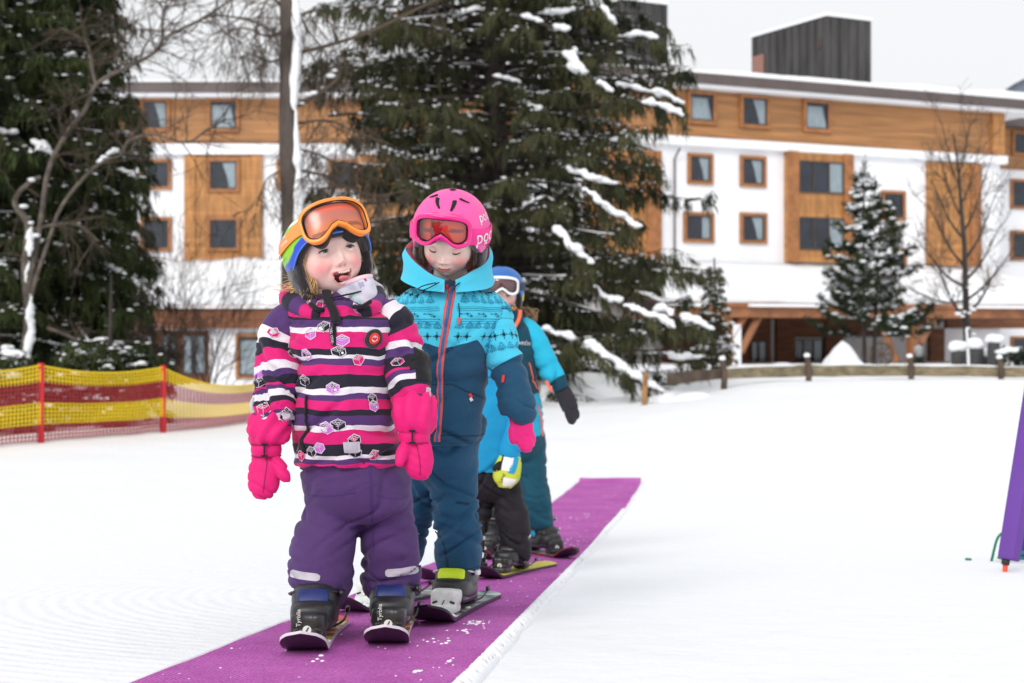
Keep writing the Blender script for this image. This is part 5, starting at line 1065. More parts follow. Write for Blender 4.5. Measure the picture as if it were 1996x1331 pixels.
# ------------------------------------------------ boots and skis
BOOTM=mat('boot_shell',(.022,.022,.024),.42,var=.5,vs=14,bump=.06,bs=90); PLAST=mat('binding_black',(.018,.018,.02),.35,var=.3,vs=20); STEEL=mat('steel',(.5,.5,.52),.35,metal=.9); WHT=mat('white_plastic',(.75,.75,.76),.4); BASE=mat('ski_base',(.028,.018,.032),.35,spec=.4); SNOWS=mat('packed_snow',(.88,.9,.93),.8,bump=.5,bs=60)
def frame_at(x,y,yaw,pitch=0):
    z=float(mz(x,y)); e=.12; dy=(float(gz(x,y+e))-float(gz(x,y-e)))/(2*e)
    return Matrix.Translation((x,y,z))@Matrix.Rotation(yaw,4,'Z')@Matrix.Rotation(math.atan(dy)+pitch,4,'X')
def boot(parent,M,sc_,tongue,buckle=None,trim=None):
    mb=MB(); mb.rbox((0,-.045,.036),(.044,.118,.034),r=.55,n=6); mb.rbox((0,-.03,.062),(.047,.088,.046),r=.8,n=6)
    Loft([(0,.03,.05),(0,.02,.10),(0,.008,.15),(0,.004,.185),(0,.004,.20)],[.042,.047,.047,.045,.04],[.055,.06,.058,.055,.05],40,5).to(mb)
    V,N,f=remesh(mb,.004,5); M=M@Matrix.Diagonal((1.22,1,1,1)); b=xf(MB().add(V,f),M@Matrix.Scale(sc_,4)).build('boot',BOOTM,parent)
    S=M@Matrix.Scale(sc_,4)
    # front tongue plate with two rivets
    mb=MB(); l=Loft([(0,-.096,.084),(0,-.110,.070),(0,-.120,.052)],[.030,.031,.027],[.012,.013,.010],28,5,pw=.6); l.to(mb); xf(mb,S).build('tongue',tongue,b)
    mb=MB(); [mb.sph((e*.013,-.1275,.062),(.005,.004,.005),6,8) for e in(-1,1)]; xf(mb,S).build('rivet',buckle or PLAST,b)
    mb=MB()
    for z,y,w in((.12,.0,.05),(.075,-.04,.049)):
        a=np.linspace(-2.3,2.3,20); mb.tube(np.stack([w*np.sin(a),y-(.068 if z>.1 else .062)*np.cos(a)*.9,z+.012*np.cos(a)],-1),.0055,6,sq=.5)
        mb.rbox((w+.003,y-.01,z+.004),(.005,.022,.008),r=.5)
    xf(mb,S).build('buckle',buckle or PLAST,b)
    if trim is not None: mb=MB(); l=Loft([(0,.004,.215),(0,.004,.2),(0,.004,.185)],[.04,.046,.048],[.05,.056,.058],36,4); l.disp(lambda G,U,V:.003*noise(G,60)); l.to(mb); xf(mb,S).build('liner',trim,b)
    mb=MB(); mb.rbox((0,-.045,.011),(.04,.122,.011),r=.35,n=5); xf(mb,S).build('sole',PLAST,b)
    return b
def ski(label,M,L,front,wd,topm,bindm,group,disc=True,letter=None,snow=True,sc_=1.,edge=None):
    """M: frame under the boot; ski runs L long, 'front' metres of it ahead of the boot centre"""
    loc=M.to_translation(); t=thing('ski',label,'ski',loc,group)
    n=60; k=np.linspace(0,1,n); y=-front+k*L; tipk=np.clip((.15-k*L)/.15,0,1); tailk=np.clip((k*L-(L-.05))/.05,0,1)
    wid=wd*(.92-.16*np.sin(np.clip((k*L-.08)/(L-.08),0,1)*np.pi)); endr=np.clip(k*L/.055,0,1); wid=wid*np.sqrt(np.clip(1-(1-endr)**2,.0,1)); wid=np.maximum(wid,.004); wid*=np.sqrt(np.clip(1-(tailk)**3,.05,1))
    zz=.050*tipk**1.7+.008*tailk**2; th=.011-.005*tipk
    xs=np.linspace(-1,1,9); X=wid[:,None]/2*xs; Y=np.repeat(y[:,None],9,1)+0.; Z=np.repeat(zz[:,None],9,1)
    top=np.stack([X,Y,Z+th[:,None]+.002],-1); bot=np.stack([X,Y,Z+.002],-1)
    mb=MB(); mb.add(top.reshape(-1,3),gridfaces(n,9),0,np.stack([X,Y],-1).reshape(-1,2)); mb.add(bot.reshape(-1,3),gridfaces(n,9,flip=True),1)
    for e in(0,8): mb.add(np.stack([top[:,e],bot[:,e]],1).reshape(-1,3),gridfaces(n,2,flip=e==0),1 if edge is None else 2)
    for e in(0,n-1): mb.add(np.stack([top[e],bot[e]],1).reshape(-1,3),gridfaces(9,2,flip=e!=0),1 if edge is None else 2)
    xf(mb,M).build('ski_body',[topm,BASE]+([edge] if edge else []),t,uv=True)
    S=M@Matrix.Translation((0,0,.014))@Matrix.Scale(sc_,4)
    # toe piece
    mb=MB(); mb.rbox((0,-.175,.012),(.036,.05,.013),r=.4,n=5); mb.rbox((0,-.185,.04),(.038,.022,.026),r=.45,n=5)
    for e in(-1,1): mb.rbox((e*.027,-.16,.043),(.013,.03,.02),r=.5,n=4); mb.rbox((e*.02,-.2055,.05),(.008,.004,.012),r=.5,n=4)
    V,N,f=remesh(mb,.0035,2); tp=xf(MB().add(V,f),S).build('toe_piece',bindm,t)
    if disc:
        mb=MB(); a=np.linspace(0,2*np.pi,17)[:-1]; q=np.stack([.0095*np.cos(a),0*a-.2095,.030+.0095*np.sin(a)],-1); mb.add(np.vstack([q,q+[0,.006,0]]),[list(range(16))]+[[i,(i+1)%16,(i+1)%16+16,i+16] for i in range(16)]); xf(mb,S).build('setting_screw',WHT,tp,smooth=False)
        mb=MB(); mb.box((0,-.2103,.030),(.0012,.001,.007),np.array(Matrix.Rotation(.5,3,'Y'))); xf(mb,S).build('screw_slot',PLAST,tp)
    for e in(-1,1): mb=MB(); mb.rbox((e*.024,-.2055,.030),(.0075,.0035,.0028),np.array(Matrix.Rotation(e*.35,3,'Y')),r=.5,n=4); xf(mb,S).build('slot',PLAST,tp)
    if letter is not None:
        v,fs=text2d(letter,.013); v=np.stack([v[:,1]*0-.2083,v[:,0],v[:,1]],-1); v=np.stack([-v[:,2]-.018,v[:,0]-.0035,v[:,1]+.056],-1); xf(MB().add(v,fs),S).build('lettering',WHT,tp)
    # heel piece and brake
    mb=MB(); mb.rbox((0,.115,.02),(.03,.045,.02),r=.45,n=5); mb.rbox((0,.12,.05),(.022,.03,.03),r=.5,n=5); mb.rbox((0,.155,.07),(.012,.03,.008),r=.5,n=4); xf(mb,S).build('heel_piece',PLAST,t)
    for e in(-1,1):
        mb=MB(); mb.tube(smoothline([(e*.035,.04,.012),(e*.052,.09,.02),(e*.056,.15,.035)],4),.003,6); mb.rbox((e*.056,.165,.04),(.005,.022,.007),r=.5,n=4); xf(mb,S).build('brake',PLAST,t)
    if snow:
        mb=MB(); r=np.random.default_rng(int(abs(loc.x)*1000)%97)
        for _ in range(46):
            yy=r.uniform(-front+.06,-.2*sc_ if r.random()<.75 else .0); kk=np.interp(yy,y,np.arange(n)); w2=np.interp(kk,np.arange(n),wid)/2; xx=r.uniform(-.85,.9)*w2; zz2=np.interp(kk,np.arange(n),zz+th); a=r.uniform(.005,.010)
            mb.sph((xx,yy,zz2+.003),(a,a*1.2,a*.55),5,7)
        xf(mb,M).build('snow',SNOWS,t)
    return t
# ------------------------------------------------ the four children
def headM(c,roll,yaw,pitch): return Matrix.Translation(Vector(c))@Matrix.Rotation(R(roll),4,'Y')@Matrix.Rotation(R(yaw),4,'Z')@Matrix.Rotation(R(pitch),4,'X')
def KF(d): return lambda px,py,dy=0.: P(px,py,d+dy)
def rows(K,tab):      # (py, left px, right px, dy, half depth m)
    s=np.linalg.norm(K(1,0,0)-K(0,0,0)); return np.array([K((l+r)/2,y,dy) for y,l,r,dy,_ in tab]),np.array([(r-l)/2*s for y,l,r,_,_ in tab]),np.array([q[4] for q in tab])
def limb(K,tab,flat=.95):     # (px,py,dy,half width px)
    s=np.linalg.norm(K(1,0,0)-K(0,0,0)); return np.array([K(a,b,c) for a,b,c,_ in tab]),np.array([q[3]*s for q in tab]),np.array([q[3]*s*flat for q in tab])
def trousers(parent,K,pelvis,legs,m,seed,amp=.009,f=(7,7,13),name='trousers',vox=.006,mats=None,split=None):
    mb=MB(); Loft(*rows(K,pelvis),N=48,sub=5,horiz=True).to(mb)
    for lg in legs: Loft(*limb(K,lg,1.0),N=40,sub=6).to(mb)
    V,N,fc=remesh(mb,vox,5); zt=V[:,2].max(); zb=V[:,2].min(); h=(V[:,2]-zb)/(zt-zb)
    env=.45+.75*np.exp(-((h-.1)/.22)**2)+.35*np.exp(-((h-.55)/.12)**2)+.5*np.exp(-((h-.82)/.1)**2)
    V=fold_pts(V,N,amp,f,seed,env)
    mb=MB(); 
    if split is None: mb.add(V,fc); return mb.build(name,m,parent),V
    fa=np.array([q for q in fc if len(q)==4]); zc=V[fa][:,:,2].mean(1); k=split(zc,V[fa].mean(1)); b=0
    mb.add(V,fa[k==0],0)
    for i in range(1,len(mats)): mb.add(V,fa[k==i],i) if (k==i).any() else None
    return mb.build(name,mats,parent),V
PK=lin(212,26,114); PUR=lin(80,50,106); BK=lin(32,30,46); WH=lin(224,220,226); OR_=lin(196,112,202)
REFL=mat('reflective_tape',lin(190,188,196),.45,var=.12,vs=40); BLK=mat('black_cloth',lin(26,25,30),.7,sheen=.1,weave=.2,spec=.25,bump=.2,bs=60); BLP=mat('black_plush',lin(30,28,32),.95,sheen=.5,bump=1,bs=220)
WHC=mat('white_print',WH,.75,spec=.2); BKC=mat('black_print',BK,.75,spec=.2); ORC=mat('orchid_print',OR_,.75,spec=.2); PKC=mat('pink_print',PK,.75,spec=.2); REDC=mat('red_print',lin(222,48,44),.7); 
def iso_brick(s,eye=False):
    c=math.cos(R(30)); h=.5
    top=np.array([(0,.95),(c,.45),(0,-.05),(-c,.45)])*s; lf=np.array([(-c,.45),(0,-.05),(0,-.85),(-c,-.35)])*s; rt=np.array([(c,.45),(0,-.05),(0,-.85),(c,-.35)])*s
    out=[fillpoly(np.array([(0,.95),(c,.45),(c,-.35),(0,-.85),(-c,-.35),(-c,.45)])*s)]
    w=s*.075; ln=[stroke(q,w,True) for q in(top,lf,rt)]
    for a,b in((-.43,.45),(.43,.45),(0,.7),(0,.2)): ln.append(stroke(ellipse(.2*s,.13*s,10,(a*s,(b+.06)*s)),w*.8,True))
    if eye: ln.append(fillpoly(ellipse(.17*s,.17*s,10,(.4*s,-.2*s))))
    return out[0],joinp(ln)
def put(l,mb,px,py,des,mi,rot=0,off=.0012,sc_=1.):
    u,v=l.at(py,px); P2,fs=des; l.deco(mb,P2,fs,u,v,mi,off,rot,sc_)
def child_striped():
    d=3.47; K=KF(d); base=K(690,1262,0); g=float(mz(base[0],base[1]))
    T=thing('person','small laughing child in pink, purple and black striped snowsuit jacket with orange goggles','person',(base[0],base[1],g),'children standing in line on the purple mat')
    M=headM(K(640,500,.0),-13,24,-7)
    body=[([K(660,575,.02),K(668,700,.02),K(690,900,.02)],[.05,.09,.09]),([K(600,640,.02),K(545,720,-.02),K(535,820,-.08)],[.035,.03,.022]),([K(740,640,.02),K(785,715,-.01),K(803,790,-.06)],[.035,.03,.022]),([K(650,900,0),K(628,1050,-.02),K(618,1180,-.03)],[.06,.045,.035]),([K(745,900,.02),K(757,1050,.06),K(764,1170,.09)],[.06,.045,.035])]
    head(T,M,1.07,'open',(15,-13),(6,2),tone=(246,214,202),lip=(238,146,146),brow=(190,150,110),body=body,smile=.8)
    # hair
    H=mat('blond_hair',lin(206,170,122),.55,var=.3,vs=60); mb=MB(); rg=np.random.default_rng(1)
    X=lambda x,y,z:np.array((M@Vector((x,y,z)))[:])
    strands(mb,(X(-.069,-.03,.03),X(-.073,.0,.0)),(X(-.066,-.02,-.07),X(-.075,.02,-.085)),  .0013,110,X(-.008,0,0)-X(0,0,0),rg)
    strands(mb,(X(-.07,.0,-.05),X(-.078,.03,-.05)),(K(572,580,.02),K(556,572,.06)),.0022,220,(-.01,0,-.012),rg,.01)
    strands(mb,(X(-.06,-.035,-.055),X(-.07,.0,-.06)),(K(612,588,-.02),K(598,585,.0)),.0018,80,(-.004,0,0),rg)
    mb.build('hair',H,T); mb=MB()
    strands(mb,(X(.068,-.03,.02),X(.072,.0,.0)),(X(.07,-.015,-.05),X(.078,.01,-.06)),.0011,20,(.004,0,0),rg,.008)
    rt_=mb; mb=MB()
    strands(mb,(X(-.05,-.075,.045),X(-.062,-.055,.04)),(X(-.066,-.035,.0),X(-.068,-.03,-.01)),.002,60,(-.006,-.002,0),rg,.002)
    for _ in range(30):
        a=X(-.075,.01,-.06)+rg.normal(size=3)*.01; b=K(550+rg.uniform(-14,22),565+rg.uniform(-25,14),.02); strands(mb,(a,a),(b,b),.0009,1,(-.012,0,-.008),rg,.012)
        a=X(.078,.0,-.02)+rg.normal(size=3)*.012; b=K(716+rg.uniform(0,10),535+rg.uniform(-40,20),.03); strands(rt_,(a,a),(b,b),.0008,1,(.008,0,-.006),rg,.008)
    mb.build('hair',H,T); rt_.build('hair',H,T)
    # helmet
    GREEN,LIME,ORA,BLU=[np.array(lin(*c)) for c in((140,205,20),(196,228,140),(255,140,40),(38,78,205))]
    def colfn(p,ph,z):
        c=np.tile(GREEN,(len(p),1)); n=noise(p,18)*.003
        c[(z+n>.098)]=LIME; c[np.abs(z+n*1.5-.094)<.006]=np.array(lin(240,245,230)); c[(z-hel.zlow(ph))<.021]=BLU; return c
    hel=Helmet(M,a=.108,b=.126,c=.101,zc=.020,front=.030,side=-.02)
    hm=vcol_mat('helmet_shell',.28,.5); h=hel.shell(T,hm,colfn=colfn)
    for e in(-1,1):
        Loft([(e*.082,.012,.02),(e*.086,.01,-.02),(e*.083,.008,-.055),(e*.072,.004,-.085)],[.014,.017,.016,.008],[.052,.05,.04,.02],40,6).disp(lambda G,U,V:.002*noise(G,160)+.002*noise(G,60)).to(mb:=MB()); xf(mb,M).build('ear_pad',BLP,h)
    mb=MB(); ph=np.linspace(-1.9,1.9,60); z=hel.zlow(ph); mb.tube(hel.pt(ph,z+.004,-.016),.011,10); mb.disp=None; xf(mb,M); mb.build('lining',BLP,h)
    mb=MB(); ph=np.linspace(0,2*np.pi,120); mb.tube(hel.pt(ph,hel.zlow(ph)-.001,.0005),.0022,6,cap=False); xf(mb,M); mb.build('rim',mat('rim_blue',lin(70,130,225),.4),h)
    def plate(q,w,hh):
        y=q[:,1]/(hh/2); x=np.abs(q[:,0])/(w/2); c=np.tile(np.array(lin(236,150,84)),(len(q),1)); f=lambda a,b,v:np.clip((v-a)/(b-a),0,1)[:,None]
        c=c+(np.array(lin(204,134,122))-c)*f(-.35,.2,y); c=c+(np.array(lin(255,120,92))-c)*f(.48,.58,y+.25*x**2); c=c+(np.array(lin(214,140,118))-c)*f(.72,.84,y+.25*x**2)
        sl=((np.abs(y+.35-.12*np.sign(q[:,0]))<.09)&(x>.35)&(x<.78)); c[sl]=lin(160,100,78); return c
    ofr=mat('goggle_orange',lin(255,150,50),.3,coat=.3)
    gf=goggles(T,M,.186,.106,.034,.038,ofr,glass_mat('lens_clear',(.95,.83,.78),.06,.22),(BLK,vcol_mat('lens_inner',.5,.3)),plate,Rc=.135,zc=.058,yf=-.142,tilt=R(8),top=.17,band=.0088,pw=.56)
    t1=text2d('poc',.05); t2=text2d('poc',.016); t3=text2d('pocito',.013)
    hel.patch(-.72,-2.9,lambda p:.046-.018*smst(.7,1.6,np.abs(p)),lambda p:.086-.03*smst(.7,1.6,np.abs(p)),.0015,mat('strap_orange',lin(255,150,78),.6),'strap',gf,txt=[(t1[0],t1[1],-1.72,.047,1.57,1.),(t2[0],t2[1],-1.35,.062,.1,1.),(t3[0],t3[1],-1.33,.046,.1,1.)],tm=mat('print_white',(.85,.85,.85),.6))
    hel.patch(.72,2.9,lambda p:.046-.018*smst(.7,1.6,np.abs(p)),lambda p:.086-.03*smst(.7,1.6,np.abs(p)),.0015,mat('strap_orange',lin(255,150,78),.6),'strap',gf)
    mb=MB(); mb.tube(smoothline([X(-.085,.0,-.07),X(-.05,-.045,-.105),X(0,-.06,-.112),X(.05,-.045,-.105),X(.085,.0,-.07)],8),.006,8,sq=.35); mb.build('chin_strap',BLK,h)
    # neck gaiter
    gm=mat('fleece_lilac',lin(226,222,234),.9,sheen=.4,col2=lin(205,205,222),vs=30,bump=.5,bs=160)
    g1=Loft(np.array([K(706,612,.015),K(700,595,.012),K(692,575,.010),K(686,558,.008),K(683,550,.008)]),[.055,.056,.056,.055,.05],[.062,.064,.066,.066,.062],60,6).disp(folds(.006,(10,10,22),4)); mb=MB(); g1.to(mb,cap=(False,False))
    for px,py,mi,r in((668,592,1,.011),(690,575,2,.012),(703,556,3,.008),(700,590,2,.008),(712,545,1,.004)): u,v=g1.at(py,px); g1.deco(mb,ellipse(r,r*.7,9)*(1+.35*np.sin(np.arange(9)*2.5))[:,None],[list(range(9))],u,v,mi,.001)
    u=np.linspace(.0,1,60); tb=MB(); mb.tube(g1.surf(u,np.full(60,g1.v[-1]-.002),.001),.006,8,mi=4,cap=False)
    mb.build('neck_gaiter',[gm,PKC,mat('mint_print',lin(180,226,220),.85),mat('violet_print',lin(170,168,196),.85),mat('fleece_pink',lin(248,218,228),.9,sheen=.3)],T)
    # jacket
    s=1/799
    st=[(560,PUR),(601,PK),(619,BK),(626,PUR),(640,WH),(650,PK),(678,BK),(693,WH),(700,PUR),(712,PK),(730,BK),(753,WH),(764,PUR),(776,PK),(795,BK),(806,PUR),(825,WH),(835,PK),(859,BK),(881,WH),(890,PUR),(899,PK)]
    mt=ramp_cloth('striped_shell',[((y-575)*s,c) for y,c in st],wob=.012,wf=10)
    sl=[(590,PUR),(612,PK),(632,PUR),(650,WH),(663,BK),(681,PK),(699,WH),(718,PUR),(728,BK),(741,PK),(748,PUR),(756,WH),(768,BK),(779,PK),(793,PUR),(806,WH),(818,BK)]
    sr=[(580,PUR),(605,WH),(618,BK),(645,PK),(665,WH),(680,PUR),(692,BK),(712,PK),(716,PUR),(725,WH),(738,BK),(750,PK),(768,PUR),(778,WH)]
    
    tor=Loft(*rows(K,[(575,618,702,.02,.058),(588,592,728,.02,.082),(602,563,760,.015,.10),(622,553,778,.01,.112),(660,556,772,.005,.12),(700,570,765,.0,.125),(760,573,765,-.005,.132),(820,573,774,-.005,.138),(868,573,782,0,.14),(893,574,784,0,.139),(903,578,780,0,.135),(905,590,770,0,.12)]),N=110,sub=9,horiz=True,pw=.92)
    tor.disp(folds(.015,(6,6,12),2,lambda U,V:.6+.6*np.clip((V-.1)/.2,0,1)*np.clip((.40-V)/.05,0,1))); tor.disp(folds(.004,(14,14,30),8))
    # front fly overlap standing proud
    tor.disp(lambda G,U,V:.004*smst(.012,.002,np.abs(U-.487)-.022)*np.ones_like(U))
    L_=Loft(*limb(K,[(590,612,.02,36),(562,634,.0,43),(545,668,-.01,46),(540,715,-.03,47),(539,765,-.055,46),(537,805,-.08,42),(536,830,-.09,36)]),N=72,sub=9); R_=Loft(*limb(K,[(735,608,.02,34),(762,626,.0,42),(782,662,-.0,45),(789,710,-.02,46),(796,752,-.05,44),(803,785,-.07,40),(806,800,-.08,35)]),N=72,sub=9)
    ml=ramp_cloth('striped_sleeve',[(-.05,PK),(.012,PUR)]+[(L_.at(y,np.interp(y,[612,634,668,715,765,805,830],[590,562,545,540,539,537,536]))[1],c) for y,c in sl[2:]],wob=.013,wf=12); mr=ramp_cloth('striped_sleeve_right',[(-.05,PK),(.01,PUR),(.03,WH)]+[(R_.at(y,np.interp(y,[608,626,662,710,752,785,800],[735,762,782,789,796,803,806]))[1],c) for y,c in sr[2:]],wob=.013,wf=12)
    for l,sd in((L_,3),(R_,6)): l.disp(folds(.019,(7,7,15),sd,lambda U,V:.25+.9*np.clip((V-.04)/.1,0,1))); l.disp(folds(.005,(16,16,34),sd+3))
    mb=MB(); tor.to(mb,0); L_.to(mb,5,voff=.0); R_.to(mb,6)
    bs=.0155
    bb,bl=iso_brick(bs),None
    def brick(l,px,py,fi,rot=0,eye=False,sc_=1.):
        f,ln=iso_brick(bs*sc_,eye); put(l,mb,px,py,f,fi,rot,.0016); put(l,mb,px,py,ln,1,rot,.0026)
    for px,py,fi,eye,rot in((628,638,2,0,.1),(604,652,3,0,0),(699,607,3,0,.2),(664,664,3,0,.1),(664,684,2,1,.1),(598,694,3,0,-.3),(701,701,4,0,.4),(597,741,2,0,0),(649,760,3,1,0),(724,776,2,0,.1),(727,794,3,1,.1),(636,837,3,0,0),(659,829,2,0,0),(582,868,4,0,0),(590,889,4,0,.3),(606,880,2,0,.2),(621,873,3,0,.3),(693,858,2,0,.1),(690,882,2,0,-.2),(729,888,4,0,.3),(631,592,4,0,.3),(588,598,4,0,.1),(734,598,4,0,.2)): brick(tor,px,py,fi,rot,eye)
    for px,py,fi,eye,rot in((568,676,3,0,.2),(571,690,2,1,.3),(505,730,3,0,.1),(504,746,2,1,.1),(513,799,4,0,.1),(560,810,2,0,.2),(556,826,3,0,.2),(534,649,4,0,0)): brick(L_,px,py,fi,rot,eye)
    for px,py,fi,eye,rot in((775,705,4,0,.3),(752,766,4,0,.2)): brick(R_,px,py,fi,rot,eye)
    J=mb.build('jacket',[mt,WHC,BKC,ORC,PKC,ml,mr],T,uv=True)
    # black elbow patch with grey edge on the right sleeve
    def patch_on(l,u0,u1,v0,v1,off,m,nm,par,n=14):
        us=np.linspace(u0,u1,n); vs=np.linspace(v0,v1,n); U,Vv=np.meshgrid(us,vs); a=l.surf(U.ravel(),Vv.ravel(),off).reshape(n,n,3); b=l.surf(U.ravel(),Vv.ravel(),-.002).reshape(n,n,3); mb=MB(); mb.add(a.reshape(-1,3),gridfaces(n,n,flip=l.sg>0)); 
        idx=[(0,j) for j in range(n)]+[(i,n-1) for i in range(1,n)]+[(n-1,j) for j in range(n-2,-1,-1)]+[(i,0) for i in range(n-2,0,-1)]; E=np.array([[a[i,j],b[i,j]] for i,j in idx]).reshape(-1,3); k=len(idx)
        mb.add(E,np.array([[2*q,2*q+1,2*((q+1)%k)+1,2*((q+1)%k)] for q in range(k)])); return mb.build(nm,m,par)
    va=R_.at(680,800)[1]; vb=R_.at(742,808)[1]; patch_on(R_,.28,.42,va,vb,.003,BLK,'elbow_patch',J); 
    va=R_.at(700,800)[1]; patch_on(R_,.40,.455,va,va+.026,.003,BLK,'elbow_tab',J)
    va=R_.at(752,815)[1]; patch_on(R_,.30,.345,va,va+.035,.004,REFL,'cuff_tab',J)
    va=L_.at(775,505)[1]; patch_on(L_,.655,.695,va,va+.034,.004,REFL,'cuff_tab',J)
    u,v=tor.at(864,692); patch_on(tor,u-.012,u+.045*.62,v-.004,v+.02,.0045,REFL,'reflective_tab',J)
    # zip, pull tab, pocket zip, collar flap
    zp=MB(); vs=np.linspace(tor.at(602,653)[1],tor.at(672,650)[1],30); c=tor.surf(np.full(30,tor.at(640,652)[0]),vs,.004); zp.tube(c,.0045,6,sq=.5); zp.build('zip',BLK,J)
    zp=MB(); u,v=tor.at(655,648); q=tor.surf([u+.004],[v],.006)[0]; w_=np.array(Matrix.Rotation(-.12,3,'Y')); zp.box(q,(.0048,.0016,.021),w_); t=zp.build('zip_pull',BLK,J); 
    tv,tf=text2d('LEGO TEC',.0085); o3=np.stack([-tv[:,1],0*tv[:,0]-.0022,tv[:,0]],-1)@w_.T+q; MB().add(o3,tf).build('lettering',WHC,t)
    zp=MB(); pts=[tor.at(770,597),tor.at(800,598),tor.at(830,600),tor.at(850,595),tor.at(878,594)]; uu=np.array(pts); k=np.linspace(0,1,40); c=tor.surf(np.interp(k,np.linspace(0,1,5),uu[:,0]),np.interp(k,np.linspace(0,1,5),uu[:,1]),.003); zp.tube(c,.0065,6,sq=.5); zp.build('pocket_zip',BLK,J)
    # round badge
    u,v=tor.at(660,726); bd=MB(); rr=.0235
    disk=lambda r,k=28:(np.vstack([[0,0],ellipse(r,r,k)]),[[0,1+i,1+(i+1)%k] for i in range(k)])
    ringp=np.vstack([ellipse(r,r,28) for r in(.001,.008,.016,rr)]); rf=gridfaces(4,28,wrap=True)
    ci=np.interp(v,tor.v,tor.circ)
    def lay(p2,off): return tor.surf(u-p2[:,0]/ci,v-p2[:,1],off)
    bd.add(lay(ringp,.005),rf,0); e=ellipse(rr,rr,28); bd.add(np.vstack([lay(e,.005),lay(e*1.02,-.001)]),gridfaces(2,28,wrap=True),0)
    p2=np.vstack([ellipse(r,r,28) for r in(.001,.007,.0135)]); bd.add(lay(p2,.0062),gridfaces(3,28,wrap=True),1)
    f,ln=iso_brick(.0088); bd.add(lay(f[0],.0072),f[1],2); bd.add(lay(ln[0],.0078),ln[1],1)
    for i in range(22): a=i/22*2*np.pi; bd.sph(lay(np.array([[.0195*math.cos(a),.0195*math.sin(a)]]),.0055)[0],.0016,4,6,mi=0)
    bd.build('badge',[BLP,REDC,WHC],J)
    # rolled hood round the neck
    hp=smoothline([K(628,612,-.085),K(600,606,-.07),K(572,592,-.02),K(566,578,.04),K(595,566,.11),K(655,558,.13),K(712,562,.10),K(735,578,.03),K(728,598,-.04),K(700,612,-.08)],10)
    t=np.linspace(0,1,len(hp)); r=.012+.015*np.sin(np.pi*np.clip(t*1.0,0,1))**.6; r=r*(1+.35*noise(hp,16)); cc=[BK,PK,PUR,BK,PK,WH,PUR,PK,BK,PUR,PK,WH,BK,PUR,PK,BK]; ci=[cc[int(q*15.99)] for q in t]
    mb=MB(); mb.tube(hp,r,20); col=np.repeat(np.array(ci),20,axis=0); mb.V[0]=mb.V[0]+.008*noise(mb.V[0],16)[:,None]*np.array([.5,.5,1]); mb.C=[col]
    mb.build('hood',vcol_mat('hood_cloth',.75,.25,bump=.25,bs=45,sheen=.1),J,col=True)
    mb=MB(); hp2=smoothline([K(636,566,-.052),K(640,585,-.085),K(650,606,-.112),K(655,628,-.128)],8); mb.tube(hp2,.0115*np.ones(len(hp2)),10,sq=.35); mb.build('collar_flap',BLK,J)
    for a,b in(((606,592),(632,604)),((690,598),(722,588))): mb=MB().tube(smoothline([K(a[0],a[1],-.085),K((a[0]+b[0])/2,(a[1]+b[1])/2+4,-.1),K(b[0],b[1],-.085)],6),.009,8,sq=.6); mb.build('collar_lining',BLK,J)
    # trousers
    pm=cloth('purple_trouser_cloth',lin(80,54,106))
    tr,V=trousers(T,K,[(860,588,780,0,.115),(900,586,792,0,.122),(950,590,802,.0,.12),(990,600,803,.005,.105),(1015,625,780,.01,.07)],
        [[(645,930,0,50),(646,990,-.005,55),(636,1040,-.015,60),(624,1095,-.025,63),(625,1135,-.03,66),(622,1160,-.035,55),(616,1172,-.035,46)],[(748,930,.01,52),(753,990,.02,53),(759,1045,.035,58),(761,1095,.055,58),(761,1130,.07,57),(762,1150,.08,52),(762,1158,.085,44)]],pm,12,.0125,(9,9,17))
    strip_on(tr,K,[(566,1116),(585,1121),(624,1126)],15,.003,REFL,'reflective_strip',tr,rounded=True); strip_on(tr,K,[(751,1117),(780,1115),(816,1109)],15,.003,REFL,'reflective_strip',tr,rounded=True)
    sm_=mat('seam_purple',lin(66,44,104),.8)
    strip_on(tr,K,[(722,905),(724,960),(726,1020),(727,1075)],2.4,.0018,sm_,'seam',tr,cc=1); strip_on(tr,K,[(600,965),(640,967),(692,960)],2,.0015,sm_,'seam',tr,cc=1); strip_on(tr,K,[(735,965),(770,972),(800,966)],2,.0015,sm_,'seam',tr,cc=1)
    MT=cloth('pink_mitten_cloth',lin(224,26,116),.6)
    mitten(T,K,[(535,818,-.085,36),(527,832,-.095,41),(522,848,-.10,41),(519,862,-.10,34),(519,874,-.10,25)],0,[(519,884,-.10,26),(518,905,-.105,31),(514,935,-.11,31),(511,960,-.115,25),(510,974,-.115,12)],[(528,893,-.105,13),(543,907,-.12,13.5),(554,926,-.13,11.5),(560,941,-.13,7)],MT,BLK,((519,866,-.10,27),(519,888,-.10,26)))
    mitten(T,K,[(806,780,-.075,37),(808,795,-.085,41),(809,815,-.09,41),(807,835,-.09,36),(806,848,-.09,28)],0,[(807,858,-.09,26),(812,875,-.095,29),(817,905,-.10,29),(817,925,-.10,22),(816,936,-.10,11)],[(795,866,-.10,12),(784,882,-.115,12.5),(779,900,-.125,10),(778,910,-.125,6)],MT,BLK,((807,840,-.09,28),(808,862,-.09,27)))
    # boots and skis
    blue=mat('tongue_blue',lin(27,42,104),.5,var=.15,vs=40); red=ramp_cloth('ski_top_red_yellow',[(-.4,lin(235,210,90)),(-.16,lin(205,40,30)),(-.12,lin(245,225,120)),(-.05,lin(205,40,30)),(0,lin(245,215,90)),(.05,lin(205,40,30)),(.1,lin(245,225,120)),(.16,lin(205,40,30)),(.2,lin(250,235,150)),(.27,lin(205,50,35))],.3,wob=.05,wf=14)
    XS=lambda px,dd:(px-998)*dd/F
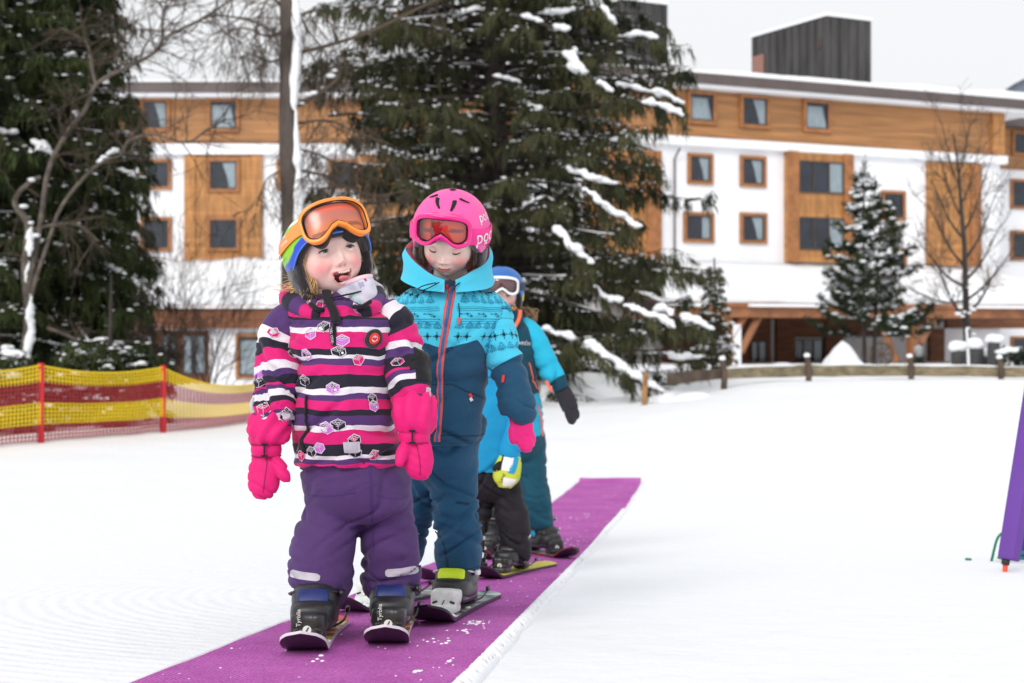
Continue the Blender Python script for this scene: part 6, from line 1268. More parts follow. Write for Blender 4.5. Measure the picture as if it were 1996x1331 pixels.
    for px,dd,yaw,lb in((618,3.425,.03,'short red and yellow ski nearest the camera under the purple trousers'),(766,3.555,.03,'short red and yellow ski under the striped child\'s right-hand leg in the picture')):
        Mx=frame_at(XS(px,dd),dd,yaw+math.atan2(px-998,F)*-.0)
        boot(T,Mx@Matrix.Translation((0,.0,.036)),1.0,blue,PLAST)
        ski(lb,Mx,.72,.345,.112,red,PLAST,'skis on the purple mat',letter='Tyrolia',sc_=1.05,edge=WHT)
child_striped()
def child_turquoise():
    d=4.04; K=KF(d); base=K(880,1200,0.05); g=float(mz(base[0],base[1]))
    T=thing('person','child in turquoise patterned and navy ski jacket with pink helmet, looking down','person',(base[0],base[1],g),'children standing in line on the purple mat')
    M=headM(K(877,472,-.03),6,-7,18)
    body=[([K(870,545,.05),K(868,700,.05),K(870,860,.05)],[.05,.1,.1]),([K(960,610,.04),K(988,700,0),K(1008,790,-.03)],[.038,.03,.024]),([K(790,610,.04),K(772,700,.0),K(784,790,-.03)],[.038,.03,.024]),([K(885,880,.03),K(890,1030,.02),K(893,1140,.05)],[.065,.05,.04]),([K(830,880,.08),K(800,1050,.2),K(775,1140,.28)],[.065,.05,.04])]
    head(T,M,1.03,'closed',(-33,-35),tone=(252,228,214),lip=(214,130,128),brow=(120,92,70),body=body)
    X=lambda x,y,z:np.array((M@Vector((x,y,z)))[:])
    H=mat('brown_hair',lin(92,74,58),.55,var=.3,vs=60); rg=np.random.default_rng(2)
    for e in(-1,1):
        mb=MB()
        strands(mb,(X(e*.068,-.045,.02),X(e*.074,-.02,.0)),(X(e*.066,-.03,-.06),X(e*.076,.0,-.09)),.0022,80,X(e*.006,0,0)-X(0,0,0),rg,.005)
        strands(mb,(X(e*.085,-.02,.0),X(e*.09,.02,0)),(X(e*.105,-.01,.02),X(e*.12,.02,-.02)),.0008,14,(0,0,-.004),rg,.01)
        mb.build('hair',H,T)
    PINK=mat('helmet_pink',lin(244,92,168),.42,spec=.4); HOT=mat('goggle_hot_pink',lin(244,30,140),.25,coat=.4)
    hel=Helmet(M,a=.110,b=.128,c=.116,zc=.034,front=.034,side=-.02); h=hel.shell(T,PINK)
    mb=MB()
    for ph,z0,dz,dp in((-.40,.124,.020,.34),(.24,.122,.022,-.14),(.80,.132,.010,.36),(-1.0,.134,.010,-.3)):
        k=np.linspace(0,1,12); mb.tube(hel.pt(ph+dp*(k-.5)*2*-1*.5,z0+dz*(k-.5),.001),.0058*np.sin(np.pi*(.12+.76*(1-k*.45)))+.0012,8,sq=.4)
    xf(mb,M); mb.build('vent',BLK,h)
    mb=MB(); mb.sph((0,.0,.152),(.006,.006,.005),6,8); xf(mb,M); mb.build('button',PLAST,h)
    for e in(-1,1):
        mb=MB(); Loft([(e*.084,.016,.02),(e*.088,.014,-.02),(e*.085,.01,-.06),(e*.07,.0,-.095)],[.014,.017,.016,.008],[.05,.048,.04,.02],40,6).disp(lambda G,U,V:.002*noise(G,160)+.002*noise(G,60)).to(mb); xf(mb,M).build('ear_pad',BLP,h)
    mb=MB(); ph=np.linspace(-1.9,1.9,60); mb.tube(hel.pt(ph,hel.zlow(ph)+.004,-.016),.011,10); xf(mb,M); mb.build('lining',BLP,h)
    def plate(q,w,hh):
        x=q[:,0]/(w/2); y=q[:,1]/(hh/2); c=np.tile(np.array(lin(222,84,48)),(len(q),1)); f=lambda a,b,v:np.clip((v-a)/(b-a),0,1)[:,None]
        c=c+(np.array(lin(90,22,22))-c)*(f(-.55,-.8,x)); c=c+(np.array(lin(190,26,50))-c)*(np.abs(x+.15)<.16)[:,None]; c=c+(np.array(lin(120,30,30))-c)*(np.abs(x+.36)<.05)[:,None]
        sl=(np.abs(y+.02-.06*np.sign(x))<.11)&(np.abs(x)>.25)&(np.abs(x)<.78); c[sl]=lin(110,50,42); c=c+(np.array(lin(90,30,26))-c)*f(.62,.8,y); return c
    gf=goggles(T,M,.172,.094,.026,.030,HOT,glass_mat('lens_red',(.95,.74,.68),.12,.04),(BLK,vcol_mat('lens_inner_red',.45,.4)),plate,Rc=.135,zc=.064,yf=-.147,tilt=R(-2),top=.12,band=.0115,pw=.5)
    t1=text2d('poc',.048); t2=text2d('poc',.036); wt=mat('print_white_b',(.85,.85,.85),.6)
    zf=lambda o:(lambda p:o+.004-.012*smst(.7,1.5,np.abs(p)))
    SP=mat('strap_pink',lin(246,52,150),.6)
    hel.patch(.66,2.95,zf(.018),zf(.060),.0015,SP,'strap',gf,txt=[(t1[0]*np.array([1.08,1.1]),t1[1],1.20,.038,0,1.),(stroke([(-.006,0),(.006,0)],.004)[0]*np.array([1,1]) if 0 else np.array([(-.007,-.002),(.007,-.002),(.007,.002),(-.007,.002)]),[[0,1,2,3]],1.22,.018,0,1.)],tm=wt); hel.patch(-.66,-2.95,zf(.018),zf(.060),.0015,SP,'strap',gf)
    mb=MB(); mb.add(hel.pt(1.36+t2[0][:,0]/.10,.088+t2[0][:,1],.0012),t2[1]); xf(mb,M); mb.build('lettering',wt,h)
    mb=MB(); mb.tube(smoothline([X(-.085,.0,-.07),X(-.055,-.04,-.105),X(0,-.05,-.115),X(.055,-.04,-.105),X(.085,.0,-.07)],8),.006,8,sq=.35); mb.build('chin_strap',BLK,h)
    # jacket
    s=d/F; TQ=lin(72,196,226); NV=lin(26,74,104); DK=mat('print_navy',lin(16,44,62),.75,spec=.2); MID=mat('print_blue',lin(24,112,150),.75,spec=.2)
    def two(name): 
        m=ramp_cloth(name,[(-1,TQ),(0,NV),(1,NV)],wob=.0,wf=9); return m
    mt=two('turquoise_navy_shell'); 
    tor=Loft(*rows(K,[(540,838,905,.05,.055),(552,822,922,.05,.08),(566,795,955,.045,.105),(582,772,978,.04,.122),(610,766,990,.04,.13),(650,778,975,.035,.132),(700,790,953,.03,.132),(760,794,948,.03,.132),(830,795,946,.03,.134),(855,797,944,.03,.132),(862,800,941,.03,.128),(863,815,930,.03,.11)]),N=110,sub=9,horiz=True,pw=.95)
    tor.disp(folds(.017,(6,6,10),21,lambda U,V:.5+.5*np.clip((V-.1)/.2,0,1))); tor.disp(folds(.003,(13,13,24),28))
    zu=lambda v:.5-.0+.0*v
    vc=tor.at(679,865)[1]; vr=tor.at(660,925)[1]; 
    split=lambda U,V:V-(vc-(vc-vr)*np.clip(np.abs(U-.505)/.105,0,1)+.05*np.clip((np.abs(U-.505)-.105)/.1,0,1))
    L_=Loft(*limb(K,[(800,598,.05,34),(780,625,.04,36),(768,670,.01,36),(768,715,-.01,34),(776,760,-.03,34),(784,795,-.04,33),(786,808,-.04,30)]),N=72,sub=9)
    R_=Loft(*limb(K,[(935,592,.05,34),(962,615,.04,37),(974,655,.01,37),(981,690,-.005,35),(988,715,-.01,33),(998,750,-.025,34),(1008,785,-.035,33),(1011,803,-.04,31),(1011,806,-.04,27)]),N=72,sub=9)
    for l,sd in((L_,23),(R_,26)):
        l.disp(folds(.013,(7,7,14),sd,lambda U,V:.3+.8*np.clip((V-.04)/.1,0,1)*np.clip((l.v[-1]-V)/.07,.25,1))); l.disp(folds(.004,(16,16,30),sd+3))
        ve=l.at(697)[1]; l.disp(lambda G,U,V:.006*np.exp(-((V-ve+.008)/.012)**2)-.004*np.exp(-((V-ve-.012)/.008)**2)+.004*smst(l.v[-1]-.045,l.v[-1]-.04,V))
    sl_=lambda l:(lambda U,V:V-l.at(697)[1]+.012*np.sin(U*6.28))
    mb=MB(); tor.to(mb,0,split=split); 
    for l in(L_,R_): l.to(mb,0,split=sl_(l))
    # woven motifs
    def flake(r):
        q=[]
        for k in range(4): a=k*np.pi/4; L=r*(1 if k%2==0 else .75); q.append(stroke([(-L*math.cos(a),-L*math.sin(a)),(L*math.cos(a),L*math.sin(a))],.0016))
        q.append(stroke(np.array([(r*.45,0),(0,r*.45),(-r*.45,0),(0,-r*.45)]),.0016,True))
        for k in range(4): a=k*np.pi/2; c=np.array([math.cos(a),math.sin(a)])*r*1.25; q.append(stroke([c-.0006,c+.0006],.0018))
        return joinp(q)
    def crown(r):
        dm=lambda x,y,k:stroke(np.array([(x+k,y),(x,y+k),(x-k,y),(x,y-k)]),.0009,True)
        return joinp([dm(0,r*.5,r*.42),dm(-r*.6,r*.1,r*.3),dm(r*.6,r*.1,r*.3),dm(-r*.9,-r*.35,r*.2),dm(r*.9,-r*.35,r*.2),dm(0,-r*.3,r*.25),dm(-r*.35,-r*.55,r*.2),dm(r*.35,-r*.55,r*.2),stroke([(-r*.5,r*.75),(0,r*1.05),(r*.5,r*.75)],.0009)])
    def arrows():
        q=[stroke(ellipse(.0022,.0016,8,(-.016,.002)),.001,True),stroke([(-.013,.002),(.0,.002)],.0011),stroke([(-.002,.005),(.002,.002),(-.002,-.001)],.0014),stroke([(.002,.002),(.007,.002)],.0012),stroke([(.0,-.004),(.014,-.004)],.0011),stroke([(.008,-.001),(.013,-.004),(.008,-.007)],.0014)]; return joinp(q)
    fl,cr,ar=flake(.0076),crown(.0108),arrows()
    def rowfill(l,v,des,mi,step,ph=0,u0=.03,u1=.97,test=None):
        ci=np.interp(v,l.v,l.circ); n=int(ci*(u1-u0)/step)
        for i in range(n):
            u=u0+(i+.5+ph)/n*(u1-u0)
            if u>.985 or (test is not None and not test(u,v)): continue
            l.deco(mb,des[0],des[1],u,v,mi,.0011)
    ok=lambda l,sp,mg=.012:(lambda u,v:float(sp(np.array(u),np.array(v)))<-mg)
    for l,sp,x in((tor,split,None),(L_,sl_(L_),None),(R_,sl_(R_),None)):
        vy=(lambda y:tor.at(y,900)[1]) if l is tor else (lambda y,l=l:l.at(y)[1])
        zone=lambda u,v,l=l,sp=sp:ok(l,sp)(u,v) and (l is not tor or abs(u-.5)>.022)
        y0=590 if l is not tor else 560
        for y,des,mi,stp in((548,cr,2,.026),(566,fl,1,.0255),(586,cr,2,.027),(612,ar,1,.044),(636,cr,2,.027),(656,fl,1,.0255),(674,cr,2,.027)):
            if l is tor and y<556: continue
            if l is not tor and y<600: continue
            rowfill(l,vy(y),des,mi,stp,test=zone)
        for y in(597,602,605,621,625,628):
            if l is not tor and y<600: continue
            v=vy(y); u=np.linspace(.02,.98,160); keep=[q for q in u if abs(q-.5)>.02 or l is not tor]
            for a,b in zip(u[:-1],u[1:]):
                if l is tor and abs((a+b)/2-.5)<.022: continue
                mb.add(l.surf([a,b,b,a],[v,v,v+.0011,v+.0011],.0011),np.array([[0,1,2,3]]),2 if y not in(602,621) else 1)
    tz=text2d('ziener',.014); tz=(tz[0]*np.array([1.0,.9])+np.stack([tz[0][:,1]*.25,0*tz[0][:,0]],-1),tz[1])
    for dx in(-.0003,.0003): put(tor,mb,944,563,(tz[0]+np.array([dx,dx]),tz[1]),1,-.12,.0016+abs(dx))
    J=mb.build('jacket',[mt,DK,MID],T,uv=True)
    # zip with red edges
    REDZ=mat('zip_red',lin(222,84,74),.6); BLZ=mat('zip_blue',lin(40,96,150),.5)
    pts=[tor.at(y,x) for y,x in((548,876),(600,873),(660,866),(740,860),(800,856),(861,852))]; uu=np.array(pts); k=np.linspace(0,1,70); U=np.interp(k,np.linspace(0,1,6),uu[:,0]); Vv=np.interp(k,np.linspace(0,1,6),uu[:,1])
    ci=np.interp(Vv,tor.v,tor.circ); z=MB()
    z.add(np.stack([tor.surf(U+w/ci,Vv,o) for w,o in((-.0095,.0005),(-.0085,.003),(-.0035,.004),(.0035,.004),(.0085,.003),(.0095,.0005))],1).reshape(-1,3),gridfaces(70,6)); zz=z.build('zip',REDZ,J)
    z=MB(); z.add(np.stack([tor.surf(U+w/ci,Vv,o) for w,o in((-.004,.004),(-.003,.0058),(.003,.0058),(.004,.004))],1).reshape(-1,3),gridfaces(70,4)); z.build('zip_teeth',BLZ,zz)
    def tab(l,px,py,nm,rot,m,sz=(.003,.0016,.011)):
        u,v=l.at(py,px); q=l.surf([u],[v],.004)[0]; return MB().box(q,sz,np.array(Matrix.Rotation(rot,3,'Y'))).build(nm,m,J,smooth=False)
    tab(tor,874,562,'zip_pull',.1,REDC,(.0035,.002,.008)); tab(tor,892,627,'cord_toggle',.1,REDZ,(.0035,.002,.009))
    pb=tab(tor,914,768,'pocket_pull',-.5,REDC,(.0042,.0016,.006)); u,v=tor.at(775,917); MB().box(tor.surf([u],[v],.004)[0],(.0042,.0015,.005),np.array(Matrix.Rotation(-.5,3,'Y'))).build('pull_tip',WHC,pb,smooth=False)
    tab(R_,980,737,'sleeve_pull',.15,REDC,(.0035,.0016,.010))
    sm_=mat('seam_navy',lin(14,48,72),.8); mb=MB()
    for pl in([(752,832),(752,880),(762,910),(776,944)],[(846,800),(847,870),(846,942)]):
        q=np.array([tor.at(*p_) for p_ in pl]); k=np.linspace(0,1,40); mb.tube(tor.surf(np.interp(k,np.linspace(0,1,len(q)),q[:,0]),np.interp(k,np.linspace(0,1,len(q)),q[:,1]),.0008),.0013,5)
    mb.build('seam',sm_,J); mb=MB(); q=[tor.at(y,892) for y in(590,605,622)]; q=np.array(q); k=np.linspace(0,1,20); mb.tube(tor.surf(np.interp(k,[0,.5,1],q[:,0]),np.interp(k,[0,.5,1],q[:,1]),.002),.0014,5); mb.build('cord',DK,J)
    # hood standing round the neck, red lining
    def colfn(t): return t
    hp=smoothline([K(868,558,-.09),K(838,548,-.075),K(812,528,-.03),K(806,508,.04),K(830,492,.13),K(877,488,.17),K(922,492,.13),K(944,508,.05),K(942,535,-.02),K(910,550,-.075),K(886,558,-.09)],10)
    t=np.linspace(0,1,len(hp)); G=[]; ctr=K(876,530,.04)
    rise=.035+.075*np.sin(np.pi*t)**1.3
    for w,o in((1,.0),(1.0,.016),(.55,.026),(0,.022),(-.55,.024),(-1.0,.03)):
        out=hp-ctr; out[:,2]=0; out/=np.linalg.norm(out,axis=1)[:,None]; G.append(hp+out*o*1.0+np.array([0,0,1])*(w*rise*.5)[:,None]+ (out*.012*noise(hp,10)[:,None]))
    G.append(hp+np.array([0,0,-1])*(rise*.5)[:,None]-.0*out); G=np.array(G); mb=MB(); n=len(hp)
    mb.add(G[1:6].reshape(-1,3),gridfaces(5,n),0,np.tile([[0,-.5]],(5*n,1))); mb.add(np.array([G[1],G[0],G[6]]).reshape(-1,3),gridfaces(3,n,flip=True),1)
    HD=mat('hood_turquoise',TQ,.75,sheen=.12,weave=.25,spec=.25,bump=.25,bs=45); HR=mat('hood_lining_red',lin(214,70,66),.8,col2=lin(30,84,120),vs=24)
    o=mb.build('hood',[HD,HR],J)
    mb=MB(); Loft(np.array([K(871,592,.01),K(872,574,.0),K(872,556,-.004),K(872,549,-.004)]),[.078,.072,.066,.060],[.075,.066,.06,.055],40,6).to(mb); mb.build('inner_collar',mat('collar_navy',lin(24,58,84),.85,sheen=.2),J)
    mb=MB(); mb.tube(smoothline([K(850,551,-.12),K(828,556,-.13),K(816,562,-.13),K(822,566,-.135),K(838,560,-.135),K(856,550,-.13)],8),.0018,6); mb.tube(smoothline([K(905,545,-.1),K(890,556,-.12),K(884,566,-.125)],8),.0018,6); mb.build('hood_cord',BLK,J)
    # trousers
    pm=cloth('navy_trouser_cloth',lin(30,80,112)); K2=K
    tr,V=trousers(T,K,[(845,805,940,.03,.105),(880,808,930,.03,.112),(920,812,928,.04,.105),(955,835,915,.05,.07)],
        [[(883,890,.02,44),(884,950,.01,47),(889,1010,.0,46),(895,1055,.01,47),(896,1080,.03,48),(895,1102,.04,46),(894,1116,.045,40)],[(842,890,.07,40),(822,960,.12,38),(803,1030,.2,35),(788,1080,.26,35),(778,1120,.3,34),(775,1140,.3,30)]],pm,31,.016,(9,9,16))
    bv=bvh_of(tr); tl=text2d('ziener',.017); mb=MB(); v=tl[0]; v=v+np.stack([v[:,1]*.3,0*v[:,0]],-1); a=-.13; x=v[:,0]*math.cos(a)-v[:,1]*math.sin(a); y=v[:,0]*math.sin(a)+v[:,1]*math.cos(a); q=[]
    for xx,yy in zip(x,y):
        o3=K(903+xx/s,980-yy/s,0); h=bv.ray_cast(Vector(o3)*.9,Vector(o3).normalized()); q.append(np.array(h[0])-np.array([0,.0015,0]) if h[0] is not None else o3)
    mb.add(q,tl[1]).build('lettering',DK,tr)
    strip_on(tr,K,[(848,1035),(862,1055),(870,1090),(873,1122)],2,.0015,sm_,'seam',tr,cc=1); strip_on(tr,K,[(852,1108),(893,1112),(936,1104)],1.6,.0012,sm_,'seam',tr,cc=1)
    # gloves (thumb and four fingers)
    GP=mat('glove_pink',lin(226,40,126),.8,sheen=.25,bump=.4,bs=160,spec=.2); GG=mat('glove_grey',lin(128,126,130),.8)
    gl=glove(T,K,[(1012,800,-.04,20),(1014,815,-.045,22),(1018,835,-.05,22),(1020,850,-.055,18)],[[(1005,822,-.05,8),(999,840,-.06,9),(1001,858,-.065,8.5)],[(1008,846,-.05,8),(1014,862,-.06,8),(1019,873,-.065,7)],[(1018,848,-.055,8),(1024,865,-.065,8),(1026,875,-.07,7.5)],[(1027,846,-.05,8),(1033,862,-.06,8),(1031,874,-.065,7)],[(1034,840,-.045,7),(1038,855,-.05,7),(1037,865,-.055,6.5)]],GP)
    mb=MB(); l=Loft(np.array([K(1013,832,-.045),K(1014,850,-.05),K(1018,866,-.05)]),[.011,.014,.008],[.012,.012,.008],20,6); l.to(mb); mb.build('palm',GG,gl)
    glove(T,K,[(786,803,-.04,20),(785,820,-.045,22),(782,840,-.05,21)],[[(795,826,-.05,8),(802,845,-.06,8)],[(792,846,-.05,8),(794,872,-.06,7)],[(784,848,-.05,8),(784,877,-.06,7)],[(776,846,-.05,8),(774,873,-.06,7)],[(769,842,-.05,7),(766,862,-.055,6.5)]],GP)
    LIME=mat('tongue_lime',lin(206,232,40),.5); BW=mat('binding_white',lin(222,224,222),.4,var=.1,vs=60); top=mat('ski_top_grey',lin(214,218,214),.35,col2=lin(70,80,70),vs=18)
    for px,dd,yaw,lb in((893,4.10,-.16,'black based ski with white toe piece under the lime tongued boot'),(768,4.36,.22,'black based ski half hidden behind the purple trousers, tip pointing left')):
        Mx=frame_at((px-998)*dd/F,dd,yaw if px>800 else -.32)
        boot(T,Mx@Matrix.Translation((0,0,.036)),1.02,LIME,WHT)
        ski(lb,Mx,.90,.42,.115,top,BW,'skis on the purple mat',sc_=1.02,edge=PLAST)
child_turquoise()
def simple_helmet(T,M,shell,frame,lens_c,plate_c,strap,zc=.05,yf=-.145):
    hel=Helmet(M,a=.110,b=.128,c=.104,zc=.024,front=.034,side=-.02); h=hel.shell(T,shell)
    for e in(-1,1):
        mb=MB(); Loft([(e*.084,.016,.02),(e*.088,.014,-.02),(e*.085,.01,-.06),(e*.07,.0,-.095)],[.014,.017,.016,.008],[.05,.048,.04,.02],32,5).to(mb); xf(mb,M).build('ear_pad',BLP,h)
    def plate(q,w,hh):
        y=q[:,1]/(hh/2); c=np.tile(np.array(lin(*plate_c[0])),(len(q),1)); return c+(np.array(lin(*plate_c[1]))-c)*np.clip(y*1.2+.3,0,1)[:,None]
    gf=goggles(T,M,.17,.092,.026,.028,frame,glass_mat('lens_'+lens_c[0],lens_c[1],.12,.05),(BLK,vcol_mat('lens_inner_'+lens_c[0],.45,.4)),plate,Rc=.135,zc=zc,yf=yf,tilt=R(2),top=.12,band=.013,pw=.5)
    zf=lambda o:(lambda p:o+.004-.012*smst(.7,1.5,np.abs(p)))
    for e in(-1,1): hel.patch(e*.66,e*2.95,zf(.022),zf(.06),.0015,strap,'strap',gf)
    mb=MB(); X=lambda x,y,z:np.array((M@Vector((x,y,z)))[:]); mb.tube(smoothline([X(-.085,.0,-.07),X(-.055,-.04,-.105),X(0,-.05,-.115),X(.055,-.04,-.105),X(.085,.0,-.07)],8),.006,8,sq=.35); mb.build('chin_strap',BLK,h)
    return hel,h,gf
def child_yellow_ski():
    d=5.6; K=KF(d); s=d/F; base=K(965,1130,0); T=thing('person','child mostly hidden behind the turquoise jacket, in blue anorak and black trousers with lime glove','person',(base[0],base[1],float(mz(base[0],base[1]))),'children standing in line on the purple mat')
    M=headM(K(932,648,.0),0,-6,6)
    body=[([K(933,700,.0),K(935,800,0),K(937,900,0)],[.05,.09,.09]),([K(975,740,0),K(1000,810,0),K(992,890,-.04)],[.035,.03,.022]),([K(895,740,0),K(866,810,0),K(868,890,-.03)],[.035,.03,.022]),([K(975,920,0),K(1000,1010,0),K(1003,1090,0)],[.06,.05,.04]),([K(925,920,0),K(918,1010,0),K(912,1090,0)],[.06,.05,.04])]
    head(T,M,1.0,'closed',(14,-14),body=body)
    simple_helmet(T,M,mat('helmet_black',lin(40,42,48),.4),mat('goggle_black',lin(30,30,34),.3),('smoke',(.6,.6,.65)),((60,50,50),(90,80,80)),BLK)
    BL=cloth('anorak_blue',lin(22,146,196)); 
    tor=Loft(*rows(K,[(703,905,962,.02,.055),(714,890,978,.02,.08),(728,872,998,.015,.10),(760,866,1002,.01,.12),(820,868,1004,.0,.125),(880,866,1008,.0,.13),(912,866,1010,.0,.13),(917,872,1004,0,.12)]),N=80,sub=7,horiz=True); tor.disp(folds(.010,(6,6,8),41))
    L_=Loft(*limb(K,[(892,722,.01,25),(875,760,-.01,27),(866,810,-.03,27),(868,860,-.06,25),(872,890,-.07,21)]),N=56,sub=7); R_=Loft(*limb(K,[(975,722,.01,25),(992,760,-.005,27),(1000,810,-.02,27),(999,850,-.06,26),(993,880,-.09,23),(992,890,-.09,19)]),N=56,sub=7)
    for l,sd in((L_,43),(R_,44)): l.disp(folds(.012,(7,7,12),sd))
    mb=MB(); tor.to(mb); L_.to(mb); R_.to(mb)
    u,v=R_.at(735,960) if 0 else tor.at(737,957); J=mb.build('jacket',BL,T); MB().sph(tor.surf([u],[v],.001)[0],.006,6,10).build('snap_button',STEEL,J)
    mb=MB(); v=tor.at(728,950)[1]; k=np.linspace(.38,.62,30); mb.tube(tor.surf(k,np.full(30,v)+.012,.002),.003,6); mb.build('seam',mat('seam_blue',lin(14,110,160),.8),J)
    BKT=cloth('black_trouser_cloth',lin(34,31,38),.7,.05)
    trousers(T,K,[(895,872,1004,0,.115),(925,876,1010,0,.118),(955,885,1006,0,.10),(975,905,985,0,.06)],[[(985,940,.0,30),(996,1000,-.02,31),(1003,1045,-.02,31),(1003,1075,-.01,33),(1003,1092,-.005,30)],[(930,940,0,30),(928,1000,0,29),(922,1050,0,28),(915,1085,0,28),(912,1098,0,26)]],BKT,45,.014,(9,9,16))
    # lime, white and blue mitten
    LM=mat('mitten_lime',lin(196,206,60),.7,bump=.2,bs=60); WB=mat('mitten_white',lin(236,234,228),.7); MBL=mat('mitten_blue',lin(24,150,196),.7)
    mb=MB(); C=np.array([K(a,b,c) for a,b,c in((994,882,-.09),(992,897,-.1),(989,915,-.11),(986,935,-.115),(984,950,-.115))]); l=Loft(C,np.array([20,24,26,24,12])*s,np.array([15,17,17,15,8])*s,40,7).disp(folds(.003,(14,14,14),47)); l.to(mb,0)
    def pan(u0,u1,v0,v1,mi,sk=0):
        us=np.linspace(u0,u1,8); vs=np.linspace(v0,v1,10); U,V=np.meshgrid(us,vs); U=U+sk*(V-v0)/(v1-v0); mb.add(l.surf(U.ravel(),V.ravel(),.0015),gridfaces(10,8,flip=l.sg>0),mi)
    vm=l.v[-1]; pan(.43,.57,.01,vm*.55,1,.03); pan(.36,.44,vm*.15,vm*.6,2,.05); pan(.36,.54,vm*.72,vm*.94,1); pan(.3,.72,0,vm*.12,2)
    C=np.array([K(978,905,-.12),K(968,912,-.13),K(962,908,-.13)]); Loft(C,np.array([9,8,5])*s,np.array([9,8,5])*s,20,5).to(mb,3)
    mt_=mb.build('mitten',[LM,WB,MBL,BLK],T); 
    tv,tf=text2d('Level',.016); mb=MB(); u,v=l.at(931,980); l.deco(mb,tv,tf,u,v,0,.002,1.25); mb.build('lettering',mat('print_dark',lin(60,70,40),.7),mt_)
    mb=MB(); mb.add(l.surf(np.full(12,.585),np.linspace(.03,vm*.55,12),.002)-np.array([0,.002,0]),[]) if 0 else mb.tube(l.surf(np.full(12,.585),np.linspace(.02,vm*.55,12),.002),.0035,6); mb.build('trim',BLK,mt_)
    C=np.array([K(a,b,c) for a,b,c in((872,884,-.07),(870,900,-.08),(870,935,-.09),(870,948,-.09))]); l2=Loft(C,np.array([20,24,22,10])*s,np.array([14,16,14,8])*s,32,6); mb=MB(); l2.to(mb); mb.build('mitten',LM,T)
    WTR=mat('boot_tongue_white',lin(210,212,216),.35); ye=mat('ski_top_yellow',lin(232,218,92),.35,var=.06,vs=8)
    for px,dd,yaw,lb in((1001,5.62,-.30,'yellow topped ski under the black trousers, nearest the right edge of the mat'),(912,5.45,-.38,'yellow edged ski half hidden behind the navy trousers')):
        Mx=frame_at((px-998)*dd/F,dd,yaw); boot(T,Mx@Matrix.Translation((0,0,.036)),.92,PLAST,WTR); ski(lb,Mx,.92,.42,.112,ye,PLAST,'skis on the purple mat',sc_=.9,snow=False)
child_yellow_ski()
def child_blue_helmet():
    d=6.8; K=KF(d); s=d/F; base=K(1010,1088,0); T=thing('person','last child in line in blue helmet and teal jacket with cyan sleeves, arm held out','person',(base[0],base[1],float(mz(base[0],base[1]))),'children standing in line on the purple mat')
    M=headM(K(977,571,.0),2,2,8)
    body=[([K(982,625,.02),K(990,700,.02),K(995,790,.02)],[.05,.1,.1]),([K(1030,645,0),K(1072,715,0),K(1102,775,-.02)],[.04,.033,.025]),([K(945,645,0),K(918,720,0),K(910,790,-.02)],[.04,.033,.025]),([K(1025,800,0),K(1040,930,0),K(1055,1050,0)],[.075,.055,.045]),([K(970,800,0),K(965,930,0),K(960,1050,0)],[.075,.055,.045])]
    head(T,M,1.05,'closed',(12,-14),tone=(240,210,196),body=body)
    hel,h,gf=simple_helmet(T,M,mat('helmet_blue',lin(38,104,180),.4,spec=.5),mat('goggle_white',lin(240,240,240),.3),('plum',(.78,.62,.64)),((92,52,58),(140,84,86)),mat('strap_navy',lin(40,50,80),.6))
    mb=MB(); mb.rbox((.098,.02,-.01),(.012,.035,.03),r=.6); xf(mb,M); mb.build('ear_cover',mat('helmet_yellow',lin(232,216,40),.45),h)
    mb=MB(); rg=np.random.default_rng(4); strands(mb,(K(1015,600,.06),K(1022,606,.08)),(K(1030,628,.04),K(1037,634,.06)),.004,160,(.014,0,.012),rg,.014); mb.build('hair',mat('sandy_hair',lin(150,118,88),.6,var=.3,vs=40),T)
    TE=cloth('jacket_teal',lin(14,66,84)); CY=cloth('sleeve_cyan',lin(38,178,212)); OG=mat('trim_orange',lin(250,112,78),.6)
    tor=Loft(*rows(K,[(612,962,1012,.02,.065),(622,955,1020,.02,.08),(634,940,1034,.02,.105),(652,932,1044,.015,.125),(700,934,1047,.01,.135),(750,938,1050,.0,.135),(765,940,1051,.0,.135),(770,946,1046,0,.12)]),N=80,sub=8,horiz=True); tor.disp(folds(.010,(6,6,8),51))
    R_=Loft(*limb(K,[(1015,636,.02,22),(1035,652,.0,24),(1056,690,-.01,24),(1073,722,-.02,22),(1086,744,-.03,19),(1094,758,-.03,16)]),N=56,sub=8); L_=Loft(*limb(K,[(955,636,.02,22),(940,652,0,24),(925,695,0,24),(915,740,-.02,21),(911,775,-.03,17)]),N=56,sub=8)
    for l,sd in((R_,53),(L_,54)): l.disp(folds(.014,(6,6,12),sd,lambda U,V:.3+.9*np.clip((V-.05)/.1,0,1)))
    mb=MB(); tor.to(mb,0); R_.to(mb,1); L_.to(mb,1); 
    for l in(R_,L_):
        a=l.v[-1]-.05; U,V=np.meshgrid(np.linspace(0,1,40),np.linspace(a,l.v[-1],6)); mb.add(l.surf(U.ravel(),V.ravel(),.003),gridfaces(6,40,flip=l.sg>0),0)
    tv=text2d('wedze',.03); put(tor,mb,1021,667,tv,2,-.05,.002)
    J=mb.build('jacket',[TE,CY,WHC],T,uv=True)
    mb=MB(); q=np.array([tor.at(y,x) for y,x in((708,1031),(730,1036),(755,1045),(768,1046))]); k=np.linspace(0,1,30); mb.tube(tor.surf(np.interp(k,np.linspace(0,1,4),q[:,0]),np.interp(k,np.linspace(0,1,4),q[:,1]),.003),.006,6,sq=.5); mb.build('pocket_zip',OG,J)
    mb=MB(); mb.tube(smoothline([K(1014,604,-.06),K(1012,620,-.09),K(1004,636,-.11),K(998,645,-.12)],8),.009,8,sq=.5); mb.build('collar_edge',OG,J)
    cl=Loft(np.array([K(988,632,.0),K(987,618,.0),K(986,606,.0)]),[.085,.082,.078],[.085,.082,.08],40,6); mb=MB(); cl.to(mb,0,cap=(False,False)); mb.build('collar',TE,J)
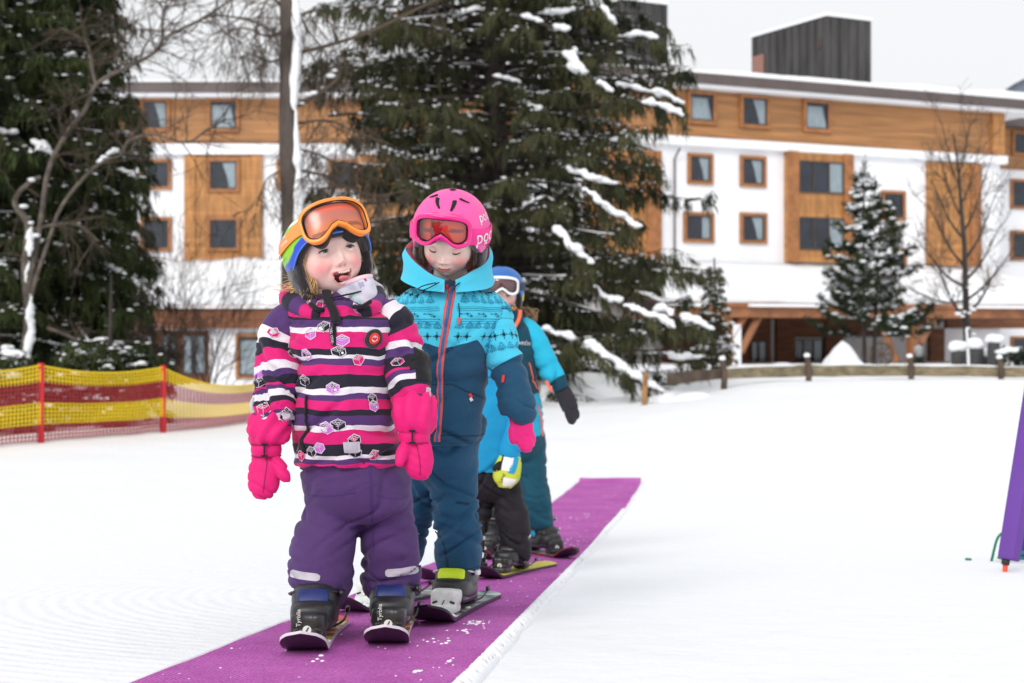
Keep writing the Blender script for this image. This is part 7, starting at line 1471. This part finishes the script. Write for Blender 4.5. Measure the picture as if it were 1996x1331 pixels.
    mb=MB(); r=np.random.default_rng(6); cl2=Loft(np.array([K(985,628,.0),K(984,612,.0),K(984,598,.0)]),[.075,.07,.064],[.078,.074,.07],40,6); cl2.to(mb,0,cap=(False,False)); 
    for _ in range(70): cl2.deco(mb,ellipse(.008,.006,7),[list(range(7))],r.uniform(.2,.8),r.uniform(.0,cl2.v[-1]),1+int(r.integers(2)),.0015)
    mb.build('neck_gaiter',[BLK,mat('print_red',lin(205,50,40),.8),mat('print_yellow',lin(235,190,50),.8)],T)
    mb=MB(); mb.tube(smoothline([K(1064,742,-.11),K(1070,752,-.11),K(1076,762,-.11)],5),.008,6); mb.build('cuff_trim',OG,J)
    glm=mat('glove_black',lin(34,30,40),.85,sheen=.2,bump=.3,bs=80)
    gl=glove(T,K,[(1090,750,-.03,15),(1098,765,-.04,17),(1107,784,-.05,17),(1112,798,-.055,16)],[[(1101,785,-.06,6),(1104,800,-.07,6),(1107,812,-.075,5)],[(1106,800,-.06,6),(1109,815,-.07,5.5),(1112,822,-.075,5)],[(1112,800,-.06,6),(1115,815,-.07,6),(1116,823,-.075,5)],[(1117,798,-.055,6),(1120,813,-.06,5.5),(1119,820,-.065,5)],[(1121,795,-.05,5),(1125,805,-.05,5),(1125,813,-.055,4.5)]],glm)
    glove(T,K,[(911,772,-.03,15),(908,790,-.04,17),(906,810,-.05,16)],[[(914,795,-.06,6),(918,812,-.07,5)],[(912,812,-.05,6),(912,838,-.06,5)],[(906,813,-.05,6),(906,840,-.06,5)],[(900,811,-.05,6),(899,836,-.06,5)],[(895,808,-.05,5),(893,826,-.055,4.5)]],glm)
    zk=K(0,860,0)[2]; zc=K(0,1030,0)[2]
    tc=cloth('trouser_cyan',lin(36,176,210)); td=cloth('trouser_teal',lin(18,76,94))
    tr,V=trousers(T,K,[(760,940,1052,.0,.13),(800,940,1058,.0,.14),(850,942,1062,.0,.14),(880,950,1060,0,.12),(900,965,1045,0,.08)],[[(1032,860,.0,31),(1035,920,-.01,31),(1041,970,-.02,32),(1052,1010,-.02,28),(1056,1035,-.01,24),(1056,1046,-.01,22)],[(975,860,0,30),(972,920,0,29),(966,970,0,28),(962,1015,.0,27),(960,1042,.0,25),(960,1048,0,23)]],td,55,.015,(7,7,13),vox=.008,mats=[td,tc],split=lambda z,c:np.where(((z>zk+.04*(c[:,0]-K(1010,0,0)[0])/.12)|(z<zc)),1,0))
    strip_on(tr,K,[(1049,790),(1055,815),(1058,850)],3.2,.004,OG,'pocket_zip',tr,cc=1)
    WB=mat('ski_top_white',lin(226,226,226),.35,col2=lin(40,36,38),vs=26); RB=mat('ski_red_black',lin(160,30,34),.4,col2=lin(30,26,28),vs=9)
    for px,dd,yaw,lb in((1056,6.82,.34,'white and red ski with its tip turned out towards the right mat edge'),(958,6.75,-.15,'dark ski farthest left behind the black trousers')):
        Mx=frame_at((px-998)*dd/F,dd,yaw); boot(T,Mx@Matrix.Translation((0,0,.036)),1.05,PLAST,STEEL); ski(lb,Mx,1.0,.40,.115,WB,PLAST,'skis on the purple mat',sc_=1.,snow=False,edge=RB)
child_blue_helmet()
